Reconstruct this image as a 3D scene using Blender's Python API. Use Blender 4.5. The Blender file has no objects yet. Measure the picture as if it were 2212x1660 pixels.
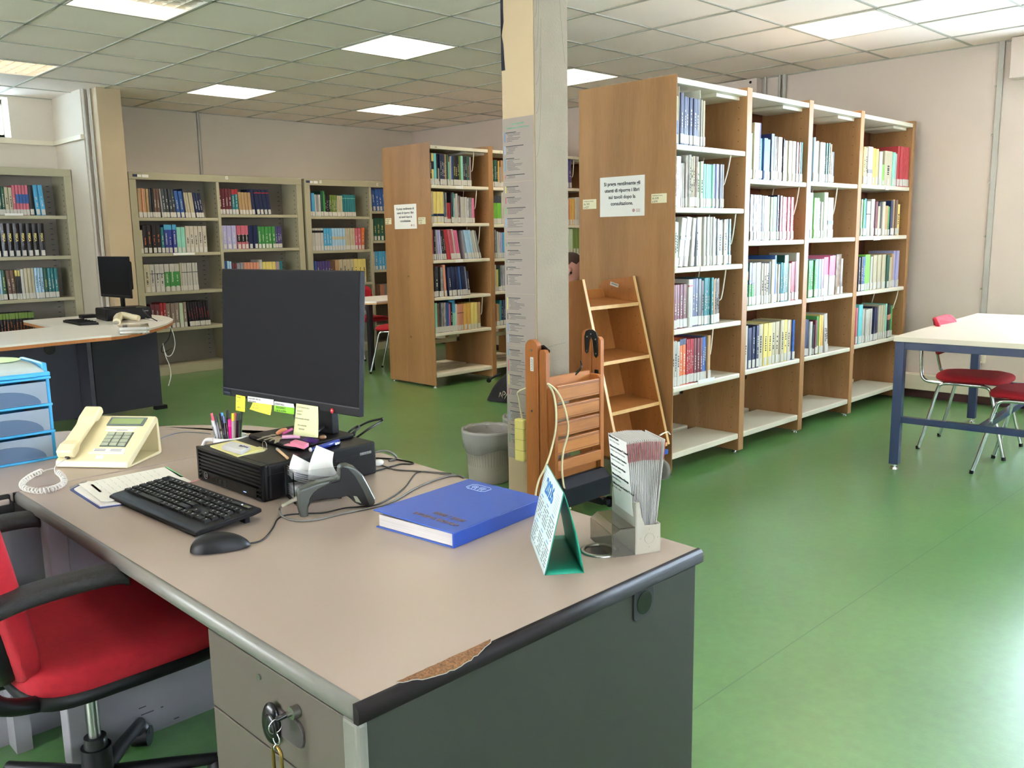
import bpy, bmesh, math, random
from mathutils import Vector, Matrix
random.seed(7)
SC = bpy.context.scene
COL = SC.collection
# ------------------------------------------------------------ camera
CAM = Vector((-3.19686, -4.36450, 1.35))
FW = Vector((0.692945, 0.702094, -0.163985)); RT = Vector((0.709740, -0.704277, -0.016204)); UP = Vector((0.126867, 0.105158, 0.986330))
FPX = 1905.494
cd = bpy.data.cameras.new('camera'); cam = bpy.data.objects.new('camera', cd); COL.objects.link(cam)
cd.sensor_width = 36; cd.lens = 36 * FPX / 2212; cd.clip_start = 0.05; cd.clip_end = 200
R = Matrix((RT, UP, -FW)).transposed().to_4x4()
cam.matrix_world = Matrix.Translation(CAM) @ R
SC.camera = cam
# ------------------------------------------------------------ colour management
vs = SC.view_settings
vs.view_transform = 'Standard'; vs.look = 'None'; vs.gamma = 1.0; vs.use_curve_mapping = False
vs.exposure = 0.6
# ------------------------------------------------------------ world (daylight outside the windows)
W = bpy.data.worlds.new('daylight'); SC.world = W; W.use_nodes = True
bg = W.node_tree.nodes['Background']
bg.inputs[0].default_value = (0.72, 0.86, 1.0, 1); bg.inputs[1].default_value = 5.0
CEIL = 2.719; XR = 4.2; YB = 4.9; XL = -7.2; YF = -8.0; TILE = 0.625
def area(name, loc, size, sizey, rot, power, col):
    l = bpy.data.lights.new(name, 'AREA'); l.shape = 'RECTANGLE'; l.size = size; l.size_y = sizey; l.energy = power; l.color = col
    o = bpy.data.objects.new(name, l); COL.objects.link(o); o.location = loc; o.rotation_euler = rot
    return o
# daylight through the right-hand and high back windows, plus two added lights
area('daylight_right_window', (XR + 0.5, -4.1, 1.55), 1.5, 3.5, (0, math.radians(112), 0), 720, (0.74, 0.85, 1.0))
area('added_left_daylight', (XL - 0.5, -1.6, 1.35), 1.6, 5.4, (0, math.radians(-124), 0), 480, (1.0, 0.92, 0.88))  # unseen source, added and tilted up to brighten ceiling and left-facing sides
area('daylight_back_window', (-1.75, YB + 0.40, 2.5), 2.4, 0.36, (math.radians(-96), 0, 0), 330, (0.62, 0.82, 1.0))
area('added_front_daylight', (-2.4, YF - 0.5, 1.3), 5.0, 1.5, (math.radians(122), 0, 0), 260, (0.95, 0.95, 1.0))  # unseen source behind the viewpoint, added to lift the ceiling
LAMP_STRENGTH = 9.5

# ------------------------------------------------------------ pixel helpers: a photo pixel meets a plane of the room
def ray(px, py): return FW + RT * ((px - 1106) / FPX) - UP * ((py - 830) / FPX)
def gz(px, py, z): d = ray(px, py); return CAM + d * ((z - CAM.z) / d.z)
def gx(px, py, x): d = ray(px, py); return CAM + d * ((x - CAM.x) / d.x)
def gy(px, py, y): d = ray(px, py); return CAM + d * ((y - CAM.y) / d.y)

# ------------------------------------------------------------ materials
MATS = {}
def lin(h):
    h = h.lstrip('#'); c = [int(h[i:i + 2], 16) / 255 for i in (0, 2, 4)]
    return tuple((v / 12.92 if v <= 0.04045 else ((v + 0.055) / 1.055) ** 2.4) for v in c) + (1,)
def mat(name, hexc, rough=0.5, metal=0.0, var=0.06, scale=8.0, bump=0.0, bscale=200.0, stretch=None, spec=0.5, alpha=None, trans=0.0, emit=0.0, coat=0.0):
    if name in MATS: return MATS[name]
    m = bpy.data.materials.new(name); m.use_nodes = True; nt = m.node_tree; N = nt.nodes; L = nt.links
    b = N['Principled BSDF']; b.inputs['Roughness'].default_value = rough; b.inputs['Metallic'].default_value = metal
    b.inputs['Specular IOR Level'].default_value = spec
    c = lin(hexc)
    tc = N.new('ShaderNodeTexCoord'); mp = N.new('ShaderNodeMapping'); L.new(tc.outputs['Object'], mp.inputs['Vector'])
    if stretch: mp.inputs['Scale'].default_value = stretch
    nz = N.new('ShaderNodeTexNoise'); nz.inputs['Scale'].default_value = scale; nz.inputs['Detail'].default_value = 4
    L.new(mp.outputs[0], nz.inputs['Vector'])
    rp = N.new('ShaderNodeValToRGB'); L.new(nz.outputs['Fac'], rp.inputs['Fac'])
    rp.color_ramp.elements[0].position = 0.3; rp.color_ramp.elements[1].position = 0.7
    rp.color_ramp.elements[0].color = tuple(v * (1 - var) for v in c[:3]) + (1,)
    rp.color_ramp.elements[1].color = tuple(min(1, v * (1 + var)) for v in c[:3]) + (1,)
    L.new(rp.outputs['Color'], b.inputs['Base Color'])
    if bump:
        n2 = N.new('ShaderNodeTexNoise'); n2.inputs['Scale'].default_value = bscale; L.new(mp.outputs[0], n2.inputs['Vector'])
        bp = N.new('ShaderNodeBump'); bp.inputs['Strength'].default_value = bump; bp.inputs['Distance'].default_value = 0.002
        L.new(n2.outputs['Fac'], bp.inputs['Height']); L.new(bp.outputs['Normal'], b.inputs['Normal'])
    if trans: b.inputs['Transmission Weight'].default_value = trans; b.inputs['IOR'].default_value = 1.2
    if coat: b.inputs['Coat Weight'].default_value = coat; b.inputs['Coat Roughness'].default_value = 0.15
    if alpha is not None: b.inputs['Alpha'].default_value = alpha
    if emit: b.inputs['Emission Color'].default_value = c; b.inputs['Emission Strength'].default_value = emit
    MATS[name] = m; return m
def wood(name, hexc, hex2, rough=0.42, axis='z', sc=1.0):
    if name in MATS: return MATS[name]
    m = bpy.data.materials.new(name); m.use_nodes = True; nt = m.node_tree; N = nt.nodes; L = nt.links
    b = N['Principled BSDF']; b.inputs['Roughness'].default_value = rough; b.inputs['Specular IOR Level'].default_value = 0.4
    tc = N.new('ShaderNodeTexCoord'); mp = N.new('ShaderNodeMapping'); L.new(tc.outputs['Object'], mp.inputs['Vector'])
    s = {'z': (5, 5, 0.5), 'x': (0.5, 5, 5), 'y': (5, 0.5, 5)}[axis]; mp.inputs['Scale'].default_value = tuple(v * sc for v in s)
    n1 = N.new('ShaderNodeTexNoise'); n1.inputs['Scale'].default_value = 1.2; n1.inputs['Detail'].default_value = 3; n1.inputs['Distortion'].default_value = 0.6
    n2 = N.new('ShaderNodeTexNoise'); n2.inputs['Scale'].default_value = 22; n2.inputs['Detail'].default_value = 2
    L.new(mp.outputs[0], n1.inputs['Vector']); L.new(mp.outputs[0], n2.inputs['Vector'])
    mx = N.new('ShaderNodeMath'); mx.operation = 'MULTIPLY_ADD'; mx.inputs[1].default_value = 0.35; L.new(n2.outputs['Fac'], mx.inputs[0]); L.new(n1.outputs['Fac'], mx.inputs[2])
    rp = N.new('ShaderNodeValToRGB'); rp.color_ramp.elements[0].position = 0.45; rp.color_ramp.elements[1].position = 0.85
    rp.color_ramp.elements[0].color = lin(hexc); rp.color_ramp.elements[1].color = lin(hex2)
    L.new(mx.outputs[0], rp.inputs['Fac']); L.new(rp.outputs['Color'], b.inputs['Base Color'])
    MATS[name] = m; return m

# ------------------------------------------------------------ mesh builder
class MB:
    def __init__(s, *mats): s.V = []; s.F = []; s.I = []; s.S = []; s.mats = list(mats); s.T = Matrix.Identity(4)
    def mi(s, m):
        if m is None: return 0
        if isinstance(m, int): return m
        if m not in s.mats: s.mats.append(m)
        return s.mats.index(m)
    def add(s, vs, fs, m=None, smooth=False):
        k = len(s.V); i = s.mi(m)
        s.V += [s.T @ Vector(v) for v in vs]
        for f in fs: s.F.append([k + j for j in f]); s.I.append(i); s.S.append(smooth)
        return s
    def box(s, a, b, m=None):
        x0, y0, z0 = [min(a[i], b[i]) for i in range(3)]; x1, y1, z1 = [max(a[i], b[i]) for i in range(3)]
        return s.add([(x0, y0, z0), (x1, y0, z0), (x1, y1, z0), (x0, y1, z0), (x0, y0, z1), (x1, y0, z1), (x1, y1, z1), (x0, y1, z1)],
                     [(0, 3, 2, 1), (4, 5, 6, 7), (0, 1, 5, 4), (1, 2, 6, 5), (2, 3, 7, 6), (3, 0, 4, 7)], m)
    def cbox(s, c, d, m=None): return s.box([c[i] - d[i] / 2 for i in range(3)], [c[i] + d[i] / 2 for i in range(3)], m)
    def prism(s, poly, fn, a, b, m=None, smooth=False):
        # poly: 2-D outline; fn(u, v, w) -> 3-D; extruded from w=a to w=b
        n = len(poly); vs = [fn(u, v, a) for u, v in poly] + [fn(u, v, b) for u, v in poly]
        fs = [tuple(range(n - 1, -1, -1)), tuple(range(n, 2 * n))]
        s.add(vs, fs, m)
        k = len(s.V) - 2 * n; i = s.mi(m)
        for j in range(n): s.F.append([k + j, k + (j + 1) % n, k + n + (j + 1) % n, k + n + j]); s.I.append(i); s.S.append(smooth)
        return s
    def px(s, poly, a, b, m=None, smooth=False): return s.prism(poly, lambda u, v, w: (w, u, v), a, b, m, smooth)
    def py(s, poly, a, b, m=None, smooth=False): return s.prism(poly, lambda u, v, w: (u, w, v), a, b, m, smooth)
    def pz(s, poly, a, b, m=None, smooth=False): return s.prism(poly, lambda u, v, w: (u, v, w), a, b, m, smooth)
    def cyl(s, p0, p1, r0, r1=None, n=20, m=None, caps=True):
        r1 = r0 if r1 is None else r1
        p0 = Vector(p0); p1 = Vector(p1); d = (p1 - p0).normalized()
        u = d.cross(Vector((0, 0, 1)));  u = Vector((1, 0, 0)) if u.length < 1e-4 else u.normalized(); v = d.cross(u)
        vs = []
        for p, r in ((p0, r0), (p1, r1)):
            for i in range(n): a = 2 * math.pi * i / n; vs.append(p + u * (r * math.cos(a)) + v * (r * math.sin(a)))
        s.add(vs, [(i, (i + 1) % n, n + (i + 1) % n, n + i) for i in range(n)], m, True)
        if caps: s.add(vs, [tuple(range(n - 1, -1, -1)), tuple(range(n, 2 * n))], m)
        return s
    def lathe(s, prof, c=(0, 0, 0), n=32, m=None, axis='z', sx=1, sy=1):
        vs = []; c = Vector(c)
        for r, h in prof:
            for i in range(n):
                a = 2 * math.pi * i / n; p = (r * math.cos(a) * sx, r * math.sin(a) * sy, h)
                if axis == 'x': p = (h, p[0], p[1])
                if axis == 'y': p = (p[0], h, p[1])
                vs.append(c + Vector(p))
        fs = []
        for k in range(len(prof) - 1):
            for i in range(n): fs.append((k * n + i, k * n + (i + 1) % n, (k + 1) * n + (i + 1) % n, (k + 1) * n + i))
        return s.add(vs, fs, m, True)
    def tube(s, pts, r, n=10, m=None, caps=True, closed=False):
        pts = [Vector(p) for p in pts]; N = len(pts); rr = r if isinstance(r, (list, tuple)) else [r] * N
        vs = []; up = None
        for i, p in enumerate(pts):
            if closed: d = pts[(i + 1) % N] - pts[i - 1]
            else: d = (pts[min(i + 1, N - 1)] - pts[max(i - 1, 0)])
            d.normalize()
            if up is None:
                up = d.cross(Vector((0, 0, 1)));
                if up.length < 1e-3: up = d.cross(Vector((1, 0, 0)))
            up = (up - d * up.dot(d)).normalized(); w = d.cross(up)
            for k in range(n): a = 2 * math.pi * k / n; vs.append(p + up * (rr[i] * math.cos(a)) + w * (rr[i] * math.sin(a)))
        fs = []
        for i in range(N if closed else N - 1):
            j = (i + 1) % N
            for k in range(n): fs.append((i * n + k, i * n + (k + 1) % n, j * n + (k + 1) % n, j * n + k))
        s.add(vs, fs, m, True)
        if caps and not closed: s.add(vs, [tuple(range(n - 1, -1, -1)), tuple(range((N - 1) * n, N * n))], m)
        return s
    def ellip(s, c, r, n=20, k=12, m=None, pw=1.0):
        vs = []; c = Vector(c); f = lambda t: math.copysign(abs(t) ** pw, t)
        for j in range(k + 1):
            ph = -math.pi / 2 + math.pi * j / k
            for i in range(n):
                a = 2 * math.pi * i / n
                vs.append(c + Vector((r[0] * f(math.cos(ph)) * f(math.cos(a)), r[1] * f(math.cos(ph)) * f(math.sin(a)), r[2] * f(math.sin(ph)))))
        return s.add(vs, [(j * n + i, j * n + (i + 1) % n, (j + 1) * n + (i + 1) % n, (j + 1) * n + i) for j in range(k) for i in range(n)], m, True)
    def build(s, name, m=None, parent=None, bevel=0, seg=2, subsurf=0, solid=0):
        if m is not None:
            if not s.mats: s.mats = [m]
            elif m not in s.mats: s.mats.insert(0, m) if False else None
        if not s.mats: s.mats = [mat('plain_grey', '#808080')]
        me = bpy.data.meshes.new(name); vs = s.V
        if parent is not None:
            inv = WM(parent).inverted(); vs = [inv @ v for v in vs]
        me.from_pydata([tuple(v) for v in vs], [], s.F)
        for q in s.mats: me.materials.append(q)
        me.polygons.foreach_set('material_index', s.I); me.polygons.foreach_set('use_smooth', s.S)
        bmx = bmesh.new(); bmx.from_mesh(me); bmesh.ops.remove_doubles(bmx, verts=bmx.verts, dist=1e-6) if subsurf or bevel else None
        bmesh.ops.recalc_face_normals(bmx, faces=bmx.faces); bmx.to_mesh(me); bmx.free()
        me.update()
        o = bpy.data.objects.new(name, me); COL.objects.link(o)
        if parent is not None: o.parent = parent; o['_w'] = 0; del o['_w']
        if solid: md = o.modifiers.new('solid', 'SOLIDIFY'); md.thickness = solid; md.offset = 0
        if bevel:
            md = o.modifiers.new('bevel', 'BEVEL'); md.width = bevel; md.segments = seg; md.limit_method = 'ANGLE'; md.angle_limit = math.radians(40)
            for p in me.polygons: p.use_smooth = False
        if subsurf: md = o.modifiers.new('sub', 'SUBSURF'); md.levels = subsurf; md.render_levels = subsurf
        return o
def WM(o):
    m = o.matrix_basis.copy() if o.type != 'EMPTY' else Matrix.LocRotScale(o.location, o.rotation_euler, o.scale)
    return WM(o.parent) @ m if o.parent else m
def B(*mats): return MB(*mats)
def thing(name, label, cat, loc=(0, 0, 0), rz=0, group=None):
    o = bpy.data.objects.new(name, None); COL.objects.link(o); o.empty_display_size = 0.05
    o.location = loc; o.rotation_euler = (0, 0, rz); o['label'] = label; o['category'] = cat
    if group: o['group'] = group
    return o
def tag(o, label, cat, group=None):
    o['label'] = label; o['category'] = cat
    if group: o['group'] = group
    return o
def lab(o, label): o['label'] = label; return o
def struct(o): o['kind'] = 'structure'; return o
FONT_CACHE = {}
def text(s, size, origin, xdir, ydir, m, name, parent, depth=0.0004, align='LEFT', shear=0.0, bold=0.0, xs=1.0):
    cu = bpy.data.curves.new('t', 'FONT'); cu.body = s; cu.size = size; cu.align_x = align; cu.extrude = depth; cu.shear = shear; cu.offset = bold; cu.resolution_u = 3
    to = bpy.data.objects.new('t', cu); COL.objects.link(to)
    dg = bpy.context.evaluated_depsgraph_get(); me = bpy.data.meshes.new_from_object(to.evaluated_get(dg))
    bpy.data.objects.remove(to); bpy.data.curves.remove(cu)
    X = Vector(xdir).normalized(); Y = Vector(ydir).normalized(); Z = X.cross(Y)
    M4 = Matrix((X * xs, Y, Z)).transposed().to_4x4(); M4.translation = Vector(origin)
    if parent is not None: M4 = WM(parent).inverted() @ M4
    me.transform(M4); me.materials.clear(); me.materials.append(m)
    o = bpy.data.objects.new(name, me); COL.objects.link(o)
    if parent is not None: o.parent = parent
    return o
def rot_about(p, axis, ang):
    p = Vector(p); return Matrix.Translation(p) @ Matrix.Rotation(ang, 4, axis) @ Matrix.Translation(-p)
def sub(child, parent):
    # child mesh built in world coordinates while parentless
    child.data.transform(WM(parent).inverted()); child.parent = parent; return child
def smooth_pts(pts, n=6):
    # Catmull-Rom
    P = [Vector(p) for p in pts]; out = []
    for i in range(len(P) - 1):
        p0 = P[max(i - 1, 0)]; p1 = P[i]; p2 = P[i + 1]; p3 = P[min(i + 2, len(P) - 1)]
        for k in range(n):
            t = k / n
            out.append(0.5 * ((2 * p1) + (p2 - p0) * t + (2 * p0 - 5 * p1 + 4 * p2 - p3) * t * t + (3 * p1 - p0 - 3 * p2 + p3) * t ** 3))
    out.append(P[-1]); return out
def rrect(x0, y0, x1, y1, r, n=5):
    out = []
    for cx, cy, a0 in ((x1 - r, y1 - r, 0), (x0 + r, y1 - r, 90), (x0 + r, y0 + r, 180), (x1 - r, y0 + r, 270)):
        for i in range(n + 1): a = math.radians(a0 + 90 * i / n); out.append((cx + r * math.cos(a), cy + r * math.sin(a)))
    return out

# common materials
BEECH = wood('beech_laminate', '#87603A', '#A2774C'); BEECH_E = wood('beech_edge', '#C99D62', '#D8B07A')
BEECHX = wood('beech_laminate_across', '#936840', '#AB7A4C', axis='x')
TEAK = wood('oiled_teak', '#84491C', '#A4622E', 0.42); TEAKX = wood('oiled_teak_across', '#8E5424', '#AE6E38', 0.42, 'x')
SHELFW = mat('white_lacquered_steel', '#DAD2BD', 0.38, var=0.02)
GREIGE = mat('greige_lacquered_steel', '#A9A287', 0.45, var=0.03)
GREIGE_B = mat('greige_steel_back_panel', '#7E766A', 0.6, var=0.04)
CHROME = mat('chrome', '#C8CCCC', 0.12, 1.0, var=0.02)
STEEL = mat('brushed_steel', '#A0A09C', 0.3, 1.0, var=0.03)
BLACKP = mat('black_plastic', '#0F0E12', 0.45, spec=0.3, var=0.05, bump=0.05, bscale=900)
BLACKG = mat('glossy_black_plastic', '#0A090D', 0.25)
DARKG = mat('dark_grey_plastic', '#1E1C20', 0.5)
WHITEP = mat('white_paper', '#ECE8E2', 0.7, var=0.02)
INK = mat('black_ink', '#20202A', 0.7)
LABELP = mat('spine_label_paper', '#C6C2B8', 0.6, var=0.03)
PAGES = mat('page_block_paper', '#D9D0B8', 0.8, var=0.05)
RED_F = mat('red_fabric', '#A50E20', 0.9, var=0.10, scale=60, bump=0.5, bscale=900)
GREENTAPE = mat('green_ink', '#3E9A78', 0.7)
# ============================================================ room shell
FLOORM = bpy.data.materials.new('green_linoleum'); FLOORM.use_nodes = True
nt = FLOORM.node_tree; N = nt.nodes; L = nt.links; b = N['Principled BSDF']
tc = N.new('ShaderNodeTexCoord')
n1 = N.new('ShaderNodeTexNoise'); n1.inputs['Scale'].default_value = 0.9; n1.inputs['Detail'].default_value = 5; n1.inputs['Roughness'].default_value = 0.65
n2 = N.new('ShaderNodeTexNoise'); n2.inputs['Scale'].default_value = 28; n2.inputs['Detail'].default_value = 6
L.new(tc.outputs['Object'], n1.inputs['Vector']); L.new(tc.outputs['Object'], n2.inputs['Vector'])
r1 = N.new('ShaderNodeValToRGB'); r1.color_ramp.elements[0].position = 0.3; r1.color_ramp.elements[1].position = 0.75
r1.color_ramp.elements[0].color = lin('#467538'); r1.color_ramp.elements[1].color = lin('#5C8D4C')
L.new(n1.outputs['Fac'], r1.inputs['Fac'])
r2 = N.new('ShaderNodeValToRGB'); r2.color_ramp.elements[0].position = 0.35; r2.color_ramp.elements[1].position = 0.7
r2.color_ramp.elements[0].color = (0.9, 0.9, 0.9, 1); r2.color_ramp.elements[1].color = (1.05, 1.05, 1.05, 1)
L.new(n2.outputs['Fac'], r2.inputs['Fac'])
mx = N.new('ShaderNodeMixRGB'); mx.blend_type = 'MULTIPLY'; mx.inputs['Fac'].default_value = 1
L.new(r1.outputs['Color'], mx.inputs['Color1']); L.new(r2.outputs['Color'], mx.inputs['Color2'])
# welded sheet seams every 2 m
sp = N.new('ShaderNodeSeparateXYZ'); L.new(tc.outputs['Object'], sp.inputs[0])
ma = N.new('ShaderNodeMath'); ma.operation = 'ADD'; ma.inputs[1].default_value = 50.55; L.new(sp.outputs['Y'], ma.inputs[0])
mm = N.new('ShaderNodeMath'); mm.operation = 'MODULO'; mm.inputs[1].default_value = 1.9; L.new(ma.outputs[0], mm.inputs[0])
ml = N.new('ShaderNodeMath'); ml.operation = 'LESS_THAN'; ml.inputs[1].default_value = 0.004; L.new(mm.outputs[0], ml.inputs[0])
mx2 = N.new('ShaderNodeMixRGB'); L.new(ml.outputs[0], mx2.inputs['Fac']); L.new(mx.outputs[0], mx2.inputs['Color1']); mx2.inputs['Color2'].default_value = lin('#2B5F30')
L.new(mx2.outputs[0], b.inputs['Base Color'])
n3 = N.new('ShaderNodeTexNoise'); n3.inputs['Scale'].default_value = 3; n3.inputs['Detail'].default_value = 5; L.new(tc.outputs['Object'], n3.inputs['Vector'])
r3 = N.new('ShaderNodeMapRange'); r3.inputs['To Min'].default_value = 0.27; r3.inputs['To Max'].default_value = 0.42; L.new(n3.outputs['Fac'], r3.inputs['Value'])
L.new(r3.outputs[0], b.inputs['Roughness']); b.inputs['Coat Weight'].default_value = 0.6; b.inputs['Coat Roughness'].default_value = 0.3; b.inputs['Coat IOR'].default_value = 1.6; b.inputs['Specular IOR Level'].default_value = 0.8
n4 = N.new('ShaderNodeTexNoise'); n4.inputs['Scale'].default_value = 120; n4.inputs['Detail'].default_value = 3; L.new(tc.outputs['Object'], n4.inputs['Vector'])
bp = N.new('ShaderNodeBump'); bp.inputs['Strength'].default_value = 0.12; bp.inputs['Distance'].default_value = 0.003; L.new(n4.outputs['Fac'], bp.inputs['Height']); L.new(bp.outputs[0], b.inputs['Normal'])

WALLM = mat('painted_plaster', '#C9BDAC', 0.8, var=0.05, scale=1.3, bump=0.15, bscale=60)
WALLR = mat('painted_plaster_right', '#CBBBAE', 0.8, var=0.05, scale=1.0, bump=0.12, bscale=60)
PILM = mat('pillar_plaster', '#8E7F6C', 0.85, var=0.07, scale=5, bump=0.8, bscale=90)
CREAM = mat('cream_plaster', '#AF9A7B', 0.8, var=0.04, scale=2, bump=0.1, bscale=70)
TILEM = mat('ceiling_tile', '#F4E6DC', 0.85, var=0.02, scale=2, bump=0.1, bscale=300)
TBAR = mat('ceiling_t_bar', '#A09D90', 0.4, var=0.03)
SKIRT = mat('dark_red_brown_skirting', '#54302E', 0.5)
LEDGE = mat('cream_duct_paint', '#D5C9B0', 0.5, var=0.03)

def wall_with_hole(name, axis, pos, thick, a0, a1, z0, z1, holes, m):
    o = B(m)
    def bx(u0, u1, w0, w1):
        if u1 - u0 < 1e-4 or w1 - w0 < 1e-4: return
        if axis == 'x': o.box((pos, u0, w0), (pos + thick, u1, w1))
        else: o.box((u0, pos, w0), (u1, pos + thick, w1))
    us = a0
    for (h0, h1, hz0, hz1) in sorted(holes):
        bx(us, h0, z0, z1); bx(h0, h1, z0, hz0); bx(h0, h1, hz1, z1); us = h1
    bx(us, a1, z0, z1)
    return struct(o.build(name))
f = B(FLOORM).box((XL - 0.3, YF - 0.3, -0.12), (XR + 0.3, YB + 0.3, 0)).build('floor'); struct(f)
wall_with_hole('wall_back', 'y', YB, 0.3, XL - 0.3, XR + 0.3, 0, CEIL + 0.2, [(-3.0, -0.53, 2.34, 2.70)], WALLM)
wall_with_hole('wall_right', 'x', XR, 0.3, YF, YB, 0, CEIL + 0.2, [(-5.8, -2.48, 0.95, 2.42)], WALLR)
wall_with_hole('wall_left', 'x', XL - 0.3, 0.3, YF, YB, 0, CEIL + 0.2, [(-4.4, 1.2, 0.9, 2.55)], WALLM)
wall_with_hole('wall_front', 'y', YF - 0.3, 0.3, XL - 0.3, XR + 0.3, 0, CEIL + 0.2, [(-5.0, 0.2, 0.95, 2.45)], WALLM)
# ceiling tiles, holes at the recessed lights
LAMPS = [(1, 1), (1, 5), (4, 5), (4, 1), (4, -3), (-2, 1), (-2, 5), (1, -3), (-2, -3), (1, -7), (4, -7), (-2, -7), (-5, 1), (-5, -3), (-5, -7), (-5, 5)]
c = B(TILEM)
i0, i1 = int(XL / TILE) - 1, int(XR / TILE) + 1; j0, j1 = int(YF / TILE) - 1, int(YB / TILE) + 1
for i in range(i0, i1):
    for j in range(j0, j1):
        if (i, j) in LAMPS: continue
        x0, x1 = i * TILE, (i + 1) * TILE; y0, y1 = j * TILE, (j + 1) * TILE
        x1 = min(x1, XR); y1 = min(y1, YB)
        c.box((x0, y0, CEIL), (x1, y1, CEIL + 0.02))
struct(c.build('ceiling'))
o = B(TILEM).box((XL - 0.3, YF - 0.3, CEIL + 0.2), (XR + 0.3, YB + 0.3, CEIL + 0.3)); struct(o.build('ceiling'))
g = B(TBAR)
for i in range(i0, i1 + 1):
    x = i * TILE
    if XL < x < XR: g.box((x - 0.009, YF, CEIL - 0.006), (x + 0.009, YB, CEIL + 0.001))
for j in range(j0, j1 + 1):
    y = j * TILE
    if YF < y < YB: g.box((XL, y - 0.009, CEIL - 0.006), (XR, y + 0.009, CEIL + 0.001))
g.box((XR - 0.015, YF, CEIL - 0.008), (XR, YB, CEIL)); g.box((XL, YB - 0.015, CEIL - 0.008), (XR, YB, CEIL))
struct(g.build('trim_1'))
# windows
GLASS = mat('window_glass', '#EAF2F5', 0.02, trans=1.0, var=0.0, spec=0.3)
WFR = mat('white_window_frame', '#E4E4E0', 0.4, var=0.02)
def window(name, axis, pos, a0, a1, z0, z1, n):
    t = bpy.data.objects.new(name, None); COL.objects.link(t); struct(t)
    o = B(WFR); gl = B(GLASS)
    def bx(q, u0, u1, w0, w1, d0, d1):
        q.box((pos + d0, u0, w0), (pos + d1, u1, w1)) if axis == 'x' else q.box((u0, pos + d0, w0), (u1, pos + d1, w1))
    bx(o, a0, a1, z0, z0 + 0.04, 0.0, 0.06); bx(o, a0, a1, z1 - 0.04, z1, 0, 0.06)
    for k in range(n + 1):
        u = a0 + (a1 - a0 - 0.05) * k / n; bx(o, u, u + 0.05, z0, z1, 0, 0.06)
    bx(gl, a0 + .02, a1 - .02, z0 + .02, z1 - .02, 0.025, 0.033)
    o.build('window_frame', parent=t); gl.build('glass_pane', parent=t)
window('window_1', 'y', YB + 0.2, -3.0, -0.53, 2.34, 2.70, 3)
window('window_2', 'x', XR + 0.2, -5.8, -2.48, 0.95, 2.42, 3)
window('window_left_added', 'x', XL - 0.2, -4.4, 1.2, 0.9, 2.55, 4)  # unseen window, added to let the left fill light in
window('window_front_added', 'y', YF - 0.2, -5.0, 0.2, 0.95, 2.45, 4)  # unseen window, added to let the front fill light in
# right wall: shutter box, duct ledge, skirting, conduits
struct(B(WALLR).box((XR - 0.12, -6.2, 2.43), (XR, -2.175, CEIL - 0.005)).build('trim_2', bevel=0.004))
struct(B(LEDGE).box((XR - 0.10, YF, 0.075), (XR, YB, 0.20)).build('trim_3', bevel=0.006))
struct(B(SKIRT).box((XR - 0.012, YF, 0), (XR, YB, 0.075)).build('baseboard_right'))
struct(B(SKIRT).box((XL, YB - 0.012, 0), (-0.2, YB, 0.075)).build('baseboard_back'))
COND = mat('grey_steel_conduit', '#A9A59B', 0.45, 0.3, var=0.05)
q = B(COND).box((XR - 0.022, -2.105, 0.40), (XR, -2.065, CEIL))
for z in (0.9, 1.3, 1.7, 2.05, 2.4): q.cyl((XR - 0.03, -2.085 + .025, z), (XR - 0.02, -2.085 + .025, z), 0.008, n=10)
tag(q.build('wall_conduit', bevel=0.003), 'flat grey metal conduit running down the right wall behind the blue-legged table', 'conduit')
q = B(COND)
for y, r in ((-0.16, 0.013), (-0.30, 0.012), (-0.345, 0.02)): q.cyl((XR - 0.02, y, 2.0), (XR - 0.02, y, CEIL), r, n=10)
tag(q.build('wall_pipes'), 'three thin vertical pipes on the right wall above the second bay of the large bookcase', 'pipes')
q = B(WALLR).box((XR - 0.10, -0.12, 2.52), (XR, 1.2, CEIL - 0.008))
q.cyl((XR - 0.105, -0.06, 2.68), (XR - 0.10, -0.06, 2.68), 0.012, n=10, m=INK)
tag(q.build('wall_duct_box', bevel=0.004), 'long cream duct box high on the right wall under the ceiling', 'duct')
t = thing('wall_socket', 'cream double wall socket low on the right wall behind the blue-legged table', 'socket', (XR, -2.08, 0.36))
B(LEDGE).box((XR - 0.045, -2.125, 0.325), (XR, -2.04, 0.40)).build('socket_box', parent=t, bevel=0.005)
q = B(INK)
for dy in (-0.02, 0.018):
    for dz in (-0.014, 0, 0.014): q.cyl((XR - 0.0462, -2.082 + dy, 0.363 + dz), (XR - 0.0448, -2.082 + dy, 0.363 + dz), 0.0028, n=8)
q.build('socket_hole', parent=t)
B(COND).cyl((XR - 0.03, -2.082, 0.20), (XR - 0.03, -2.082, 0.325), 0.012, 0.018, n=12).build('cable_sleeve', parent=t)
q = B(COND).cyl((1.297, YB - 0.015, 2.0), (1.297, YB - 0.015, CEIL), 0.016, n=12)
tag(q.build('wall_conduit', bevel=0), 'vertical grey pipe on the back wall above the middle metal shelving', 'conduit')
# pier and column at left, pipes in front of it
struct(B(WALLM).box((-0.15, 4.15, 0), (0.05, YB, CEIL)).build('wall_pier'))
struct(B(CREAM).box((-0.085, 3.95, 0), (0.13, YB, CEIL)).build('wall_column', bevel=0.004))
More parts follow.
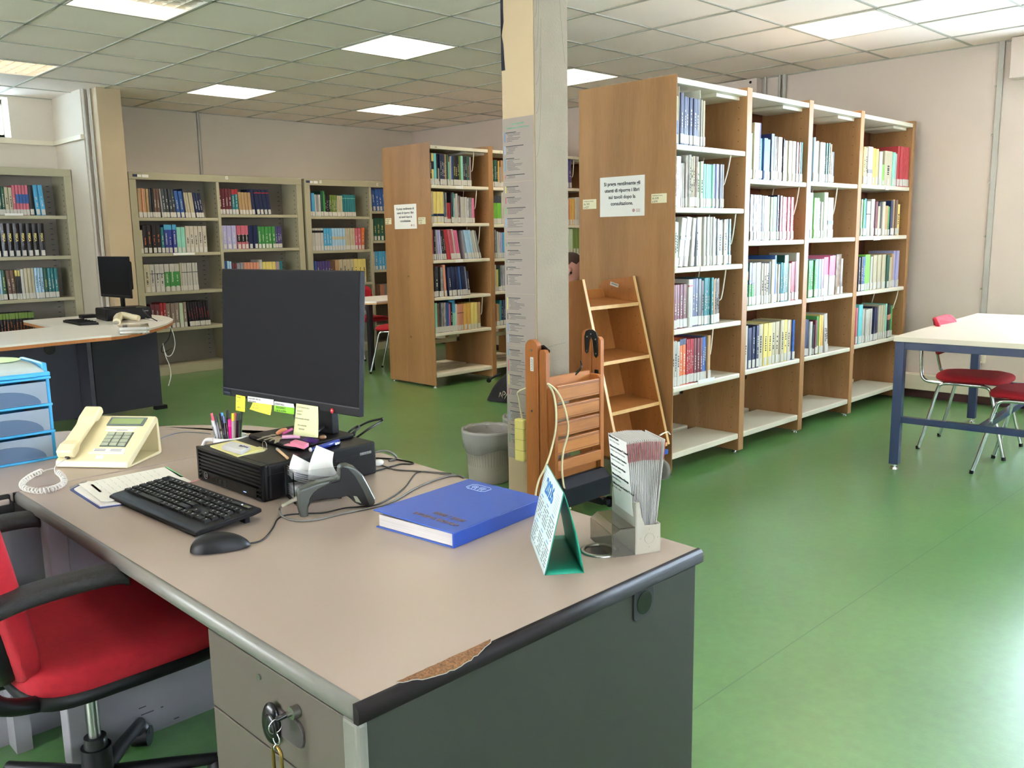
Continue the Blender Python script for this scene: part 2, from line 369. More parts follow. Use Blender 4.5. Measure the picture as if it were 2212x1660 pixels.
# ledge trim across alcove
struct(B(LEDGE).box((XL, YB - 0.03, 2.285), (-0.15, YB, 2.325)).box((-0.18, 4.15, 2.285), (-0.15, YB, 2.325)).build('trim_4'))
PIPE = mat('painted_grey_pipe', '#B9B2A6', 0.5, var=0.05)
q = B(PIPE)
q.cyl((-0.135, 4.12, 0), (-0.135, 4.12, CEIL), 0.012, n=12)
for z in (0.35, 1.05, 1.75, 2.3): q.cyl((-0.135, 4.12, z), (-0.135, 4.12, z + 0.03), 0.016, n=12)
tag(q.build('riser_pipe'), 'thin painted pipe at the left corner of the pier beside the left shelving', 'pipe')
q = B(PIPE)
q.cyl((-0.10, 4.09, 0), (-0.10, 4.09, CEIL), 0.011, n=12)
for z in (0.75, 1.45, 2.1): q.cyl((-0.10, 4.09, z), (-0.10, 4.09, z + 0.03), 0.016, n=12)
q.cyl((-0.10, 4.06, 0), (-0.10, 4.06, CEIL), 0.007, n=10)
tag(q.build('riser_pipe'), 'pair of thin pipes beside the white edge of the cream column', 'pipe')

# free-standing pillar with cracks, posters
px0, py0, ps = -0.10, -1.41, 0.215
pil = B(PILM, CREAM)
pil.box((px0, py0, 0), (px0 + ps + .015, py0 + ps, CEIL), 0)
pil.box((px0 - 0.004, py0 + .004, 0), (px0, py0 + ps, CEIL), 1)
p = struct(pil.build('wall_pillar', bevel=0.003))
CRK = mat('crack_line', '#5A5248', 0.9); DARKHOLE = mat('peeled_dark_gap', '#1B1A24', 0.95)  # cracks drawn as thin dark strips on the plaster
ck = B(CRK)
random.seed(11)
def crack(pts, w=0.0012):
    for a, bb in zip(pts[:-1], pts[1:]):
        a = Vector((a[0], py0 - 0.0006, a[1])); bb = Vector((bb[0], py0 - 0.0006, bb[1])); d = (bb - a).normalized(); nrm = Vector((d.z, 0, -d.x)) * w
        ck.add([a - nrm, a + nrm, bb + nrm, bb - nrm], [(0, 1, 2, 3)])
for base, hgt, dx in ((2.2, 0.35, 0.03), (2.05, 0.3, 0.04), (1.92, 0.22, 0.035), (1.72, 0.5, 0.04), (2.35, 0.2, 0.02)):
    pts = []
    for k in range(9):
        u = k / 8; pts.append((px0 + 0.004 + dx * math.sin(u * 1.5) + random.uniform(-.001, .001), base + hgt * u * u))
    crack(pts, 0.0007)
pts = [(px0 + ps * (0.80 + 0.2 * (1 - u) ** 2) - 0.004 + random.uniform(-.001, .001), 2.17 + 0.5 * u) for u in [k / 9 for k in range(10)]]; crack(pts, 0.0008)
crack([(px0 + 0.002, 0.815), (px0 + 0.03, 0.81), (px0 + 0.08, 0.812), (px0 + .13, 0.818), (px0 + .2, 0.822)], 0.0006)
ck.build('plaster_crack', parent=p)
pe = B(DARKHOLE); pts = []
zz = [2.14, 2.2, 2.26, 2.30, 2.36, 2.42, 2.48, 2.55, 2.60, 2.66]
ww = [0.026, 0.02, 0.016, 0.006, 0.02, 0.018, 0.02, 0.017, 0.008, 0.004]
yl = py0 + ps
vsl = [(px0 - 0.0052, yl - w_, z_) for z_, w_ in zip(zz, ww)] + [(px0 - 0.0052, yl + 0.0005, z_) for z_ in zz]
n_ = len(zz); pe.add(vsl, [(k, k + 1, n_ + k + 1, n_ + k) for k in range(n_ - 1)])
pe.build('peeled_strip', parent=p)
# classification sheets taped on the pillar
SHEET = mat('laminated_sheet', '#968A82', 0.18, var=0.03, coat=0.6)
bars = ['#3F6FA8', '#86A9CC', '#2F7F9E', '#B0413B', '#C9B63A', '#9A2438', '#4F9A4B', '#5C8FB8', '#8A7B3A', '#2F7F57', '#8C8580', '#45693D', '#26262A', '#3B4550', '#C2C23A', '#20262E']
zt = [1.915, 1.615, 1.345, 1.075, 0.815, 0.545, 0.285]
titles = ['first (topmost) of the column', 'second of the column', 'third of the column', 'fourth of the column', 'fifth of the column', 'lowest of the column']
yy0, yy1 = py0 + 0.006, py0 + ps - 0.001
xs = px0 - 0.0055
rb = random.Random(5); bi = 0
for k in range(6):
    z1_, z0_ = zt[k], zt[k + 1] + 0.001
    t = thing('classification_sheet', 'laminated sheet of classification codes taped to the pillar, ' + titles[k], 'poster', (xs, yy0, z0_), 0, 'classification sheets on the pillar')
    B(SHEET).box((xs - 0.001, yy0, z0_), (xs, yy1, z1_)).build('sheet', parent=t)
    tx = B(INK); z = z1_ - (0.065 if k == 0 else 0.02)
    if k == 0:
        text('Guida agli scaffali', 0.0125, (xs - 0.0012, (yy0 + yy1) / 2, z1_ - 0.032), (0, -1, 0), (0, 0, 1), GREENTAPE, 'sheet_heading', t, 0.0002, 'CENTER')
        text('Classificazione Decimale Dewey', 0.0115, (xs - 0.0012, (yy0 + yy1) / 2, z1_ - 0.05), (0, -1, 0), (0, 0, 1), GREENTAPE, 'sheet_heading', t, 0.0002, 'CENTER')
    cb = B()
    while z > z0_ + 0.03:
        nl = rb.randint(2, 8); top = z
        tx.box((xs - 0.0014, yy1 - 0.022 - rb.uniform(.05, .13), z - 0.0035), (xs - 0.001, yy1 - 0.022, z)); z -= 0.0075
        for q_ in range(nl):
            if z < z0_ + 0.015: break
            ind = rb.choice((0.028, 0.028, 0.036)); ln = rb.uniform(0.03, 0.11)
            tx.box((xs - 0.0014, yy1 - ind - ln, z - 0.0016), (xs - 0.001, yy1 - ind, z)); z -= 0.0068
        cb.box((xs - 0.0015, yy1 - 0.018, z + 0.003), (xs - 0.001, yy1 - 0.0135, top), mat('bar_%d' % (bi % 16), bars[bi % 16], 0.5)); bi += 1
        z -= 0.016
    tx.build('printed_text', parent=t); cb.build('colour_bar', parent=t)
t = thing('paper_sheet', 'plain pale lower sheet taped on the pillar below the classification sheets', 'sheet', (xs, yy0, 0.2))
B(SHEET).box((xs - 0.001, yy0, 0.235), (xs, yy1, 0.283)).build('sheet', parent=t)

# recessed ceiling lights
LOUV = mat('white_louvre', '#D8D2C4', 0.3, 0.0, var=0.02); LFR = mat('light_frame', '#C6C3BA', 0.4)
def emitm(name, col, st):
    m = bpy.data.materials.new(name); m.use_nodes = True; n = m.node_tree.nodes; b = n['Principled BSDF']
    b.inputs['Base Color'].default_value = (0.9, 0.9, 0.9, 1); b.inputs['Emission Color'].default_value = col; b.inputs['Emission Strength'].default_value = st; return m
EMO = emitm('dimmed_unseen_tubes', (1.0, 0.92, 0.82, 1), LAMP_STRENGTH * 0.5)  # lamps out of view, dimmed to lower the light on near faces
EMF = emitm('bright_tubes', (1.0, 0.91, 0.77, 1), LAMP_STRENGTH * 1.7)
EM = emitm('fluorescent_tubes', (1.0, 0.90, 0.78, 1), LAMP_STRENGTH); EMW = emitm('warm_tubes', (1.0, 0.82, 0.58, 1), LAMP_STRENGTH * 0.75); EMD = emitm('dim_warm_tubes', (1.0, 0.80, 0.62, 1), LAMP_STRENGTH * 0.32)
where = {(1, 1): 'square ceiling light with white louvre left of the pillar, above the big monitor side', (1, 5): 'small square ceiling light above the middle metal shelving', (4, 5): 'farthest square ceiling light, nearest the back corner',
         (4, 1): 'square ceiling light just right of the pillar, partly hidden by the wooden bookcase', (4, -3): 'large warm glowing square ceiling light at top right', (-2, 1): 'square louvred ceiling light cut by the top edge at left, half dark',
         (-2, 5): 'dim peach-coloured louvred ceiling light at the left edge'}
for (i, j) in LAMPS:
    x0, y0 = i * TILE + 0.012, j * TILE + 0.012; s_ = TILE - 0.024
    t = thing('ceiling_light', where.get((i, j), 'recessed square ceiling light behind the viewpoint, outside the photo'), 'ceiling light', (x0 + s_ / 2, y0 + s_ / 2, CEIL), 0, 'recessed ceiling lights' if (i, j) in where else 'ceiling lights out of view')
    em = EMD if (i, j) == (-2, 5) else EMW if (i, j) == (4, -3) else EMF if (i, j) in ((1, 1), (1, 5), (4, 5), (4, 1)) else EM if (i, j) in where else EMO
    h = B(LOUV); z0_, z1_ = CEIL - 0.002, CEIL + 0.09
    h.box((x0, y0, z0_), (x0 + .012, y0 + s_, z1_)).box((x0 + s_ - .012, y0, z0_), (x0 + s_, y0 + s_, z1_)).box((x0, y0, z0_), (x0 + s_, y0 + .012, z1_)).box((x0, y0 + s_ - .012, z0_), (x0 + s_, y0 + s_, z1_)).box((x0, y0, z1_), (x0 + s_, y0 + s_, z1_ + .01))
    h.build('housing', parent=t)
    e = B(em)
    if (i, j) == (-2, 1): e.box((x0 + .02, y0 + s_ * .50, z1_ - .03), (x0 + s_ - .02, y0 + s_ - .02, z1_ - .028))
    else: e.box((x0 + .02, y0 + .02, z1_ - .03), (x0 + s_ - .02, y0 + s_ - .02, z1_ - .028))
    e.build('lamp_panel', parent=t)
    lv = B(LOUV)
    for k in range(1, 8 if (i, j) in ((-2, 1), (-2, 5)) else 4):
        kk = 8 if (i, j) in ((-2, 1), (-2, 5)) else 4
        lv.box((x0 + s_ * k / kk - .002, y0 + .012, CEIL + .002), (x0 + s_ * k / kk + .002, y0 + s_ - .012, CEIL + .045))
        lv.box((x0 + .012, y0 + s_ * k / kk - .002, CEIL + .002), (x0 + s_ - .012, y0 + s_ * k / kk + .002, CEIL + .045))
    lv.build('louvre', parent=t)
    fr = B(LFR); fr.box((x0 - .004, y0 - .004, CEIL - .008), (x0 + s_ + .004, y0 + .010, CEIL - .001)).box((x0 - .004, y0 + s_ - .010, CEIL - .008), (x0 + s_ + .004, y0 + s_ + .004, CEIL - .001)).box((x0 - .004, y0, CEIL - .008), (x0 + .010, y0 + s_, CEIL - .001)).box((x0 + s_ - .010, y0, CEIL - .008), (x0 + s_ + .004, y0 + s_, CEIL - .001))
    fr.build('frame', parent=t)
# ============================================================ bookcases
def side_panel(parent, x0, x1, y0, y1, z0, z1, name='side_panel', m=None):
    return B(m or BEECH).box((x0, y0, z0), (x1, y1, z1)).build(name, parent=parent, bevel=0.003)
HOLE = mat('peg_hole', '#5E3A1C', 0.9)
FROST = mat('clear_label_holder', '#EDEDEA', 0.12, var=0.02, coat=0.5)
def peg_holes(parent, x, ys, z0, z1):
    q = B(HOLE); z = z0
    while z < z1:
        for y in ys: q.box((x - 0.0012, y - 0.0026, z - 0.0026), (x + 0.0004, y + 0.0026, z + 0.0026))
        z += 0.064
    return q.build('peg_holes', parent=parent)
def rod(parent, top, bot, Y):
    a = gy(top[0], top[1], Y + 0.03); b_ = gy(bot[0], bot[1], Y + 0.03)
    x0, z0, x1, z1 = a.x, a.z, b_.x, b_.z
    pts = smooth_pts([(x0, Y + .03, z0 + .012), (x0 + (x1 - x0) * .5, Y + .03, (z0 + z1) / 2), (x1 + .004, Y + .03, z1 + .03), (x1 - 0.006, Y + .035, z1 + .006), (x1 - .02, Y + .07, z1), (x1 - .02, Y + .17, z1), (x1 - 0.006, Y + .205, z1 + .006), (x1 + .004, Y + .21, z1 + .03), (x0, Y + .21, z0 + .012)], 5)
    return B(SHELFW).tube(pts, 0.0042, n=8).build('book_support', parent=parent)

def wooden_case(name, label, X, Y, YBK, bays, shelves, rods, tops=2.17, thick=0.03):
    t = thing(name, label, 'bookcase', (X, Y, 0))
    ym = (Y + YBK) / 2
    # panels: first thin, others 60 mm wide with lipping
    side_panel(t, X, X + 0.006, Y + .001, YBK, 0.02, 2.185)
    q = bays[0][0] - 0.03
    for k, (a, b_) in enumerate(bays):
        side_panel(t, b_ + 0.001, b_ + 0.058, Y, YBK, 0.02, 2.19)
        peg_holes(t, b_ + 0.001, (Y + 0.055, ym - 0.06), 0.16, 2.1)
    for xx in [X + 0.02] + [b_ + 0.03 for a, b_ in bays]:
        for yy in (Y + 0.04, YBK - 0.04):
            B(CHROME).cyl((xx, yy, 0), (xx, yy, 0.006), 0.02, 0.017, n=16).cyl((xx, yy, 0.006), (xx, yy, 0.022), 0.007, n=10).build('levelling_foot', parent=t)
    for k, (a, b_) in enumerate(bays):
        a_ = a + 0.001
        o = B(SHELFW).box((a_, Y + .002, tops - .03), (b_, ym - .02, tops)).box((a_, ym + .02, tops - .03), (b_, YBK, tops)).box((b_ - .25, Y + .05, tops - .05), (b_, ym - .03, tops - .03))
        o.build('top_shelf', parent=t, bevel=0.004)
        for z in shelves[k] + [0.13]:
            th = 0.03 if z > 0.2 else 0.036
            for (u, v) in ((Y + .002, ym - .03), (ym + .03, YBK)):
                B(SHELFW).box((a_, u, z - th), (b_, v, z)).build('shelf', parent=t, bevel=0.006)
        zlow = min(shelves[k]) - 0.03
        B(wood('added_dark_backing', '#5A2F1C', '#6A3A22')).box((a_, ym - .006, zlow), (b_, ym + .006, tops - .03)).build('back_panel', parent=t)  # backing added to darken the open centre behind the books
        B(SHELFW).box((a_, ym - .012, .36), (b_ - .12, ym + .012, .40)).box((b_ - .16, ym - .012, .36), (b_ - .12, ym + .012, zlow)).pz([(0, 0)] * 0 or [(b_ - .26, ym - .003), (b_ - .16, ym - .003), (b_ - .16, ym + .003), (b_ - .26, ym + .003)], .40, .405).py([(b_ - .26, .40), (b_ - .16, .40), (b_ - .16, .50)], ym - .003, ym + .003).build('frame_brace', parent=t)
    for a, b_ in rods: rod(t, a, b_, Y)
    return t
BC1 = dict(X=0.838, Y=-1.55)
bays1 = [(0.845, 1.545), (1.605, 2.305), (2.367, 3.067), (3.127, 3.99)]
sh1 = [[1.828, 1.497, 1.172, 0.832, 0.508], [1.672, 1.305, 0.912, 0.516], [1.682, 1.312, 0.914, 0.516], [1.688, 1.318, 0.916, 0.524]]
bc1 = wooden_case('bookcase', 'large beech double-sided bookcase with white shelves, right of the pillar', 0.838, -1.55, -0.866, bays1, sh1,
    [((1580, 332), (1565, 402)), ((1590, 459), (1580, 530)), ((1568, 584), (1558, 650)), ((1541, 704), (1534, 770)), ((1727, 403), (1715, 466)), ((1809, 405), (1800, 466)), ((1926, 506), (1920, 512)), ((1942, 622), (1930, 668)), ((1735, 655), (1733, 660))][:6] + [((1942, 622), (1930, 668))])
bays2 = [(1.905, 2.60), (2.655, 3.35), (3.40, 4.10)]
sh2 = [[1.82, 1.487, 1.16, 0.827, 0.503], [1.82, 1.476, 1.155, 0.84, 0.508], [1.84, 1.468, 1.17, 0.84, 0.508]]
bc2 = wooden_case('bookcase', 'second beech double-sided bookcase with white shelves, behind and left of the pillar', 1.893, 1.774, 2.465, bays2, sh2,
    [((1024, 325), (1020, 372)), ((1030, 408), (1026, 453)), ((1037, 487), (1033, 531)), ((1042, 641), (1040, 681)), ((1240, 344), (1237, 384))], tops=2.16)
for p_, zz_ in ((gx(883, 597, 1.893), 0), (gx(888, 728, 1.893), 0)):
    B(CHROME).cyl((p_.x - .003, p_.y, p_.z), (p_.x + .002, p_.y, p_.z), .008, n=12).build('cover_screw', parent=bc2)

# --- greige metal shelving against the back wall
def metal_case(name, label, x0, x1, divs, shelves, Y=4.55, base=0.0, D=0.32, H=2.045):
    t = thing(name, label, 'shelving', (x0, Y, 0)); Y2 = Y + D
    def post(a, b_):
        B(GREIGE).box((a, Y, 0), (b_, Y + .025, H)).box((a, Y, 0), (a + .003, Y2, H)).box((b_ - .003, Y + .02, 0), (b_, Y2, H)).build('upright', parent=t, bevel=0.002)
    xs_ = [x0] + divs + [x1]
    post(x0, x0 + .07); post(x1 - .07, x1)
    for d in divs: B(GREIGE).box((d - .016, Y, 0), (d + .016, Y + .03, H)).box((d - .002, Y + .02, 0), (d + .002, Y2, H)).build('divider', parent=t, bevel=0.002)
    B(GREIGE).box((x0, Y - .004, H - .07), (x1, Y + .02, H)).box((x0, Y, H - .012), (x1, Y2, H)).build('top_fascia', parent=t, bevel=0.003)
    B(GREIGE_B).box((x0 + .004, Y2 - .004, .02), (x1 - .004, Y2, H - .01)).build('back_panel', parent=t)
    B(GREIGE).box((x0, Y - .002, 0), (x1, Y + .02, .09)).box((x0, Y, .08), (x1, Y2 - .005, .09)).build('plinth', parent=t, bevel=0.003)
    slot = B(INK)
    for k in range(len(xs_) - 1):
        a = xs_[k] + (.07 if k == 0 else .016); b_ = xs_[k + 1] - (.07 if k == len(xs_) - 2 else .016)
        for z in shelves[k]: B(GREIGE).box((a, Y + .006, z - .032), (b_, Y + .03, z)).box((a, Y + .01, z - .006), (b_, Y2 - .005, z - .001)).build('shelf', parent=t, bevel=0.003)
        z = 0.15
        while z < H - .1:
            slot.box((b_ - .06, Y2 - .0052, z), (b_ - .035, Y2 - .0042, z + .006)); slot.box((b_ - .0005 - (0 if k < len(xs_) - 2 else -.0), Y + .05, z), (b_ + .0015, Y + .058, z + .012)); z += .05
    slot.build('slot_row', parent=t)
    return t
ms_mid = metal_case('metal_shelving', 'wide greige metal shelving on the back wall behind the big monitor', 0.375, 2.31, [1.30], [[1.605, 1.25, 0.858, 0.480], [1.642, 1.275, 0.89, 0.48]])
ms_right = metal_case('metal_shelving', 'greige metal shelving on the back wall, partly hidden by the second beech bookcase', 2.345, 4.16, [3.25], [[1.628, 1.236, 0.84, 0.48], [1.695, 1.34, 0.985, 0.6, 0.3]])
ms_left = metal_case('metal_shelving', 'greige metal shelving at the left edge, standing in the alcove under the high window', -2.08, -0.155, [-1.10], [[1.62, 1.25, 0.86, .47], [1.62, 1.25, 0.862, 0.47]])
BLK = mat('white_card', '#ECEAE4', 0.5, var=.01)
NAVYL = mat('navy_tag', '#232B52', 0.5)
def tagcard(parent, px, py, Y, w, h, m, txt=None, name='shelf_tag'):
    p_ = gy(px, py, Y - .006); o = B(m).box((p_.x, Y - .0075, p_.z - h), (p_.x + w, Y - .0045, p_.z)).build(name, parent=parent)
    if txt: text(txt, h * .8, (p_.x + w / 2, Y - .008, p_.z - h * .8), (1, 0, 0), (0, 0, 1), INK, 'tag_number', o if False else parent, 0.0002, 'CENTER')
tagcard(ms_mid, 286, 376, 4.55, .045, .025, NAVYL); tagcard(ms_mid, 296, 377, 4.55, .04, .025, BLK); tagcard(ms_mid, 306, 377, 4.55, .065, .028, BLK); tagcard(ms_mid, 487, 381, 4.55, .026, .03, BLK, '8')
tagcard(ms_right, 661, 390, 4.55, .05, .025, NAVYL); tagcard(ms_right, 669, 391, 4.55, .04, .025, BLK); tagcard(ms_right, 677, 391, 4.55, .055, .028, BLK); tagcard(ms_right, 690, 390, 4.55, .026, .03, BLK, '9'); tagcard(ms_right, 813, 396, 4.55, .026, .03, BLK, '10')
tagcard(ms_mid, 374, 547, 4.555, .23, .022, BLK, name='shelf_label'); tagcard(ms_left, 10, 461, 4.555, .15, .02, BLK, name='shelf_label')
for (px_, py_, w_, par, Y_) in ((1516, 314, .18, bc1, -1.55), (1513, 579, .09, bc1, -1.55), (1508, 820, .17, bc1, -1.55), (1668, 391, .14, bc1, -1.55), (1779, 644, .07, bc1, -1.55), (1913, 403, .06, bc1, -1.55), (1887, 512, .12, bc1, -1.55)):
    p_ = gy(px_, py_, Y_ - .001); zz_ = [z for s_ in sh1 for z in s_]; z_ = min(zz_, key=lambda v: abs(v - p_.z - .0)) 
    B(FROST).box((p_.x, Y_ - .002, z_ - .027), (p_.x + w_, Y_ + .001, z_ - .003)).build('label_holder', parent=par)
for (px_, py_, w_) in ((984, 403, .09), (984, 563, .09), (978, 640, .1)):
    p_ = gy(px_, py_, 1.773); z_ = min(sh2[0], key=lambda v: abs(v - p_.z))
    B(FROST).box((p_.x, 1.772, z_ - .027), (p_.x + w_, 1.775, z_ - .003)).build('label_holder', parent=bc2)
text('14', 0.022, (1.955, 1.7735, 2.137), (1, 0, 0), (0, 0, 1), INK, 'bay_number', bc2); text('15', 0.022, (2.75, 1.7735, 2.137), (1, 0, 0), (0, 0, 1), INK, 'bay_number', bc2)

# notices on the end panels
CARDY = mat('cream_card', '#DAD3B0', 0.5, var=.02)
def notice(case_x, y0, y1, z0, z1, label, name='paper_notice'):
    t = thing(name, label, 'notice', (case_x, y0, z0), 0)
    x = case_x - .0006
    B(WHITEP).box((x - .0012, min(y0, y1), z0), (x, max(y0, y1), z1)).build('sheet', parent=t)
    H = z1 - z0; yc = (y0 + y1) / 2
    for k, s in enumerate(('Si prega gentilmente gli', 'utenti di riporre i libri', 'sui tavoli dopo la', 'consultazione.')):
        text(s, H * .125, (x - .0014, yc, z1 - H * (.22 + .165 * k)), (0, -1, 0), (0, 0, 1), INK, 'notice_text', t, .0003, 'CENTER', bold=.0006)
    LG = mat('faded_red_logo', '#B98C8C', .6)
    yl_ = min(y0, y1) + .055
    q = B(LG); q.cyl((x - .0016, yl_ + .02, z0 + H * .14), (x - .001, yl_ + .02, z0 + H * .14), .0095, n=18)
    for k in range(3): q.box((x - .0016, yl_ - .025, z0 + H * (.10 + .03 * k)), (x - .001, yl_ + .004, z0 + H * (.113 + .03 * k)))
    q.build('crest', parent=t)
notice(0.838, -1.346, -1.028, 1.458, 1.68, 'white notice with four lines of Italian text on the large bookcase end panel')
notice(1.893, 1.98, 2.305, 1.443, 1.664, 'small distant white notice on the end panel of the second bookcase')
def rangecard(case_x, y0, y1, z0, z1, l1, l2, label):
    t = thing('range_card', label, 'label card', (case_x, y0, z0)); x = case_x - .0006; H = z1 - z0
    B(CARDY).box((x - .0012, min(y0, y1), z0), (x, max(y0, y1), z1)).build('card', parent=t)
    ys_ = max(y0, y1) - .006
    text('Classificazione Dewey', H * .15, (x - .0014, ys_, z1 - H * .24), (0, -1, 0), (0, 0, 1), INK, 'card_text', t, .0002)
    text(l1, H * .32, (x - .0014, ys_, z1 - H * .58), (0, -1, 0), (0, 0, 1), INK, 'card_text', t, .0002)
    text(l2, H * .32, (x - .0014, ys_, z1 - H * .92), (0, -1, 0), (0, 0, 1), INK, 'card_text', t, .0002)
rangecard(0.838, -1.0, -0.898, 1.507, 1.562, 'da 501', 'a 627', 'small cream card left of the notice on the large bookcase end panel')
rangecard(0.838, -1.494, -1.392, 1.523, 1.573, 'da 628', 'a 634', 'small cream card right of the notice on the large bookcase end panel')
rangecard(1.893, 2.354, 2.446, 1.49, 1.546, 'da 005', 'a 020', 'tiny cream card left of the notice on the second bookcase')
rangecard(1.893, 1.855, 1.957, 1.481, 1.541, 'da 021', 'a 110', 'tiny cream card right of the notice on the second bookcase')

# ============================================================ books
BC = dict(white='#BDB9AE', cream='#BCB08E', ivory='#BFB5A2', navy='#1E2950', blue='#2A56A0', slate='#3B4148', grey='#8E8A88', silver='#8E8F94', black='#1F1C22', maroon='#6E2832', red='#B3262E',
          orange='#D8652C', salmon='#D98A6A', pink='#DE6A92', teal='#1F7A80', green='#3E9444', lime='#74C23C', olive='#6E8A30', mint='#86CDB4', aqua='#63C4C8', lightblue='#9CC4DE', skyblue='#3FA0D0', lavender='#A7A3CE',
          purple='#4E3F7E', yellow='#E3CC6A', amber='#D9A040', tan='#B58E5E', brown='#6B4A38', darkgreen='#1F5540', palegreen='#B9CFA8', mauve='#A58C94', royalblue='#2B3796', rose='#C85A6A', taupe='#8C7768')
CN = dict(lightblue='light blue', skyblue='sky blue', darkgreen='dark green', palegreen='pale green', royalblue='royal blue', maroon='maroon')
def mute(h):
    c = [int(h[i:i + 2], 16) for i in (1, 3, 5)]; g = sum(c) / 3 * .9
    return '#%02X%02X%02X' % tuple(int(v * .84 + g * .16) for v in c)
def bm(c, plastic=False):
    return mat('cover_%s%s' % (c, '_wrapped' if plastic else ''), mute(BC[c]), 0.16 if plastic else 0.42, var=0.28 if plastic else 0.05, scale=26 if plastic else 12, bump=0.6 if plastic else 0, bscale=40, coat=0.6 if plastic else 0)
PLATE = mat('bookend_plate', '#DAD4C2', 0.4, var=.02)
def book_geo(q, x, Y, z, w, h, d, cov, lean, label, title, band, mid, rng):
    """one book standing on z with its spine at Y; x is its left foot; lean in radians (positive tips the top to the right)"""
    M4 = Matrix.Translation((x if lean <= 0 else x + w / math.cos(lean), 0, z)) @ Matrix.Rotation(lean, 4, 'Y') @ Matrix.Translation((0 if lean <= 0 else -w, 0, 0))
    T0 = q.T; q.T = T0 @ M4
    c_ = min(.0025, w * .12); r_ = min(.006, w * .25); g = .0006
    # cover: boards and rounded spine in one profile
    q.pz([(g, Y + d), (g, Y + r_), (g + r_ * .35, Y + r_ * .3), (w * .5, Y), (w - g - r_ * .35, Y + r_ * .3), (w - g, Y + r_), (w - g, Y + d), (w - g - c_, Y + d), (w - g - c_, Y + r_ + .002), (g + c_, Y + r_ + .002), (g + c_, Y + d)], 0, h, cov)
    q.box((g + c_, Y + r_ + .002, .003), (w - g - c_, Y + d - .004, h - .004), PAGES)
    if band: q.box((g, Y - .0008, h * band[1]), (w - g, Y + r_, h * band[2]), bm(band[0]))
    if mid: q.box((g, Y - .001, h * .655), (w - g, Y + r_, h * .675), INK)
    if title:
        tm = LABELP if title == 't' else INK if title == 'k' else bm({'o': 'orange', 'r': 'red', 'y': 'yellow', 'g': 'green'}[title])
        z0 = h * rng.uniform(.28, .36); z1 = h * rng.uniform(.6, .8); n = max(3, int((z1 - z0) / .014)); zz = z0
        for k in range(n):
            hh = (z1 - z0) / n
            if rng.random() < .85: q.box((w * .36, Y - .0012, zz), (w * rng.uniform(.54, .64), Y, zz + hh * rng.uniform(.5, .85)), tm)
            zz += hh
    q.T = T0
    return M4
SPECS = []
ORD = ['first', 'second', 'third', 'fourth', 'fifth', 'sixth', 'seventh', 'eighth', 'ninth', 'tenth', 'eleventh', 'twelfth', 'thirteenth', 'fourteenth', 'fifteenth']
NUM = ['', 'one', 'two', 'three', 'four', 'five', 'six', 'seven', 'eight', 'nine', 'ten', 'eleven', 'twelve', 'thirteen', 'fourteen', 'fifteen', 'sixteen']
def row(place, Y, z, xa, xb, spec, D=0.2, hs=1.0):
    """spec: 'colour n width height flags; ...' widths are relative, scaled to fill xa..xb"""
    items = []
    for e in spec.split(';'):
        f = e.split(); 
        if not f: continue
        c, n, w, h = f[0], int(f[1]), float(f[2]), float(f[3]) * hs; fl = f[4:]
        for k in range(n): items.append([c, w, h, fl])
    def lean_of(fl):
        for a in fl:
            if a[0] == 'l' and a[1:].lstrip('-').isdigit(): return math.radians(int(a[1:]))
        return 0.0
    th = [lean_of(i[3]) for i in items]; gaps = []
    for k in range(len(items) - 1):
        g = 0.0
        if items[k][0] != 'plate' and items[k + 1][0] != 'plate':
            a_, b_ = th[k], th[k + 1]; hm = min(items[k][2], items[k + 1][2]) if items[k][0] != 'gap' and items[k + 1][0] != 'gap' else max(items[k][2], items[k + 1][2])
            if math.tan(b_) < math.tan(a_): g = hm * (math.tan(a_) - math.tan(b_))
        gaps.append(g)
    first = max(0, items[0][2] * -math.tan(th[0])) if items else 0
    gaps.append(0)
    tot = sum(i[1] / math.cos(t_) for i, t_ in zip(items, th)); sc = (xb - xa - sum(gaps) - first) / tot; x = xa + first; rng = random.Random(place + str(z))
    cnt = {}
    for it in items:
        if it[0] != 'plate': cnt[it[0]] = cnt.get(it[0], 0) + 1
    seen = {}
    for it, t_, gp in zip(items, th, gaps):
        c, w, h, fl = it; w *= sc
        if c == 'gap': x += w + gp; continue
        if c == 'plate': SPECS.append(dict(c=c, x=x, w=w, h=h, Y=Y, z=z, place=place)); x += max(w, .004); continue
        seen[c] = seen.get(c, 0) + 1
        jit = rng.uniform(-.004, .004) if 'j0' not in fl else 0
        SPECS.append(dict(c=c, x=x, w=w * .97, h=h + jit, Y=Y + rng.uniform(.003, .016), z=z, place=place, lean=t_, fl=fl, D=min(D, h * .74), n=cnt[c], k=seen[c]))
        x += w / math.cos(t_) + gp
P1 = ['nearest bay of the large bookcase', 'second bay of the large bookcase', 'third bay of the large bookcase', 'far bay of the large bookcase']
SH = ['top shelf', 'second shelf', 'third shelf', 'fourth shelf', 'fifth shelf']
def r1(bay, r, pa, pb, spec):
    z = sh1[bay][r]; Y = -1.545; py_ = 600
    def X(p_):   # photo x at the shelf edge
        d = ray(p_, 830 - (z - 1.35) * 380 if False else 0)
        lo, hi = 0.5, 4.2
        for _ in range(40):
            m_ = (lo + hi) / 2; v = Vector((m_, Y, z)) - CAM; u = 1106 + FPX * v.dot(RT) / v.dot(FW)
            if u < p_: lo = m_
            else: hi = m_
        return lo
    row('%s, %s' % (SH[r], P1[bay]), Y, z, max(X(pa), bays1[bay][0] + .004), X(pb), spec)
def Xat(p_, Y, z):
    lo, hi = -3, 4.2
    for _ in range(40):
        m_ = (lo + hi) / 2; v = Vector((m_, Y, z)) - CAM; u = 1106 + FPX * v.dot(RT) / v.dot(FW)
        if u < p_: lo = m_
        else: hi = m_
    return lo
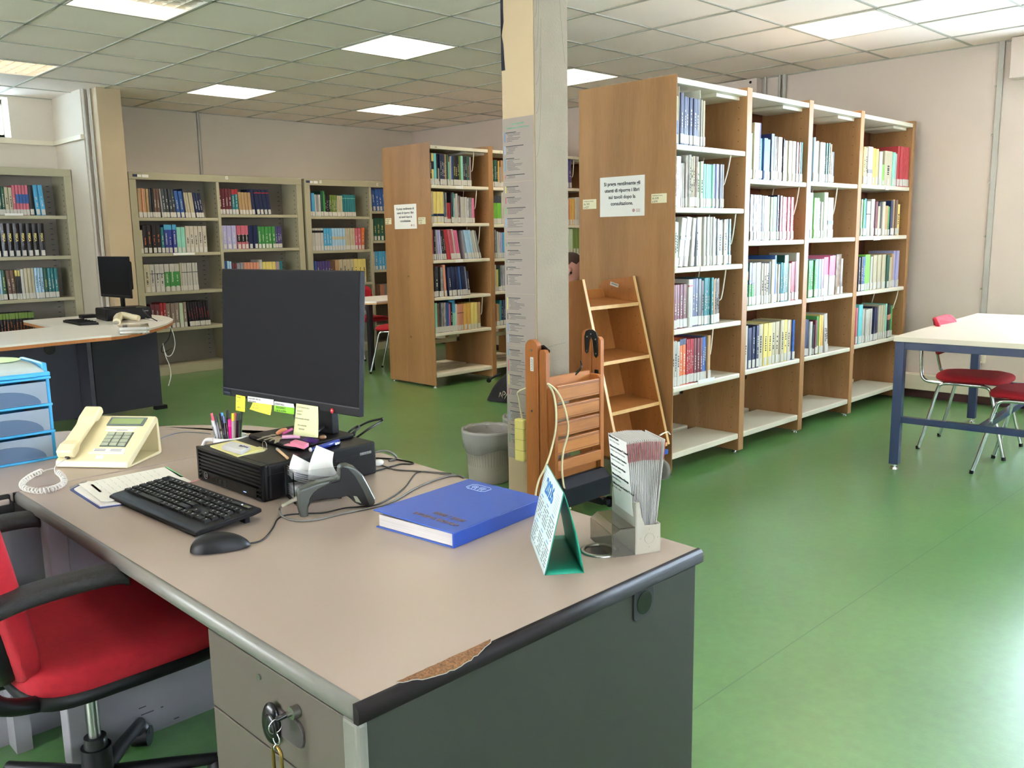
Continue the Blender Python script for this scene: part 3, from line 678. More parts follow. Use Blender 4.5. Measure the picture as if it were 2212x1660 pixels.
r1(0, 0, 1460, 1526, 'cream 2 4 .25 bblue,0,.5; plate 1 2 .30; navy 1 8 .265 t; navy 1 8 .255 t; navy 2 8 .25 t; navy 2 8 .25 t; plate 1 2 .30; black 1 2 .26; cream 2 5 .25')
r1(0, 1, 1460, 1564, 'slate 1 4 .27 g; slate 1 12 .27 g t; white 2 4 .24; taupe 1 3 .24; white 1 5 .28 g; white 1 4 .28 g k; cream 2 5 .275 g k; brown 1 4 .275 g; cream 1 3 .275 g; palegreen 2 7 .25 k; mint 5 5 .24 j0; lavender 3 5 .245 j0 t; silver 2 4 .245 j0')
r1(0, 2, 1458, 1581, 'palegreen 2 6 .245 k; white 2 12 .27 l8 bgrey,.55,.62; white 1 8 .27 l5; silver 1 4 .265 k; cream 1 12 .27; white 6 5 .275 j0; silver 1 6 .27 g; grey 1 5 .26 g; ivory 1 8 .26 k; slate 1 5 .26 g; cream 1 7 .262 k g; silver 1 5 .262 g; teal 1 6 .265 g t')
r1(0, 3, 1457, 1558, 'maroon 4 7.5 .245 j0 t; brown 1 4 .245; white 1 11 .27 bred,.85,.88; navy 2 8 .27 t; slate 1 8 .27; grey 1 5 .258 k; teal 4 5.5 .27 j0 t; tan 1 4 .262; grey 3 5 .26 g k')
r1(0, 4, 1455, 1536, 'white 2 5 .255 k; white 1 7 .255 k; orange 2 8 .26 bnavy,.87,1 t; red 4 4.2 .255 j0 t; maroon 3 6.5 .255 j0 t; blue 2 6.5 .255 j0 t; tan 1 7 .262')
r1(1, 0, 1625, 1734, 'palegreen 1 5 .27; cream 1 14 .33; purple 1 5 .33 t; teal 1 6 .245; blue 1 10 .245; mint 1 8 .245 t; navy 1 8 .28; cream 1 5 .265; black 1 4 .265 g; tan 1 12 .265; black 2 4 .255 g t; cream 3 10 .25 j0; brown 1 5 .25 t; rose 1 4 .25 g; brown 1 5 .25 g; teal 1 4 .252')
r1(1, 1, 1621, 1715, 'slate 4 8 .275 g j0 t; grey 1 5 .27; ivory 1 9 .27; white 1 6 .268; olive 1 7 .27; green 1 7 .27; palegreen 1 3 .27; navy 1 5 .28 t; maroon 1 6 .275; rose 4 7.5 .27 g j0 t')
r1(1, 2, 1612, 1728, 'teal 1 6 .26 btan,.6,.8 t; green 2 6 .26 bnavy,.5,1 t; white 4 5 .26 j0; ivory 4 5 .25 k; silver 1 4 .26; cream 1 8 .275; blue 1 5 .30; ivory 2 5 .245; teal 2 5 .25 t; darkgreen 1 11 .30 t; white 1 6 .245; red 1 10 .25; maroon 1 5 .255; ivory 1 9 .31')
r1(1, 3, 1607, 1717, 'white 1 10 .27 k; navy 1 9 .26; navy 2 7 .262 t; cream 1 11 .27 k j0; yellow 2 10 .27 k j0; cream 2 9 .27 k j0; taupe 1 3 .27; cream 1 9 .272 k; yellow 1 8 .275 k; ivory 1 7 .272 k; tan 1 7 .268; blue 1 6 .267 g')
r1(2, 0, 1757, 1803, 'lightblue 1 5 .285; cream 1 7 .26; ivory 1 7 .26; white 1 14 .26; darkgreen 3 5 .255 t; tan 1 4 .257; black 1 8 .20')
r1(2, 1, 1752, 1801, 'lightblue 1 9 .30; lime 2 8 .265 j0; black 1 5 .24 t; cream 1 6 .24; palegreen 1 11 .305; white 3 6 .27 j0 bblack,.33,.43')
r1(2, 2, 1747, 1824, 'green 4 4.5 .25 j0 t; lightblue 2 6 .255 j0; mauve 1 6 .26; pink 1 11 .27 bwhite,0,.55; pink 2 9 .275 l3 bwhite,0,.5; taupe 1 14 .285 g; silver 1 5 .25 g')
r1(2, 3, 1741, 1792, 'navy 2 8 .25; white 2 7 .235; black 1 5 .21; maroon 1 8 .235; green 1 7 .26; yellow 1 6 .27; amber 1 9 .27; white 2 9 .27 l-6 k')
r1(3, 0, 1867, 1963, 'yellow 1 5 .26 k; cream 1 5 .26 k; white 1 13 .265 bgrey,.3,.4; amber 1 10 .26; yellow 1 7 .26; white 1 9 .24; lime 1 7 .15; cream 1 22 .255 k; mint 1 8 .25; white 1 7 .245; red 6 5.5 .30 j0')
r1(3, 1, 1862, 1945, 'palegreen 1 4 .26; green 1 4 .26; teal 1 6 .27; white 1 10 .25 bblack,.62,.64; white 2 6 .27; maroon 1 6 .25; cream 1 6 .22; slate 1 6 .25; ivory 1 7 .255; tan 1 11 .22; green 1 4 .22; navy 1 7 .265; tan 1 6 .27; brown 1 7 .27; yellow 1 8 .235 k')
r1(3, 2, 1857, 1944, 'black 2 5 .25 t; blue 1 6 .25 t; lime 2 8 .265 j0; white 1 6 .25; cream 6 7 .258 j0; darkgreen 1 8 .25; cream 1 7 .235; tan 1 7 .26; lavender 3 6.5 .282 j0')
r1(3, 3, 1851, 1930, 'rose 1 5 .27; aqua 2 7 .29 j0; ivory 1 6 .25; white 1 8 .245 t; ivory 2 6 .252; navy 4 5.5 .255 j0 g; cream 3 7 .262 j0; mint 1 5 .265; black 2 7 .262 bsalmon,.55,.7; green 1 6 .25')
P2 = ['nearest bay of the second bookcase', 'next bay of the second bookcase', 'second bookcase right of the pillar']
def r2(bay, r, pa, pb, spec):
    z = sh2[bay][r]; Y = 1.78
    row('%s, %s' % (SH[r], P2[bay]), Y, z, max(Xat(pa, Y, z), bays2[bay][0] + .004), Xat(pb, Y, z), spec)
r2(0, 0, 928, 1020, 'slate 1 6 .27 t; yellow 1 7 .27 bblack,.5,.75; aqua 1 8 .275; black 1 5 .26; cream 1 7 .15; navy 3 6 .27 t j0; tan 1 6 .27 t; darkgreen 1 4 .27; mint 1 7 .21; cream 1 4 .26; blue 1 6 .265; black 2 8 .265 y; black 1 6 .265 t; olive 1 7 .265; mint 1 8 .265; black 2 6 .262 t; darkgreen 1 9 .262 o; mauve 1 6 .26')
r2(0, 1, 931, 1027, 'cream 1 8 .275 bteal,.22,.27; yellow 3 11 .275 j0 bnavy,.22,.3; slate 1 6 .27 g; silver 1 6 .27 g; red 2 6 .18 j0; black 1 6 .27; aqua 1 6 .27 g; ivory 1 7 .22; white 1 5 .265; brown 1 5 .25 g; silver 1 4 .25; white 3 8 .235 j0; grey 2 8 .232 g; pink 1 7 .225')
r2(0, 2, 934, 1042, 'rose 1 6 .27 g; black 1 6 .27 t; silver 1 5 .27 l-3; lavender 2 7 .27 l-5; black 2 6 .265 l-7 t; red 1 14 .27 l-9 n; rose 2 8 .27 l-9; white 1 7 .27 l-9; pink 2 8 .265 l-9; gap 1 4 .1; silver 1 9 .26 l-10; lightblue 3 8 .262 l-11; white 2 8 .262 l-13; silver 1 7 .262 l-15')
r2(0, 3, 937, 1018, 'black 1 6 .27 g; slate 1 10 .27 g t; black 1 6 .27 g; silver 1 9 .268 g; salmon 1 7 .285 l-3; gap 1 2 .1; navy 1 8 .265 l-3 t; navy 3 8 .268 l-5; blue 1 6 .268 l-6; navy 2 8 .265 l-7; silver 1 3 .265 l-7; navy 1 6 .225 l-6 t')
r2(0, 4, 940, 1041, 'mint 1 8 .27; brown 1 7 .27 g; slate 1 6 .27 g; grey 2 7 .27 g; blue 2 5 .27; pink 1 5 .258; black 1 7 .27 t; skyblue 1 9 .28 bmint,.0,.6; ivory 1 4 .25; salmon 2 11 .245 m j0; amber 2 11 .245 j0; yellow 2 11 .248 j0; tan 1 11 .25')
r2(1, 0, 1062, 1094, 'darkgreen 3 7 .25 t j0; amber 1 5 .24; grey 1 6 .19; tan 2 7 .25')
r2(1, 1, 1063, 1095, 'lime 4 7 .265 bslate,.75,1 j0; ivory 1 5 .3; white 1 8 .31')
r2(1, 2, 1064, 1096, 'silver 2 5 .27 g; teal 1 5 .25; white 2 5 .25; lavender 2 6 .245; skyblue 2 7 .245')
r2(1, 3, 1066, 1097, 'white 1 7 .255; yellow 1 7 .21; darkgreen 1 6 .22; silver 3 6 .245 g')
r2(1, 4, 1068, 1098, 'rose 1 5 .21; tan 2 6 .21; teal 1 6 .245; navy 3 6 .24 t')
r2(2, 0, 1222, 1238, 'purple 2 8 .29 l-3 t')
r2(2, 1, 1220, 1262, 'salmon 2 6 .265; amber 2 6 .265; white 3 6 .28')
r2(2, 2, 1220, 1260, 'palegreen 3 6 .26 t; olive 3 6 .265')
r2(2, 3, 1220, 1260, 'silver 4 6 .25; navy 3 6 .25')
def r3(case, bay, r, z, pa, pb, spec, cname):
    row('%s, %s' % (SH[r], cname), 4.575, z, Xat(pa, 4.575, z), Xat(pb, 4.575, z), spec, hs=1.0)
M = 'middle shelving'; 
r3(0, 0, 0, 1.605, 297, 443, 'tan 3 6 .285 j0; salmon 1 5 .285; tan 2 8 .285; slate 1 7 .285; black 1 5 .285; brown 2 9 .285 t; grey 1 6 .29 l-3; slate 4 9.5 .29 l-3 j0 t; blue 2 12 .27 l-4 t; navy 1 4 .29 l-5; cream 4 7 .255 l-5 j0; navy 3 8 .255 l-7 t', 'left bay of the middle shelving')
r3(0, 0, 1, 1.25, 306, 450, 'cream 1 8 .235; black 4 13 .28 o; teal 1 9 .26 t; royalblue 3 12 .285 j0 t bskyblue,.82,1; mint 2 13 .26 j0; ivory 5 13 .27 j0 k', 'left bay of the middle shelving')
r3(0, 0, 2, 0.858, 315, 431, 'cream 1 14 .28 k; white 3 11 .28 m j0 k; white 3 12 .28 bgreen,.17,.72 j0 t; cream 1 4 .285; white 6 6.5 .285 m j0', 'left bay of the middle shelving')
r3(0, 0, 3, 0.48, 322, 457, 'teal 1 8 .24; maroon 2 12 .255 t; red 2 8 .265 t; taupe 3 11 .255 t; palegreen 1 10 .255 t; taupe 1 9 .26 t; black 8 7 .26 r l-5', 'left bay of the middle shelving')
r3(0, 1, 0, 1.642, 476, 589, 'maroon 4 8 .27 j0 t; teal 2 8 .265 bred,.8,1 t; tan 4 8 .235 l-3 j0; navy 1 9 .27 l-3; navy 4 10 .27 l-6 j0 bred,.84,.88', 'right bay of the middle shelving')
r3(0, 1, 1, 1.275, 483, 612, 'lavender 3 12 .25 j0 t; rose 3 10 .25 t bblack,.3,.6; navy 2 12 .25 j0; green 5 9 .238 j0 t; purple 3 6 .238 j0 t', 'right bay of the middle shelving')
r3(0, 1, 2, 0.89, 488, 614, 'blue 1 7 .255; lightblue 2 5 .255; maroon 2 6 .235; silver 2 8 .235; salmon 5 7 .235 j0; white 1 7 .26; yellow 4 8 .235 j0; mauve 1 9 .235; teal 1 8 .24', 'right bay of the middle shelving')
r3(1, 0, 0, 1.628, 671, 771, 'blue 1 6 .26; skyblue 1 9 .262; white 1 4 .245; grey 1 6 .245; white 1 6 .245; darkgreen 1 7 .29; green 1 5 .29; black 3 4.5 .245 t; olive 4 5 .245 j0 t; cream 3 5 .24; teal 6 6.5 .252 j0 bmint,.82,.84', 'left bay of the right shelving')
r3(1, 0, 1, 1.236, 676, 789, 'white 4 7.5 .255 bblack,.8,.9 j0; skyblue 3 7.5 .255 j0 t; lightblue 5 7 .255 bcream,.48,.62 j0; cream 4 6.5 .255 j0; rose 2 8 .255 t; orange 1 9 .255 l3 t', 'left bay of the right shelving')
r3(1, 0, 2, 0.84, 682, 794, 'blue 1 6 .27; purple 5 7 .27 t; brown 2 6 .27 t; tan 1 10 .28; cream 4 10 .28 k; yellow 3 11 .282 k', 'left bay of the right shelving')
r3(1, 1, 0, 1.695, 803, 836, 'white 1 3 .2; blue 4 10 .27 l-5 t', 'right bay of the right shelving')
r3(1, 1, 1, 1.34, 806, 840, 'white 1 3 .26; darkgreen 4 10 .27 y', 'right bay of the right shelving')
r3(1, 1, 2, 0.985, 808, 842, 'white 1 4 .22; skyblue 4 8 .22 t', 'right bay of the right shelving')
r3(1, 1, 3, 0.6, 812, 846, 'brown 2 8 .2; salmon 3 4 .2; grey 3 6 .2', 'right bay of the right shelving')
def r4(r, z, xa, pb, spec): row('%s of the leftmost shelving' % SH[r], 4.575, z, xa, Xat(pb, 4.575, z), spec)
r4(0, 1.62, -1.06, 101, 'brown 3 8 .25; maroon 3 8 .25; blue 1 7 .26; black 1 7 .26; darkgreen 2 6 .255 t; cream 2 7 .25 k; rose 1 6 .27 t; rose 4 6 .27 j0 bblue,.4,.7; black 1 9 .27; skyblue 2 9 .275 l-3 j0 t')
r4(1, 1.25, -1.06, 102, 'black 12 14.5 .30 j0 g')
r4(2, 0.862, -1.06, 130, 'white 3 8 .27; navy 4 7 .27; lightblue 2 6 .27 t; darkgreen 1 9 .27 y; brown 2 9 .265 l-2 t; yellow 2 6 .265 bblack,.2,.8; white 1 8 .275; cream 3 8 .28 j0; lightblue 3 7 .28 j0 k; darkgreen 1 9 .275 y; teal 3 8 .275 t j0')
r4(3, 0.47, -1.06, 80, 'black 18 8 .27 o bolive,.8,1 j0')

def px_area(s):
    v = Vector((s['x'], s['Y'], s['z'] + .12)) - CAM; dpt = v.dot(FW); 
    return s['w'] * s['h'] * (FPX / dpt) ** 2
def in_view(s):
    v = Vector((s['x'] + s['w'] / 2, s['Y'], s['z'] + .12)) - CAM; u = 1106 + FPX * v.dot(RT) / v.dot(FW)
    if not (0 < u < 2212): return False
    if 'next bay of the second' in s['place'] and u > 1092: return False
    if 'right of the pillar' in s['place'] and (u < 1229 or u > 1252): return False
    if 'middle shelving' in s['place'] and 'right bay' in s['place'] and 'third' in s['place']: return True
    if s['place'].startswith('fourth shelf of the leftmost') or s['place'].startswith('fourth shelf of the left bay'): return True
    return True
BK = [s for s in SPECS if s['c'] != 'plate']
for s in BK: s['vis'] = in_view(s)
ranked = sorted([s for s in BK if s['vis']], key=lambda s: -px_area(s))
single = set(id(s) for s in ranked[:296])
far = B(PAGES)
tried = set()
def flags(fl):
    label, title, band, mid, pl = True, None, None, False, False
    for a in fl:
        if a == 'n': label = False
        elif a == 'g': pl = True
        elif a == 'm': mid = True
        elif a in ('t', 'k', 'o', 'r', 'y'): title = a
        elif a[0] == 'b' and ',' in a: c, u, v = a[1:].split(','); band = (c, float(u), float(v))
    return label, title, band, mid, pl
for s in SPECS:
    if s['c'] == 'plate':
        q = B(PLATE).box((s['x'], -1.535, s['z']), (s['x'] + .003, -1.30, s['z'] + s['h']))
        left = s['x'] < .95
        tag(q.build('bookend'), 'tall cream metal bookend at the %s end of the navy books on the top shelf' % ('left' if left else 'right'), 'bookend', 'bookends on the top shelf'); continue
    rng = random.Random('%s%.3f' % (s['place'], s['x'])); label, title, band, mid, pl = flags(s['fl'])
    lh = min(.05, s['h'] * .19); lw = min(s['w'] - .0016, .03)
    solo = id(s) in single
    if solo:
        q = B(PAGES); M4 = book_geo(q, s['x'], s['Y'], s['z'] + .0003, s['w'], s['h'], s['D'], bm(s['c'], pl), s['lean'], label, title, band, mid, rng)
        o = q.build('book'); cn = CN.get(s['c'], s['c'])
        size = 'thick' if s['w'] > .035 else 'slim' if s['w'] < .018 else ''
        if s['n'] == 1: lb = '%s%s book, the only %s one, %s' % (size + ' ' if size else '', cn, cn, s['place'])
        else:
            which = 'leftmost' if s['k'] == 1 else 'rightmost' if s['k'] == s['n'] else ORD[s['k'] - 1]
            lb = '%s of the %s %s books, %s' % (which, NUM[min(s['n'], 16)], cn, s['place'])
        if len(lb.replace('-', ' ').split()) > 16: lb = lb.replace('slim ', '').replace('thick ', '')
        if len(lb.replace('-', ' ').split()) > 16: lb = lb.replace('of the large', 'of large').replace('of the second', 'of second').replace('of the middle', 'of middle').replace('of the ', 'of ', 1)
        tag(o, lb, 'book', 'books on the ' + s['place'])
        if label:
            g = B(LABELP); g.T = M4; z_ = .004 + rng.uniform(0, .004)
            g.box(((s['w'] - lw) / 2, s['Y'] - .0015, z_), ((s['w'] + lw) / 2, s['Y'] + .003, z_ + lh)); g.build('spine_label', parent=o)
        word = 'FISICA' if 'second shelf of the leftmost' in s['place'] and s['c'] == 'black' else 'CHIMICA' if (s['c'] == 'navy' and s['place'].startswith('top shelf, right bay of the middle') and s['w'] < .06) or (s['c'] == 'mint' and 'middle' in s['place']) else None
        if word:
            top = M4 @ Vector((s['w'] * .30, s['Y'] - .0016, s['h'] * (.70 if word == 'FISICA' else .66)))
            rz = M4.to_3x3(); text(word, s['w'] * .52, top, rz @ Vector((0, 0, -1)), rz @ Vector((1, 0, 0)), bm('yellow') if word == 'FISICA' else LABELP if s['c'] == 'navy' else bm('teal'), 'spine_title', o, .0003, bold=.0008)
    else:
        M4 = book_geo(far, s['x'], s['Y'], s['z'] + .0003, s['w'], s['h'], s['D'], bm(s['c'], pl), s['lean'], label, title, band, mid, rng)
        if label:
            T0 = far.T; far.T = M4; far.box(((s['w'] - lw) / 2, s['Y'] - .0015, .004), ((s['w'] + lw) / 2, s['Y'] + .003, .004 + lh), LABELP); far.T = T0
fo = far.build('distant_books'); tag(fo, 'the many smaller distant books on the metal shelving and second bookcase', 'books'); fo['kind'] = 'stuff'
# visible spine lettering FISICA / CHIMICA on thick repeats
# ============================================================ main desk
DZ = 0.71
TOPM = mat('pale_grey_laminate', '#A8968B', 0.33, var=0.015, scale=2, bump=0.05, bscale=700, spec=0.55)
EDGE_L = mat('grey_green_edge', '#74716A', 0.35, var=0.03)
EDGE_D = mat('dark_brown_plastic_edge', '#1B1517', 0.55, var=0.06, spec=0.2)
PANEL = mat('grey_green_desk_panel', '#262620', 0.5, var=0.03)
DRAWM = mat('shaded_grey_drawer_front', '#544C43', 0.5, var=0.02)  # own grey is lighter; shade on this side is put into the colour
CHIPB = mat('bare_chipboard', '#7A5230', 0.95, var=0.55, scale=260, bump=1.0, bscale=500)
LEGP = mat('light_grey_desk_leg', '#8E8A90', 0.5, var=0.04)
desk = thing('office_desk', 'large pale grey office desk with dark edge band in the foreground', 'desk', (-2.1, -2.6, 0))
xa, xb, ya, yb = -2.556, -1.665, -3.404, -1.845
o = B(TOPM)
# profile across x: rounded at the user's side
prof = [(xa + .012, DZ), (xa + .006, DZ - .002), (xa + .001, DZ - .007), (xa, DZ - .016), (xa, DZ - .028), (xb, DZ - .028), (xb, DZ - .003), (xb - .003, DZ)]
o.mats.append(EDGE_L)
n_ = len(prof); k0 = len(o.V)
XB0, XB1 = -1.706, -1.628     # the far edge runs slightly off square
o.pz([(xa + .012, ya + .012), (XB0, ya + .012), (XB1, yb), (xa + .012, yb)], DZ - .028, DZ, 0)
o.build('desktop', parent=desk)
e = B(EDGE_L); e.py([(xa + .012, DZ), (xa + .006, DZ - .0018), (xa + .0015, DZ - .007), (xa, DZ - .015), (xa, DZ - .028), (xa + .012, DZ - .028)], ya + .012, yb, 0, True)
lab(e.build('front_edge', parent=desk), 'rounded grey-green front edge')
e = B(EDGE_D); yq = ya
ed = [(yq + .014, DZ + .0005), (yq + .007, DZ - .001), (yq + .002, DZ - .006), (yq, DZ - .013), (yq + .001, DZ - .026), (yq + .004, DZ - .029), (yq + .014, DZ - .029)]
e.px(ed, xa - .002, XB0 + .004, 0, True)
lab(e.build('side_edge', parent=desk), 'dark brown rounded plastic edge band')
# damaged stretch of the edge: bare chipboard
pA = gz(885, 1493, DZ); pB = gz(1077, 1391, DZ)
q = B(CHIPB); rg = random.Random(3); ps_ = []
nseg = 26; top = []; bot = []; mids = []
for k in range(nseg + 1):
    u = k / nseg; x_ = pA.x + (pB.x - pA.x) * u; amp = math.sin(math.pi * u) ** .45
    t_ = amp * rg.uniform(.9, 1.0); top.append((x_, ya + .018 + rg.uniform(0, .0015), DZ + .0014)); mid_ = (x_, ya + .018 - .011 * min(1, t_ * 1.6), DZ + .0014 - .0014 * min(1, t_ * 1.6)); bot.append(mid_ if t_ < .6 else (x_, ya + .007 - .0078 * (t_ - .6) / .4, DZ - .0095 * ((t_ - .6) / .4) ** 1.2)); mids.append(mid_)
q.add(top + mids + bot, [(k, k + 1, nseg + 2 + k, nseg + 1 + k) for k in range(nseg)] + [(nseg + 1 + k, nseg + 2 + k, 2 * nseg + 3 + k, 2 * nseg + 2 + k) for k in range(nseg)])
lab(q.build('chipped_edge', parent=desk), 'bare brown chipboard where the edge band has broken away')
q = B(mat('torn_laminate_lip', '#A39C94', .7)); q.tube([Vector(b_) + Vector((0, -.0004, 0)) for b_ in bot], .0007, n=6); q.build('torn_lip', parent=desk)
# end panel and pedestal
o = B(PANEL).box((-2.545, ya + .012, 0), (-1.712, ya + .032, DZ - .029)); lab(o.build('end_panel', parent=desk, bevel=.003), 'grey-green end panel')
o = B(EDGE_L).box((-2.556, ya + .008, 0), (-2.536, ya + .05, DZ - .029)); o.build('corner_post', parent=desk, bevel=.008, seg=3)
o = B(DARKG).py(rrect(-1.925, .622, -1.862, .684, .009), ya + .0075, ya + .014); o.T = Matrix.Identity(4)
pl = o.build('cable_cover', parent=desk, bevel=.001)
o = B(BLACKG).cyl((-1.8935, ya + .0062, .653), (-1.8935, ya + .009, .653), .023, n=32); o.build('cover_disc', parent=desk)
ped = B(DRAWM).box((xa + .018, -3.375, .06), (xa + .55, -2.935, DZ - .034)); ped.build('pedestal', parent=desk)
zt_ = [DZ - .034, .528, .345, .10]
for k in range(3):
    d_ = B(DRAWM).box((xa + .005, -3.372, zt_[k + 1] + .0015), (xa + .020, -2.932, zt_[k] - .0015)).build('drawer', parent=desk, bevel=.0015)
    zc = zt_[k] - .085; yc = -3.185
    # recessed pull: dark plate with bowl
    hd = B(mat('pull_plate', '#4A4244', .35)).px(rrect(yc - .060, zc - .018, yc + .040, zc + .026, .018), xa - .0005, xa + .005).build('drawer_pull', parent=d_, bevel=.001)
    bw = B(BLACKG); bw.T = Matrix.Translation((xa - .006, yc + .022, zc)) @ Matrix.Rotation(math.radians(14), 4, 'Z'); bw.ellip((0, 0, 0), (.010, .020, .036), 24, 14); bw.build('pull_bowl', parent=hd)
B(STEEL).cyl((xa + .002, -3.112, .648), (xa + .005, -3.112, .648), .005, n=16).build('drawer_screw', parent=desk)
# lock cylinder with key, keyring and karabiner
lk = gx(633, 1540, xa - .004)
B(STEEL).cyl((xa + .004, lk.y, lk.z), (xa - .008, lk.y, lk.z), .010, n=24).cyl((xa - .008, lk.y, lk.z), (xa - .016, lk.y, lk.z), .004, n=12).build('lock_cylinder', parent=desk)
kt = thing('drawer_key', 'black-headed key in the drawer lock, hanging a brass karabiner on a small ring', 'key', (xa - .02, lk.y, lk.z))
q = B(BLACKG).cyl((xa - .014, lk.y + .002, lk.z), (xa - .030, lk.y + .006, lk.z - .004), .0045, n=12); q.ellip((xa - .036, lk.y + .014, lk.z - .014), (.005, .016, .020), 18, 12); q.build('key_head', parent=kt)
kr = gx(601, 1585, xa - .03)
def ring(c, r, w, ax, n=28):
    pts = []
    for k in range(n):
        a = 2 * math.pi * k / n
        v = {'x': (0, math.cos(a) * r, math.sin(a) * r), 'y': (math.cos(a) * r, 0, math.sin(a) * r), 'z': (math.cos(a) * r, math.sin(a) * r, 0)}[ax]
        pts.append(Vector(c) + Vector(v))
    return pts
q = B(CHROME); q.tube(ring((xa - .034, kr.y, kr.z + .013), .011, 0, 'y'), .0009, 8, closed=True); q.tube(ring((xa - .034, kr.y, kr.z - .007), .010, 0, 'x'), .001, 8, closed=True); q.tube(ring((xa - .034, kr.y, kr.z - .021), .005, 0, 'y'), .001, 8, closed=True)
q.build('key_ring', parent=kt)
zc = kr.z - .052
pts = [Vector((xa - .034, kr.y + u, zc + v)) for u, v in rrect(-.0125, -.032, .0125, .032, .0122, 8)]
B(mat('aged_brass', '#7A6433', .3, .9)).tube(pts, .0028, 10, closed=True).build('karabiner', parent=kt)
# legs / modesty panels below
B(LEGP).box((xa + .06, -2.03, 0), (-1.70, -2.005, DZ - .029)).build('leg_panel', parent=desk)
B(LEGP).box((xa + .01, -2.06, 0), (xa + .055, -2.0, DZ - .029)).build('leg_post', parent=desk, bevel=.003)
B(LEGP).box((-1.76, ya + .05, .25), (-1.74, -2.03, DZ - .029)).build('modesty_panel', parent=desk)
sc_ = B(mat('scuff_mark', '#3A3540', .7))
for (px_, py_, w_, r_) in ((300, 1533, .02, .2), (305, 1547, .035, .3), (376, 1555, .015, .4), (348, 1530, .006, 0)):
    p_ = gy(px_, py_, -2.031)
    if p_.z > 0: sc_.box((p_.x, -2.0312, p_.z), (p_.x + w_, -2.0305, p_.z + .0025))
if sc_.V: sc_.build('scuff_marks', parent=desk)
# cable port ring in the top
hc = gz(1295, 1191, DZ)
pr = B(STEEL).lathe([(.040, 0), (.040, .003), (.033, .0045), (.030, .002), (.030, -.001)], (hc.x, hc.y, DZ), 40).build('cable_port_ring', parent=desk)
B(BLACKG).cyl((hc.x, hc.y, DZ + .0002), (hc.x, hc.y, DZ + .0012), .0302, n=36).build('cable_port', parent=desk)

# ---- second desk with curved far edge behind it
d2 = thing('curved_desk', 'pale grey desk with a curved far edge, holding the phone and the blue drawers', 'desk', (-2.4, -1.5, 0))
curve = [gz(px_, py_, DZ) for px_, py_ in ((752, 957), (720, 946), (660, 934), (600, 925), (560, 921), (520, 918.5), (430, 918), (340, 921), (240, 926.5), (150, 931))]
pts = [(-1.628, -1.833)] + [(p_.x, p_.y) for p_ in curve[1:]] + [(-2.42, -1.0), (-2.75, -.93), (-3.1, -.92), (-3.1, -1.833)]
o = B(TOPM).pz(pts[::-1], DZ - .028, DZ); o.build('desktop', parent=d2, bevel=.003)
e = B(EDGE_D); e.py([(-2.566, 0)] * 0 or [(-3.1, DZ - .029), (-2.566, DZ - .029), (-2.566, DZ - .001), (-3.1, DZ - .001)], -1.853, -1.8385); e.build('side_edge', parent=d2, bevel=.005, seg=3)
# thin dark joint strip between the two tops
B(EDGE_D).box((xa, -1.8445, DZ - .028), (-1.628, -1.8335, DZ - .003)).build('joint_strip', parent=d2)
B(LEGP).box((-3.1, -1.80, 0), (-2.44, -1.775, DZ - .04)).build('leg_panel', parent=d2)
B(LEGP).box((-2.60, -1.774, 0), (-2.575, -1.2, DZ - .028)).build('leg_panel', parent=d2)
B(LEGP).box((-1.95, -1.80, 0), (-1.92, -1.35, DZ - .028)).build('leg_panel', parent=d2)
# narrow return at the left edge
d3 = thing('side_return', 'narrow pale desk return with a rounded dark edge at the left edge of the photo', 'desk', (-2.75, -1.95, 0))
RC = gz(9, 1066, DZ - .012)
B(TOPM).box((-3.15, RC.y, DZ - .028), (RC.x - .006, -1.858, DZ - .012)).build('return_top', parent=d3, bevel=.004)
lab(B(DARKG).box((-3.15, RC.y - .004, DZ - .055), (RC.x + .004, -1.857, DZ - .020)).build('return_edge', parent=d3, bevel=.006, seg=3), 'dark rounded edge')
B(LEGP).box((RC.x - .06, RC.y + .02, 0), (RC.x - .02, -1.87, DZ - .055)).build('leg_panel', parent=d3)

# ---- red office chair
ch = thing('office_chair', 'red office swivel chair with black armrests, pushed under the desk', 'office chair', (-2.55, -2.27, 0))
ARM = mat('worn_black_armrest', '#242122', .5, spec=.35, var=.35, scale=120, bump=.6, bscale=600)
def cushion(name, poly_fn, parent, m, sub=2): pass
def pad(cx, cy, cz, sx, sy, sz, m, name, parent, T=None, pw=.45, n=28, k=14):
    q = B(m)
    if T is not None: q.T = T
    q.ellip((cx, cy, cz), (sx, sy, sz), n, k, pw=pw); return q.build(name, parent=parent)
pad(-2.515, -2.25, .455, .225, .285, .045, RED_F, 'seat', ch, pw=.38, n=40, k=16)
pad(-2.515, -2.25, .425, .228, .288, .022, BLACKP, 'seat_shell', ch, pw=.35, n=40)
TB = Matrix.Translation((-2.745, -2.25, .50)) @ Matrix.Rotation(math.radians(-10), 4, 'Y')
pad(.022, 0, .20, .034, .262, .27, RED_F, 'backrest', ch, TB, pw=.5, n=40, k=18)
pad(-.012, 0, .17, .034, .22, .235, BLACKP, 'backrest_shell', ch, TB, pw=.5, n=40, k=18)
B(BLACKP).tube(smooth_pts([(-2.55, -2.25, .40), (-2.74, -2.25, .39), (-2.80, -2.25, .46), (-2.80, -2.25, .62)], 5), .018, 10).build('back_bracket', parent=ch)
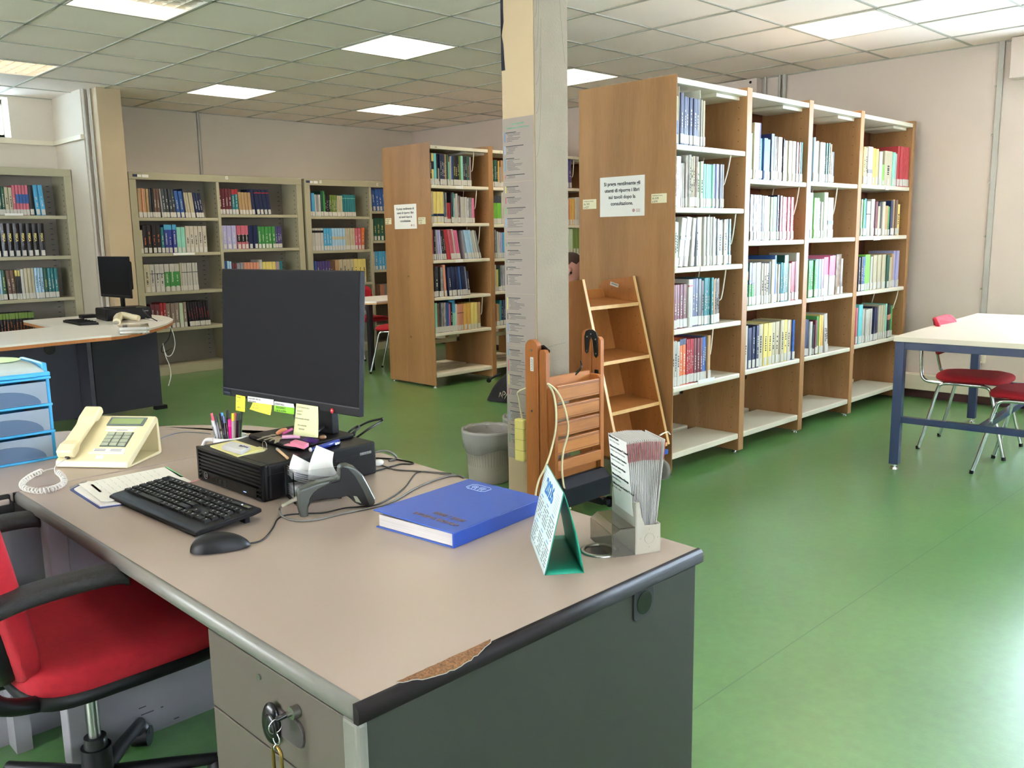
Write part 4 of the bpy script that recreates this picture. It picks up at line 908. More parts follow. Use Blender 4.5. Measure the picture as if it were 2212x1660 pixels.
for sy in (-1, 1):
    ay = -2.25 + sy * .272
    q = B(ARM); rg = []
    prof = smooth_pts([(-2.835, ay, .648), (-2.74, ay, .668), (-2.64, ay, .672), (-2.560, ay, .668), (-2.535, ay, .655)], 6)
    for p_, w_ in zip(prof, [1] * len(prof)): rg.append(p_)
    vs = []; n = 14
    for i, p_ in enumerate(rg):
        u = i / (len(rg) - 1); ww = .036 * (min(1, .62 + 2.5 * u) if u < .3 else min(1, .55 + 3.2 * (1 - u)) if u > .85 else 1); hh = .019
        for k in range(n): a = 2 * math.pi * k / n; vs.append((p_.x, p_.y + ww * math.copysign(abs(math.cos(a)) ** .7, math.cos(a)), p_.z + hh * math.copysign(abs(math.sin(a)) ** .7, math.sin(a))))
    m_ = len(rg); q.add(vs, [(i * n + k, i * n + (k + 1) % n, (i + 1) * n + (k + 1) % n, (i + 1) * n + k) for i in range(m_ - 1) for k in range(n)], None, True); q.add(vs, [tuple(range(n)), tuple(range((m_ - 1) * n, m_ * n))])
    q.build('armrest', parent=ch)
    B(BLACKP).tube(smooth_pts([(-2.825, ay, .645), (-2.835, ay, .58), (-2.80, ay, .47), (-2.70, ay - sy * .05, .415)], 6), [.018] * 19, 10).build('armrest_support', parent=ch)
B(STEEL).cyl((-2.55, -2.27, .18), (-2.55, -2.27, .41), .014, n=24).build('gas_lift', parent=ch)
B(BLACKP).cyl((-2.55, -2.27, .05), (-2.55, -2.27, .165), .038, .034, n=28).cyl((-2.55, -2.27, .165), (-2.55, -2.27, .190), .027, .025, n=28).build('lift_sleeve', parent=ch)
q = B(BLACKP)
for k in range(5):
    a = 2 * math.pi * k / 5 + .838; dx, dy = math.cos(a), math.sin(a)
    q.tube([(-2.55 + dx * .03, -2.27 + dy * .03, .085), (-2.55 + dx * .15, -2.27 + dy * .15, .078), (-2.55 + dx * .27, -2.27 + dy * .27, .068)], [.022, .018, .014], 10)
q.build('star_base', parent=ch)
for k in range(5):
    a = 2 * math.pi * k / 5 + .838; x_, y_ = -2.55 + math.cos(a) * .27, -2.27 + math.sin(a) * .27
    B(BLACKP).cyl((x_ - math.sin(a) * .022, y_ + math.cos(a) * .022, .027), (x_ + math.sin(a) * .022, y_ - math.cos(a) * .022, .027), .027, n=20).cyl((x_, y_, .04), (x_, y_, .07), .008, n=10).ellip((x_, y_, .040), (.024, .024, .032), 16, 8).build('castor', parent=ch)
# ============================================================ things on the desk
def frame(o, xd, z):
    X = Vector((xd[0], xd[1], 0)).normalized(); Y = Vector((-X.y, X.x, 0)); Z = Vector((0, 0, 1))
    M4 = Matrix((X, Y, Z)).transposed().to_4x4(); M4.translation = Vector((o[0], o[1], z)); return M4
def BT(T, *m): q = B(*m); q.T = T; return q
def quad_px(q, z, pts, th, m=None):
    ps = [gz(a, b_, z + th) for a, b_ in pts]; q.pz([(p.x, p.y) for p in ps], z, z + th, m); return q
rg = random.Random(21)

# ---- keyboard
KB = frame((-2.322, -2.337), (.045, -1), DZ)       # local x: to the typist's right, local y: away
t = thing('keyboard', 'black full-size computer keyboard on the desk in front of the PC', 'keyboard', (-2.322, -2.337, DZ))
KBM = mat('keyboard_black', '#121115', .5, spec=.25, var=.05, bump=.1, bscale=1200); KEYM = mat('key_cap', '#151418', .5, spec=.25, var=.04)
w, d = .222, .082
prof = [(-d, .006), (-d, .015), (-d + .012, .019), (d - .03, .030), (d - .006, .034), (d, .030), (d, .022), (d - .02, .018)]
BT(KB, KBM).px(prof, -w, w).build('body', parent=t, bevel=.003)
def kz(y): return .0185 + (y + d) / (2 * d) * .0125
BT(KB, KBM).cbox((-w + .03, d - .03, .009), (.03, .012, .017)).cbox((w - .03, d - .03, .009), (.03, .012, .017)).cbox((0, -d + .012, .003), (.4, .01, .006)).build('feet', parent=t)
rows = []
U = .01905; x0 = -w + .010
def add_row(y, spec):
    x_ = x0
    for s_ in spec:
        if s_ < 0: x_ += -s_ * U; continue
        rows.append((x_, y, s_ * U - .0022)); x_ += s_ * U
add_row(d - .030, [1, -1, 1, 1, 1, 1, -.5, 1, 1, 1, 1, -.5, 1, 1, 1, 1, -.25, 1, 1, 1])
add_row(d - .053, [1] * 13 + [2, -.25, 1, 1, 1, -.25, 1, 1, 1, 1])
add_row(d - .072, [1.5] + [1] * 12 + [1.5, -.25, 1, 1, 1, -.25, 1, 1, 1])
add_row(d - .091, [1.75] + [1] * 11 + [2.25, -3.5, 1, 1, 1, 1])
add_row(d - .110, [1.25] + [1] * 11 + [2.75, -1.25, 1, -1.25, 1, 1, 1])
add_row(d - .129, [1.25, 1.25, 1.25, 6.25, 1.25, 1.25, 1.25, 1.25, -.25, 1, 1, 1, -.25, 2, 1])
leg_ = BT(KB, mat('key_legend', '#C9C6C0', .6)); rest = BT(KB, KEYM); nk = 0
for (x_, y_, w_) in rows:
    z_ = kz(y_); nk += 1
    q = BT(KB, KEYM) if nk <= 99 else rest
    a, b_, e_ = .0015, .0165, .0022
    q.add([(x_, y_, z_), (x_ + w_, y_, z_), (x_ + w_, y_ + b_, z_), (x_, y_ + b_, z_), (x_ + e_, y_ + .0012, z_ + .006), (x_ + w_ - e_, y_ + .0012, z_ + .006), (x_ + w_ - e_, y_ + b_ - e_, z_ + .007), (x_ + e_, y_ + b_ - e_, z_ + .007)],
          [(0, 3, 2, 1), (4, 5, 6, 7), (0, 1, 5, 4), (1, 2, 6, 5), (2, 3, 7, 6), (3, 0, 4, 7)])
    if nk <= 99: q.build('key', parent=t)
    if w_ < .05: leg_.box((x_ + .0045, y_ + .0085, z_ + .0068), (x_ + .0045 + rg.uniform(.002, .004), y_ + .0115, z_ + .0071))
r_ = rest.build('keys', parent=t); r_['kind'] = 'stuff'
leg_.build('key_legends', parent=t)
BT(KB, mat('glossy_strip', '#3A3A3E', .2)).cbox((w - .055, d - .02, .0335), (.075, .010, .002)).build('status_strip', parent=t)
BT(KB, mat('status_led', '#D8E8FF', .3, emit=.6)).cbox((w - .052, d - .02, .0348), (.004, .003, .001)).build('status_light', parent=t)

# ---- mouse
MS = frame((-2.388, -2.662), (.107, -.054), DZ)
t = thing('computer_mouse', 'black wired mouse in front of the keyboard corner', 'mouse', (-2.388, -2.662, DZ))
q = BT(MS, BLACKP); n = 32; k = 16; vs = []
for j in range(k + 1):
    v = j / k
    for i in range(n):
        a = 2 * math.pi * i / n; rr = 1 - (1 - v) * 0 if False else math.cos(v * math.pi / 2) ** .55
        X = .061 * rr * math.cos(a); Yv = .031 * rr * math.sin(a) * (1 - .10 * math.cos(a) + .05 * math.cos(2 * a)); 
        Z = .003 + (math.sin(v * math.pi / 2) ** 1.0) * (.034 - .010 * ((X + .015) / .06) ** 2 * (1 if X > -.015 else .4))
        vs.append((X, Yv, Z))
q.add(vs, [(j * n + i, j * n + (i + 1) % n, (j + 1) * n + (i + 1) % n, (j + 1) * n + i) for j in range(k) for i in range(n)], None, True); q.add(vs[:n], [tuple(range(n))])
q.build('shell', parent=t)
BT(MS, DARKG).cyl((.034, -.0035, .022), (.034, .0035, .022), .0065, n=20).build('scroll_wheel', parent=t)
BT(MS, DARKG).ellip((-.012, 0, .0362), (.004, .0028, .0008), 16, 8).build('logo_mark', parent=t)
def desk_tube(px_pts, r, m, z=DZ, zoff=None, n=6):
    pts = [gz(a, b_, z + r + (zoff[i] if zoff else 0)) for i, (a, b_) in enumerate(px_pts)]
    return B(m).tube(smooth_pts(pts, n), r, 8)
CAB = mat('black_cable', '#1E1D20', .5); CABG = mat('grey_cable', '#6E6B66', .5)
desk_tube([(541, 1174), (560, 1170), (575, 1160), (590, 1140), (600, 1122), (620, 1113), (660, 1110), (700, 1108), (745, 1098), (780, 1095), (815, 1090), (850, 1072), (876, 1052), (895, 1026), (910, 1019), (940, 1021), (975, 1024)], .0018, CAB).build('cable', parent=t)

# ---- desktop PC
pw, pd, phh = .335, .352, .094
PC = frame((-1.985, -2.255), (.03, -1), DZ)        # local x right of the front face, local y to the back
t = thing('desktop_computer', 'black desktop computer lying flat under the big monitor', 'computer', (-1.985, -2.255, DZ))
PCM = mat('pc_black_metal', '#100E11', .42, spec=.3, var=.05, bump=.1, bscale=1500)
BT(PC, PCM).box((-pw / 2, -pd / 2 + .018, .003), (pw / 2, pd / 2, phh)).build('case', parent=t, bevel=.006, seg=3)
BT(PC, PCM).box((-pw / 2 - .0008, -pd / 2 + .012, phh * .70), (pw / 2 + .0008, pd / 2 - .004, phh * .70 + .0012)).build('lid_seam', parent=t)
fr = BT(PC, PCM).box((-pw / 2, -pd / 2 + .006, .003), (pw / 2, -pd / 2 + .020, phh)).build('front_bezel', parent=t, bevel=.006, seg=3)
q = BT(PC, PCM)
for a0, a1, b0, b1 in ((-pw / 2, -pw / 2 + .008, .003, phh), (pw / 2 - .008, pw / 2, .003, phh), (-pw / 2, pw / 2, phh - .006, phh), (-pw / 2, pw / 2, .003, .007)): q.box((a0, -pd / 2, b0), (a1, -pd / 2 + .008, b1))
q.build('bezel_rim', parent=t, bevel=.002)
q = BT(PC, PCM)
for k in range(6):
    z_ = .036 + k * .0098
    q.px([(-pd / 2 + .007, z_), (-pd / 2 + .001, z_ + .0015), (-pd / 2 + .001, z_ + .0035), (-pd / 2 + .007, z_ + .0075)], -pw / 2 + .008, pw / 2 - .008)
for k in range(3): q.px([(-pd / 2 + .007, .006 + k * .0098), (-pd / 2 - .003, .0075 + k * .0098), (-pd / 2 - .003, .0095 + k * .0098), (-pd / 2 + .007, .0135 + k * .0098)], pw / 2 - .028, pw / 2 - .006); q.px([(-pd / 2 + .007, .006 + k * .0098), (-pd / 2 - .003, .0075 + k * .0098), (-pd / 2 - .003, .0095 + k * .0098), (-pd / 2 + .007, .0135 + k * .0098)], -pw / 2 + .006, -pw / 2 + .022)
q.build('vent_slats', parent=t)
q = BT(PC, BLACKG)
q.px([(-pd / 2 + .007, .004), (-pd / 2 - .0015, .006), (-pd / 2 - .0015, .032), (-pd / 2 + .007, .034)], -pw / 2 + .024, pw / 2 - .030); q.build('port_panel', parent=t)
q = BT(PC, mat('pc_port', '#050506', .3))
yf = -pd / 2 - .0025
for (x_, z_, w_, h_) in ((-.062, .018, .009, .004), (-.042, .016, .013, .009), (-.018, .021, .014, .006), (-.018, .011, .014, .006)): q.box((x_ - w_ / 2, yf, z_ - h_ / 2), (x_ + w_ / 2, yf + .001, z_ + h_ / 2))
q.build('front_ports', parent=t)
BT(PC, mat('standby_led', '#9FB6FF', .3, emit=1.5)).box((.075, yf, .0125), (.088, yf + .001, .0138)).build('standby_light', parent=t)
SILV = mat('silver_badge', '#8F8D8C', .3, .7)
q = BT(PC, SILV); q.tube([Vector((-.118, yf - .0004, .021)) + Vector((math.cos(a) * .0092, 0, math.sin(a) * .0092)) for a in [2 * math.pi * k / 24 for k in range(24)]], .0008, 6, closed=True); q.build('badge_ring', parent=t)
Mi = PC.to_3x3(); text('hp', .015, PC @ Vector((-.118, yf - .0006, .0175)), Mi @ Vector((1, 0, 0)), Mi @ Vector((0, 0, 1)), SILV, 'badge_letters', t, .0003, 'CENTER', shear=.25)
q = BT(PC, mat('barcode_sticker', '#A9A7A4', .5)); xr = pw / 2 + .0006
y_ = pd / 2 - .055
for k in range(14):
    wv = rg.choice((.001, .002, .0028)); q.box((xr - .0005, y_, .064), (xr + .0002, y_ + wv, .071)); y_ += wv + .0011
q.build('barcode', parent=t)
def pctop(px_, py_, dz=0): return gz(px_, py_, DZ + phh + dz)

# ---- big monitor
mh, mw = .355, .570
MC = Vector((-2.003, -2.316, 1.100)); Xm = Vector((.120, -.993, 0)).normalized(); tilt = math.radians(4)
Nm = Vector((Xm.y, -Xm.x, 0)); Nm = Vector((-abs(Nm.x), Nm.y if Nm.x < 0 else -Nm.y, 0)).normalized()
Zm = (Vector((0, 0, 1)) * math.cos(tilt) - Nm * math.sin(tilt)).normalized(); Nn = Xm.cross(Zm) * 1
if Nn.dot(CAM - MC) < 0: Nn = -Nn
MT = Matrix((Xm, Zm, Nn)).transposed().to_4x4(); MT.translation = MC     # local x right, y up, z towards viewer
t = thing('monitor', 'big black monitor standing on the desktop computer, sticky notes along its lower edge', 'monitor', (-1.9, -2.27, DZ + phh))
MBL = mat('monitor_plastic', '#0C0A0E', .5, spec=.25, var=.05, bump=.05, bscale=1500)
SCR = mat('dark_monitor_screen', '#0A080C', .55, var=.02, spec=.15)
BT(MT, MBL).box((-mw / 2, -mh / 2, -.016), (mw / 2, mh / 2, 0)).build('housing', parent=t, bevel=.002)
BT(MT, MBL).box((-mw / 2 + .03, -mh / 2 + .03, -.045), (mw / 2 - .03, mh / 2 - .06, -.016)).build('rear_shell', parent=t, bevel=.012)
BT(MT, SCR).box((-mw / 2 + .003, -mh / 2 + .024, .0002), (mw / 2 - .003, mh / 2 - .003, .0010)).build('screen', parent=t)
BT(MT, mat('bezel_line', '#3A363D', .35)).box((-mw / 2, -mh / 2 + .020, 0), (mw / 2, -mh / 2 + .0225, .0022)).build('lower_bezel_edge', parent=t)
m3 = MT.to_3x3()
BT(MT, BLACKG).box((-mw / 2 + .004, -mh / 2 + .003, .0003), (-mw / 2 + .040, -mh / 2 + .018, .0012)).build('name_plate', parent=t)
text('ThinkVision', .0062, MT @ Vector((-mw / 2 + .006, -mh / 2 + .008, .0014)), m3 @ Vector((1, 0, 0)), m3 @ Vector((0, 1, 0)), mat('plate_letters', '#4C4A50', .5), 'name_letters', t, .0002)
nb = pctop(703, 945); 
NB = frame((nb.x + .01, nb.y + .01), (Xm.x, Xm.y), DZ + phh)
BT(NB, MBL).box((-.035, -.006, .010), (.035, .018, .26)).build('stand_neck', parent=t, bevel=.003)
BS = frame((-1.915, -2.225), (.03, -1), DZ + phh)
BT(BS, MBL).pz(rrect(-.125, -.105, .115, .10, .02), 0, .010).build('stand_base', parent=t, bevel=.004, seg=3)
for dy in (0, .015):
    B(CAB).tube(smooth_pts([MT @ Vector((-.03 + dy * 1.5, -.10, -.05)), MT @ Vector((-.035 + dy * 2, -.20, -.055)), MT @ Vector((.0 + dy, -.262, -.06)), Vector((nb.x + .03, nb.y + .03, DZ + phh + .03))], 6), .0048, 8).build('cable', parent=t)
def mpl(px_, py_, off=.002):       # photo pixel on the monitor's front plane
    d_ = ray(px_, py_); P0 = MC + Nn * off; return CAM + d_ * ((P0 - CAM).dot(Nn) / d_.dot(Nn))
def note(corners, colour, label, lines, off=.003, curl=.0, ink=INK, name='sticky_note', group=None, hi=None):
    m = mat('note_' + colour.strip('#'), colour, .75, var=.02)
    tl, tr, br, bl = [mpl(a, b_, off) for a, b_ in corners]
    tt = thing(name, label, 'note', tl, 0, group)
    q = B(m); n = 6; vs = []
    for i in range(n + 1):
        for j in range(n + 1):
            u, v = j / n, i / n; p_ = tl.lerp(tr, u).lerp(bl.lerp(br, u), v); p_ = p_ + Nn * (curl * v * v * (1 + .4 * math.sin(u * 3)))
            vs.append(p_)
    q.add(vs, [(i * (n + 1) + j, i * (n + 1) + j + 1, (i + 1) * (n + 1) + j + 1, (i + 1) * (n + 1) + j) for i in range(n) for j in range(n)], None, True)
    q.build('paper', parent=tt, solid=.0003)
    W_ = (tr - tl).length; H_ = (bl - tl).length; xd = (tr - tl).normalized(); yd = (tl - bl).normalized()
    for k, (s_, u, v, sz) in enumerate(lines):
        p_ = tl.lerp(tr, u).lerp(bl.lerp(br, u), v) + Nn * (curl * v * v + .0014)
        text(s_, sz * H_, p_, xd, yd, ink, 'handwriting', tt, .0001, shear=.15)
    return tt
GRAYINK = mat('pencil_grey', '#7A7560', .7)
note([(510, 853), (530, 857), (529, 891), (509, 887)], '#E2D33C', 'narrow yellow sticky note at the left of the monitor edge', [('WWW', .12, .18, .13), ('DIC', .12, .42, .13), ('CARTA', .12, .80, .13)], ink=GRAYINK)
note([(547, 866), (587, 872), (588, 897), (543, 884)], '#EBDD4A', 'wide yellow sticky note hanging below the white strip', [('TEL INT', .15, .18, .16), ('6A = TESI', .12, .5, .17), ('VG = SOGLIA', .12, .78, .17)], curl=.006, ink=GRAYINK)
note([(535, 856), (591, 864), (591, 876), (535, 868)], '#DDD8D4', 'white paper strip taped above the wide yellow note', [('responsabile della sala', .04, .45, .4), ('nome e cognome', .06, .9, .3)], off=.005, name='paper_strip')
note([(592, 875), (636, 881), (635, 896), (592, 889)], '#8CD02F', 'bright green sticky note with black handwriting', [('SUGGERISCI', .12, .45, .42), ('CARTA DOPPIA', .08, .9, .38)], off=.003)
note([(592, 867), (634, 873), (636, 882), (592, 876)], '#DAD6D3', 'white paper strip above the green note', [('UTENTI SALA', .05, .75, .6)], off=.005, name='paper_strip')
note([(640, 872), (687, 879), (690, 946), (636, 940)], '#D9D9A6', 'large pale cream note hanging from the monitor edge', [('X ENTRARE IN SALA', .06, .12, .065), ('. QUANTE', .03, .24, .07), ('. UTENTI', .03, .34, .07), ('NON INSERIRE APPUNTI', .03, .47, .06), ('PER CHIUDERE', .15, .68, .065), ('"SISTEMA"', .2, .80, .065)], curl=.004, ink=GRAYINK)
lb = mpl(718, 888, .004)
tt = thing('ladybird_ornament', 'tiny glossy red ladybird stuck on the monitor lower edge', 'ornament', lb)
q = B(mat('glossy_red', '#C01820', .12, coat=1)); q.T = Matrix.Translation(lb) @ MT.to_3x3().to_4x4(); q.ellip((0, 0, .001), (.0052, .0068, .004), 18, 10); q.build('body', parent=tt)

# ---- things lying on the PC
ZP = DZ + phh + .0002; ZB = ZP + .010
m_ = mat('yellow_note_pad', '#E6DE9A', .8)
q = B(m_); quad_px(q, ZP, [(454, 963), (508, 951), (568, 970), (513, 985)], .004); o = q.build('note_pad', bevel=0); tag(o, 'pale yellow pad of notes lying on the left of the desktop computer', 'note pad')
q = B(mat('cream_tag_paper', '#DDD8A8', .8)); quad_px(q, ZP, [(525, 976), (560, 965), (578, 969), (570, 975), (528, 983)], .0015)
rc = gz(572, 969, ZP + .004); q.tube(ring((rc.x, rc.y, ZP + .012), .011, 0, 'x'), .0009, 8, STEEL, closed=True)
tag(q.build('paper_tag'), 'cream paper tag with a metal ring beside the yellow pad', 'tag')
tt = thing('whiteboard_eraser_box', 'white rounded box with dark blue lettering on the yellow pad', 'box', gz(510, 968, ZP))
q = B(mat('white_rubber', '#DEDBDC', .5)); quad_px(q, ZP + .0042, [(479, 962), (500, 953), (541, 962), (521, 974)], .013); q.build('body', parent=tt, bevel=.003, seg=3)
c_ = gz(537, 961, ZP + .0175); e1 = (gz(541, 962, ZP + .0175) - gz(500, 953, ZP + .0175)).normalized()
text('FADE', .016, gz(538, 966, ZP + .0177) , -e1, (gz(521, 974, ZP + .0175) - gz(541, 962, ZP + .0175)).normalized() * 1, mat('navy_print', '#252A5E', .5), 'lettering', tt, .0002, bold=.0006)
# keys
tt = thing('key_bunch', 'bunch of silver keys with pink and orange fob lying on the monitor base', 'keys', gz(585, 945, ZB))
q = B(mat('worn_nickel', '#A8A294', .32, .85, var=.1))
for (a, b_, c_, d_) in ((580, 944, 556, 951), (590, 941, 566, 946), (588, 947, 571, 952), (600, 945, 583, 954), (598, 950, 594, 959), (604, 948, 600, 957)):
    p0 = gz(a, b_, ZB + .002); p1 = gz(c_, d_, ZB + .0006); q.T = Matrix.Identity(4)
    q.cyl(p0 + Vector((0, 0, -.001)), p0 + Vector((0, 0, .0014)), .0085, n=16); dd = (p1 - p0).normalized(); nn = Vector((-dd.y, dd.x, 0)) * .0028
    q.add([p0 - nn, p1 - nn, p1 + nn, p0 + nn, *[v + Vector((0, 0, .0018)) for v in (p0 - nn, p1 - nn, p1 + nn, p0 + nn)]], [(0, 3, 2, 1), (4, 5, 6, 7), (0, 1, 5, 4), (1, 2, 6, 5), (2, 3, 7, 6), (3, 0, 4, 7)])
q.build('key_blades', parent=tt)
q = B(mat('orange_fob', '#D88A5A', .5)); q.tube(smooth_pts([gz(597, 938, ZB + .006), gz(608, 932, ZB + .012), gz(618, 928, ZB + .012)], 5), [.004 + .003 * math.sin(k / 10 * 3.1) for k in range(11)], 10); q.build('orange_fob', parent=tt)
q = B(mat('pink_fob', '#E05A9A', .4)); q.tube(smooth_pts([gz(610, 938, ZB + .005), gz(622, 932, ZB + .009), gz(630, 928, ZB + .009)], 5), .0045, 10); q.build('pink_fob', parent=tt)
q = B(mat('pink_white_band', '#E9A8C8', .4)); q.tube(smooth_pts([gz(610, 945, ZB + .005), gz(628, 944, ZB + .006), gz(648, 944, ZB + .005)], 5), .0055, 10); q.build('lanyard', parent=tt)
tt = thing('chocolate_wrapper', 'crumpled purple sweet wrapper under the large cream note', 'wrapper', gz(670, 950, ZB))
q = B(mat('purple_foil', '#47246E', .3, coat=.5)); 
ps_ = [gz(650, 949, ZB + .004), gz(668, 945, ZB + .009), gz(690, 950, ZB + .008), gz(684, 957, ZB + .001), gz(662, 955, ZB + .001)]; q.add(ps_ + [p_ - Vector((0, 0, .0012)) for p_ in ps_], [(0, 1, 2, 3, 4), (5, 6, 7, 8, 9), (0, 1, 6, 5), (1, 2, 7, 6), (2, 3, 8, 7), (3, 4, 9, 8), (4, 0, 5, 9)]); q.build('foil', parent=tt)
q = B(mat('brown_foil', '#8A6240', .35, coat=.4)); q.ellip(gz(697, 945, ZB + .005), (.012, .008, .007), 9, 6); q.build('end_fold', parent=tt)
m_ = mat('pink_rubber', '#E787A2', .7)
q = B(m_); quad_px(q, ZB, [(626, 955), (638, 949), (667, 957), (656, 964)], .010); tag(q.build('eraser', bevel=.0015), 'pink eraser block on the monitor base', 'eraser')
q = B(mat('pink_paper', '#E996A8', .8)); quad_px(q, ZB, [(612, 962), (622, 958), (654, 963), (646, 966), (628, 964)], .0012); tag(q.build('paper_scrap'), 'small pink paper scrap in front of the eraser', 'paper')
tt = thing('gum_packet', 'crumpled dark blue chewing gum packet on the computer edge', 'packet', gz(700, 962, ZP))
q = B(mat('blue_foil', '#17287E', .25, coat=.5))
ps_ = smooth_pts([gz(672, 972, ZP + .005), gz(686, 968, ZP + .007), gz(704, 963, ZP + .008), gz(720, 957, ZP + .009), gz(733, 955, ZP + .009)], 4)
q.tube(ps_, [.005, .0065, .0055, .007, .006, .0075, .007, .008, .0075, .0085, .008, .0085, .009, .0085, .009, .0088, .009], 6); q.build('foil', parent=tt)
q = B(mat('white_foil_end', '#E6E6E6', .4)); q.ellip(gz(671, 972, ZP + .005), (.005, .007, .006), 8, 6); q.build('torn_end', parent=tt)
text('AIR', .011, gz(735, 955, ZP + .017), (gz(718, 959, ZP + .017) - gz(735, 955, ZP + .017)), Vector((-.5, -.5, -.4)), mat('white_print', '#EDEDED', .5), 'lettering', tt, .0003, bold=.0008)
q = B(mat('bare_wood_stick', '#D9B48A', .6)); q.tube([gz(600, 972, ZP + .004), gz(621, 990, ZP + .004)], .0037, 12); q.tube([gz(598.5, 970.5, ZP + .004), gz(602, 973.5, ZP + .004)], .0039, 12, mat('grey_white_cap', '#B5B5B5', .5))
tag(q.build('chalk_stub'), 'short pale wooden stub with grey end lying on the computer', 'pencil stub')

# ---- mug of pens
mc = gz(497, 941, DZ + .098)
tt = thing('pen_mug', 'white mug with a dark green band, full of pens, behind the computer', 'mug', (mc.x, mc.y, DZ))
MUGW = mat('white_ceramic', '#E6E1DE', .15, var=.01, coat=.5); r_ = .0475
B(MUGW).lathe([(0, .003), (r_ - .006, .001), (r_, .006), (r_, .094), (r_ - .0015, .098), (r_ - .004, .096), (r_ - .0045, .01), (0, .008)], (mc.x, mc.y, DZ), 44).build('cup', parent=tt)
B(mat('dark_green_glaze', '#1F3A36', .2, coat=.5)).lathe([(r_ + .0006, .03), (r_ + .0008, .081), (r_ - .0002, .0815)], (mc.x, mc.y, DZ), 44).build('printed_band', parent=tt)
hd = RT * -1; hd.z = 0; hd.normalize()
B(MUGW).tube(smooth_pts([Vector((mc.x, mc.y, DZ + .085)) + hd * (r_ - .003), Vector((mc.x, mc.y, DZ + .084)) + hd * (r_ + .022), Vector((mc.x, mc.y, DZ + .055)) + hd * (r_ + .034), Vector((mc.x, mc.y, DZ + .026)) + hd * (r_ + .022), Vector((mc.x, mc.y, DZ + .02)) + hd * (r_ - .003)], 6), .0062, 12).build('handle', parent=tt)
pens = [(457, 893, '#D9D5D6', '#E8506A', .0042, 'white pen with a pink end'), (458, 908, '#3A3442', '#8C8A92', .0045, 'dark clear pen with a steel clip, at the left of the mug'), (466, 897, '#6A6268', '#2A282E', .004, 'clear grey ballpoint pen'), (474, 893, '#24242C', '#1E1E24', .004, 'slim black pen'),
        (479, 892, '#2E6FB0', '#4FA0DC', .0045, 'pen with a bright blue end'), (482, 899, '#1D1E2A', '#22306E', .0062, 'black marker with a blue cap end and white lettering'), (491, 886, '#2B2A2E', '#1C1B20', .005, 'tall black pen'), (497, 907, '#E0188A', '#E8329A', .0078, 'thick magenta highlighter'),
        (503, 893, '#B8A8A0', '#E8CF30', .0045, 'clear pen with a yellow end'), (508, 892, '#8C5A52', '#C02A30', .0045, 'red-capped pen'), (515, 893, '#1E1C20', '#141318', .0065, 'thick black marker'), (521, 897, '#5CC41E', '#6EDB2A', .0042, 'lime green pen'), (522, 890, '#2A282C', '#1E1C22', .0035, 'slim black pencil at the right of the mug')]
rp = random.Random(9)
for k, (px_, py_, c1, c2, r0, lb_) in enumerate(pens):
    u = (px_ - 490) / 34; base = Vector((mc.x, mc.y, DZ + .012)) - hd * (u * .022) + Vector((FW.x, FW.y, 0)).normalized() * rp.uniform(-.018, .018)
    fwd = Vector((FW.x, FW.y, 0)).normalized(); P0 = Vector((mc.x, mc.y, 0)) + fwd * rp.uniform(-.025, .025)
    d_ = ray(px_, py_); tp = CAM + d_ * ((P0 - Vector((CAM.x, CAM.y, 0))).dot(fwd) / d_.dot(fwd))
    pt = thing('pen', lb_ + ', in the mug', 'pen', base, 0, 'pens in the mug')
    ax_ = (tp - base)
    B(mat('pen_' + c1[1:], c1, .25, coat=.4)).cyl(base, base + ax_ * .86, r0, n=14).build('barrel', parent=pt)
    B(mat('pen_' + c2[1:], c2, .3, coat=.4)).cyl(base + ax_ * .86, tp, r0 * .95, r0 * .8, n=14).build('cap', parent=pt)

# ---- clear box with paper slips
CLEAR = mat('clear_acrylic', '#EDF0F2', .04, trans=1.0, var=0, spec=.5)
AB = frame((-2.118, -2.508), (.955, -.29), DZ)
tt = thing('memo_box', 'clear acrylic box stuffed with white paper slips beside the computer', 'memo box', (-2.06, -2.5, DZ))
q = BT(AB, CLEAR); W_, D_, H_ = .125, .085, .085; th = .0025
q.box((0, 0, .006), (W_, D_, .006 + th)); q.box((0, 0, .006), (th, D_, H_)); q.box((W_ - th, 0, .006), (W_, D_, H_)); q.box((th, 0, .006), (W_ - th, th, H_)); q.box((th, D_ - th, .006), (W_ - th, D_, H_))
q.box((.005, .005, 0), (.013, .013, .006)); q.box((W_ - .013, .005, 0), (W_ - .005, .013, .006)); q.box((.005, D_ - .013, 0), (.013, D_ - .005, .006)); q.box((W_ - .013, D_ - .013, 0), (W_ - .005, D_ - .005, .006)); q.build('box', parent=tt)
for k in range(11):
    q = BT(AB, mat('slip_%d' % (k % 3), ('#D8D4D6', '#C9C4C8', '#E2DEDC')[k % 3], .8)); z0_ = .0095 + k * .0052; n = 10; vs = []
    for i in range(n + 1):
        u = i / n
        for v in (0, 1): vs.append((.006 + u * (W_ - .014), .006 + v * (D_ - .014), z0_ + .004 * math.sin(u * 3.1 + 1) + (.02 * (1 - u) ** 3 if k > 5 else 0)))
    q.add(vs, [(2 * i, 2 * i + 1, 2 * i + 3, 2 * i + 2) for i in range(n)], None, True)
    so = q.build('paper_slip', solid=.0005); tag(so, 'white paper slip in the stack inside the clear memo box', 'paper slip', 'slips in the memo box')
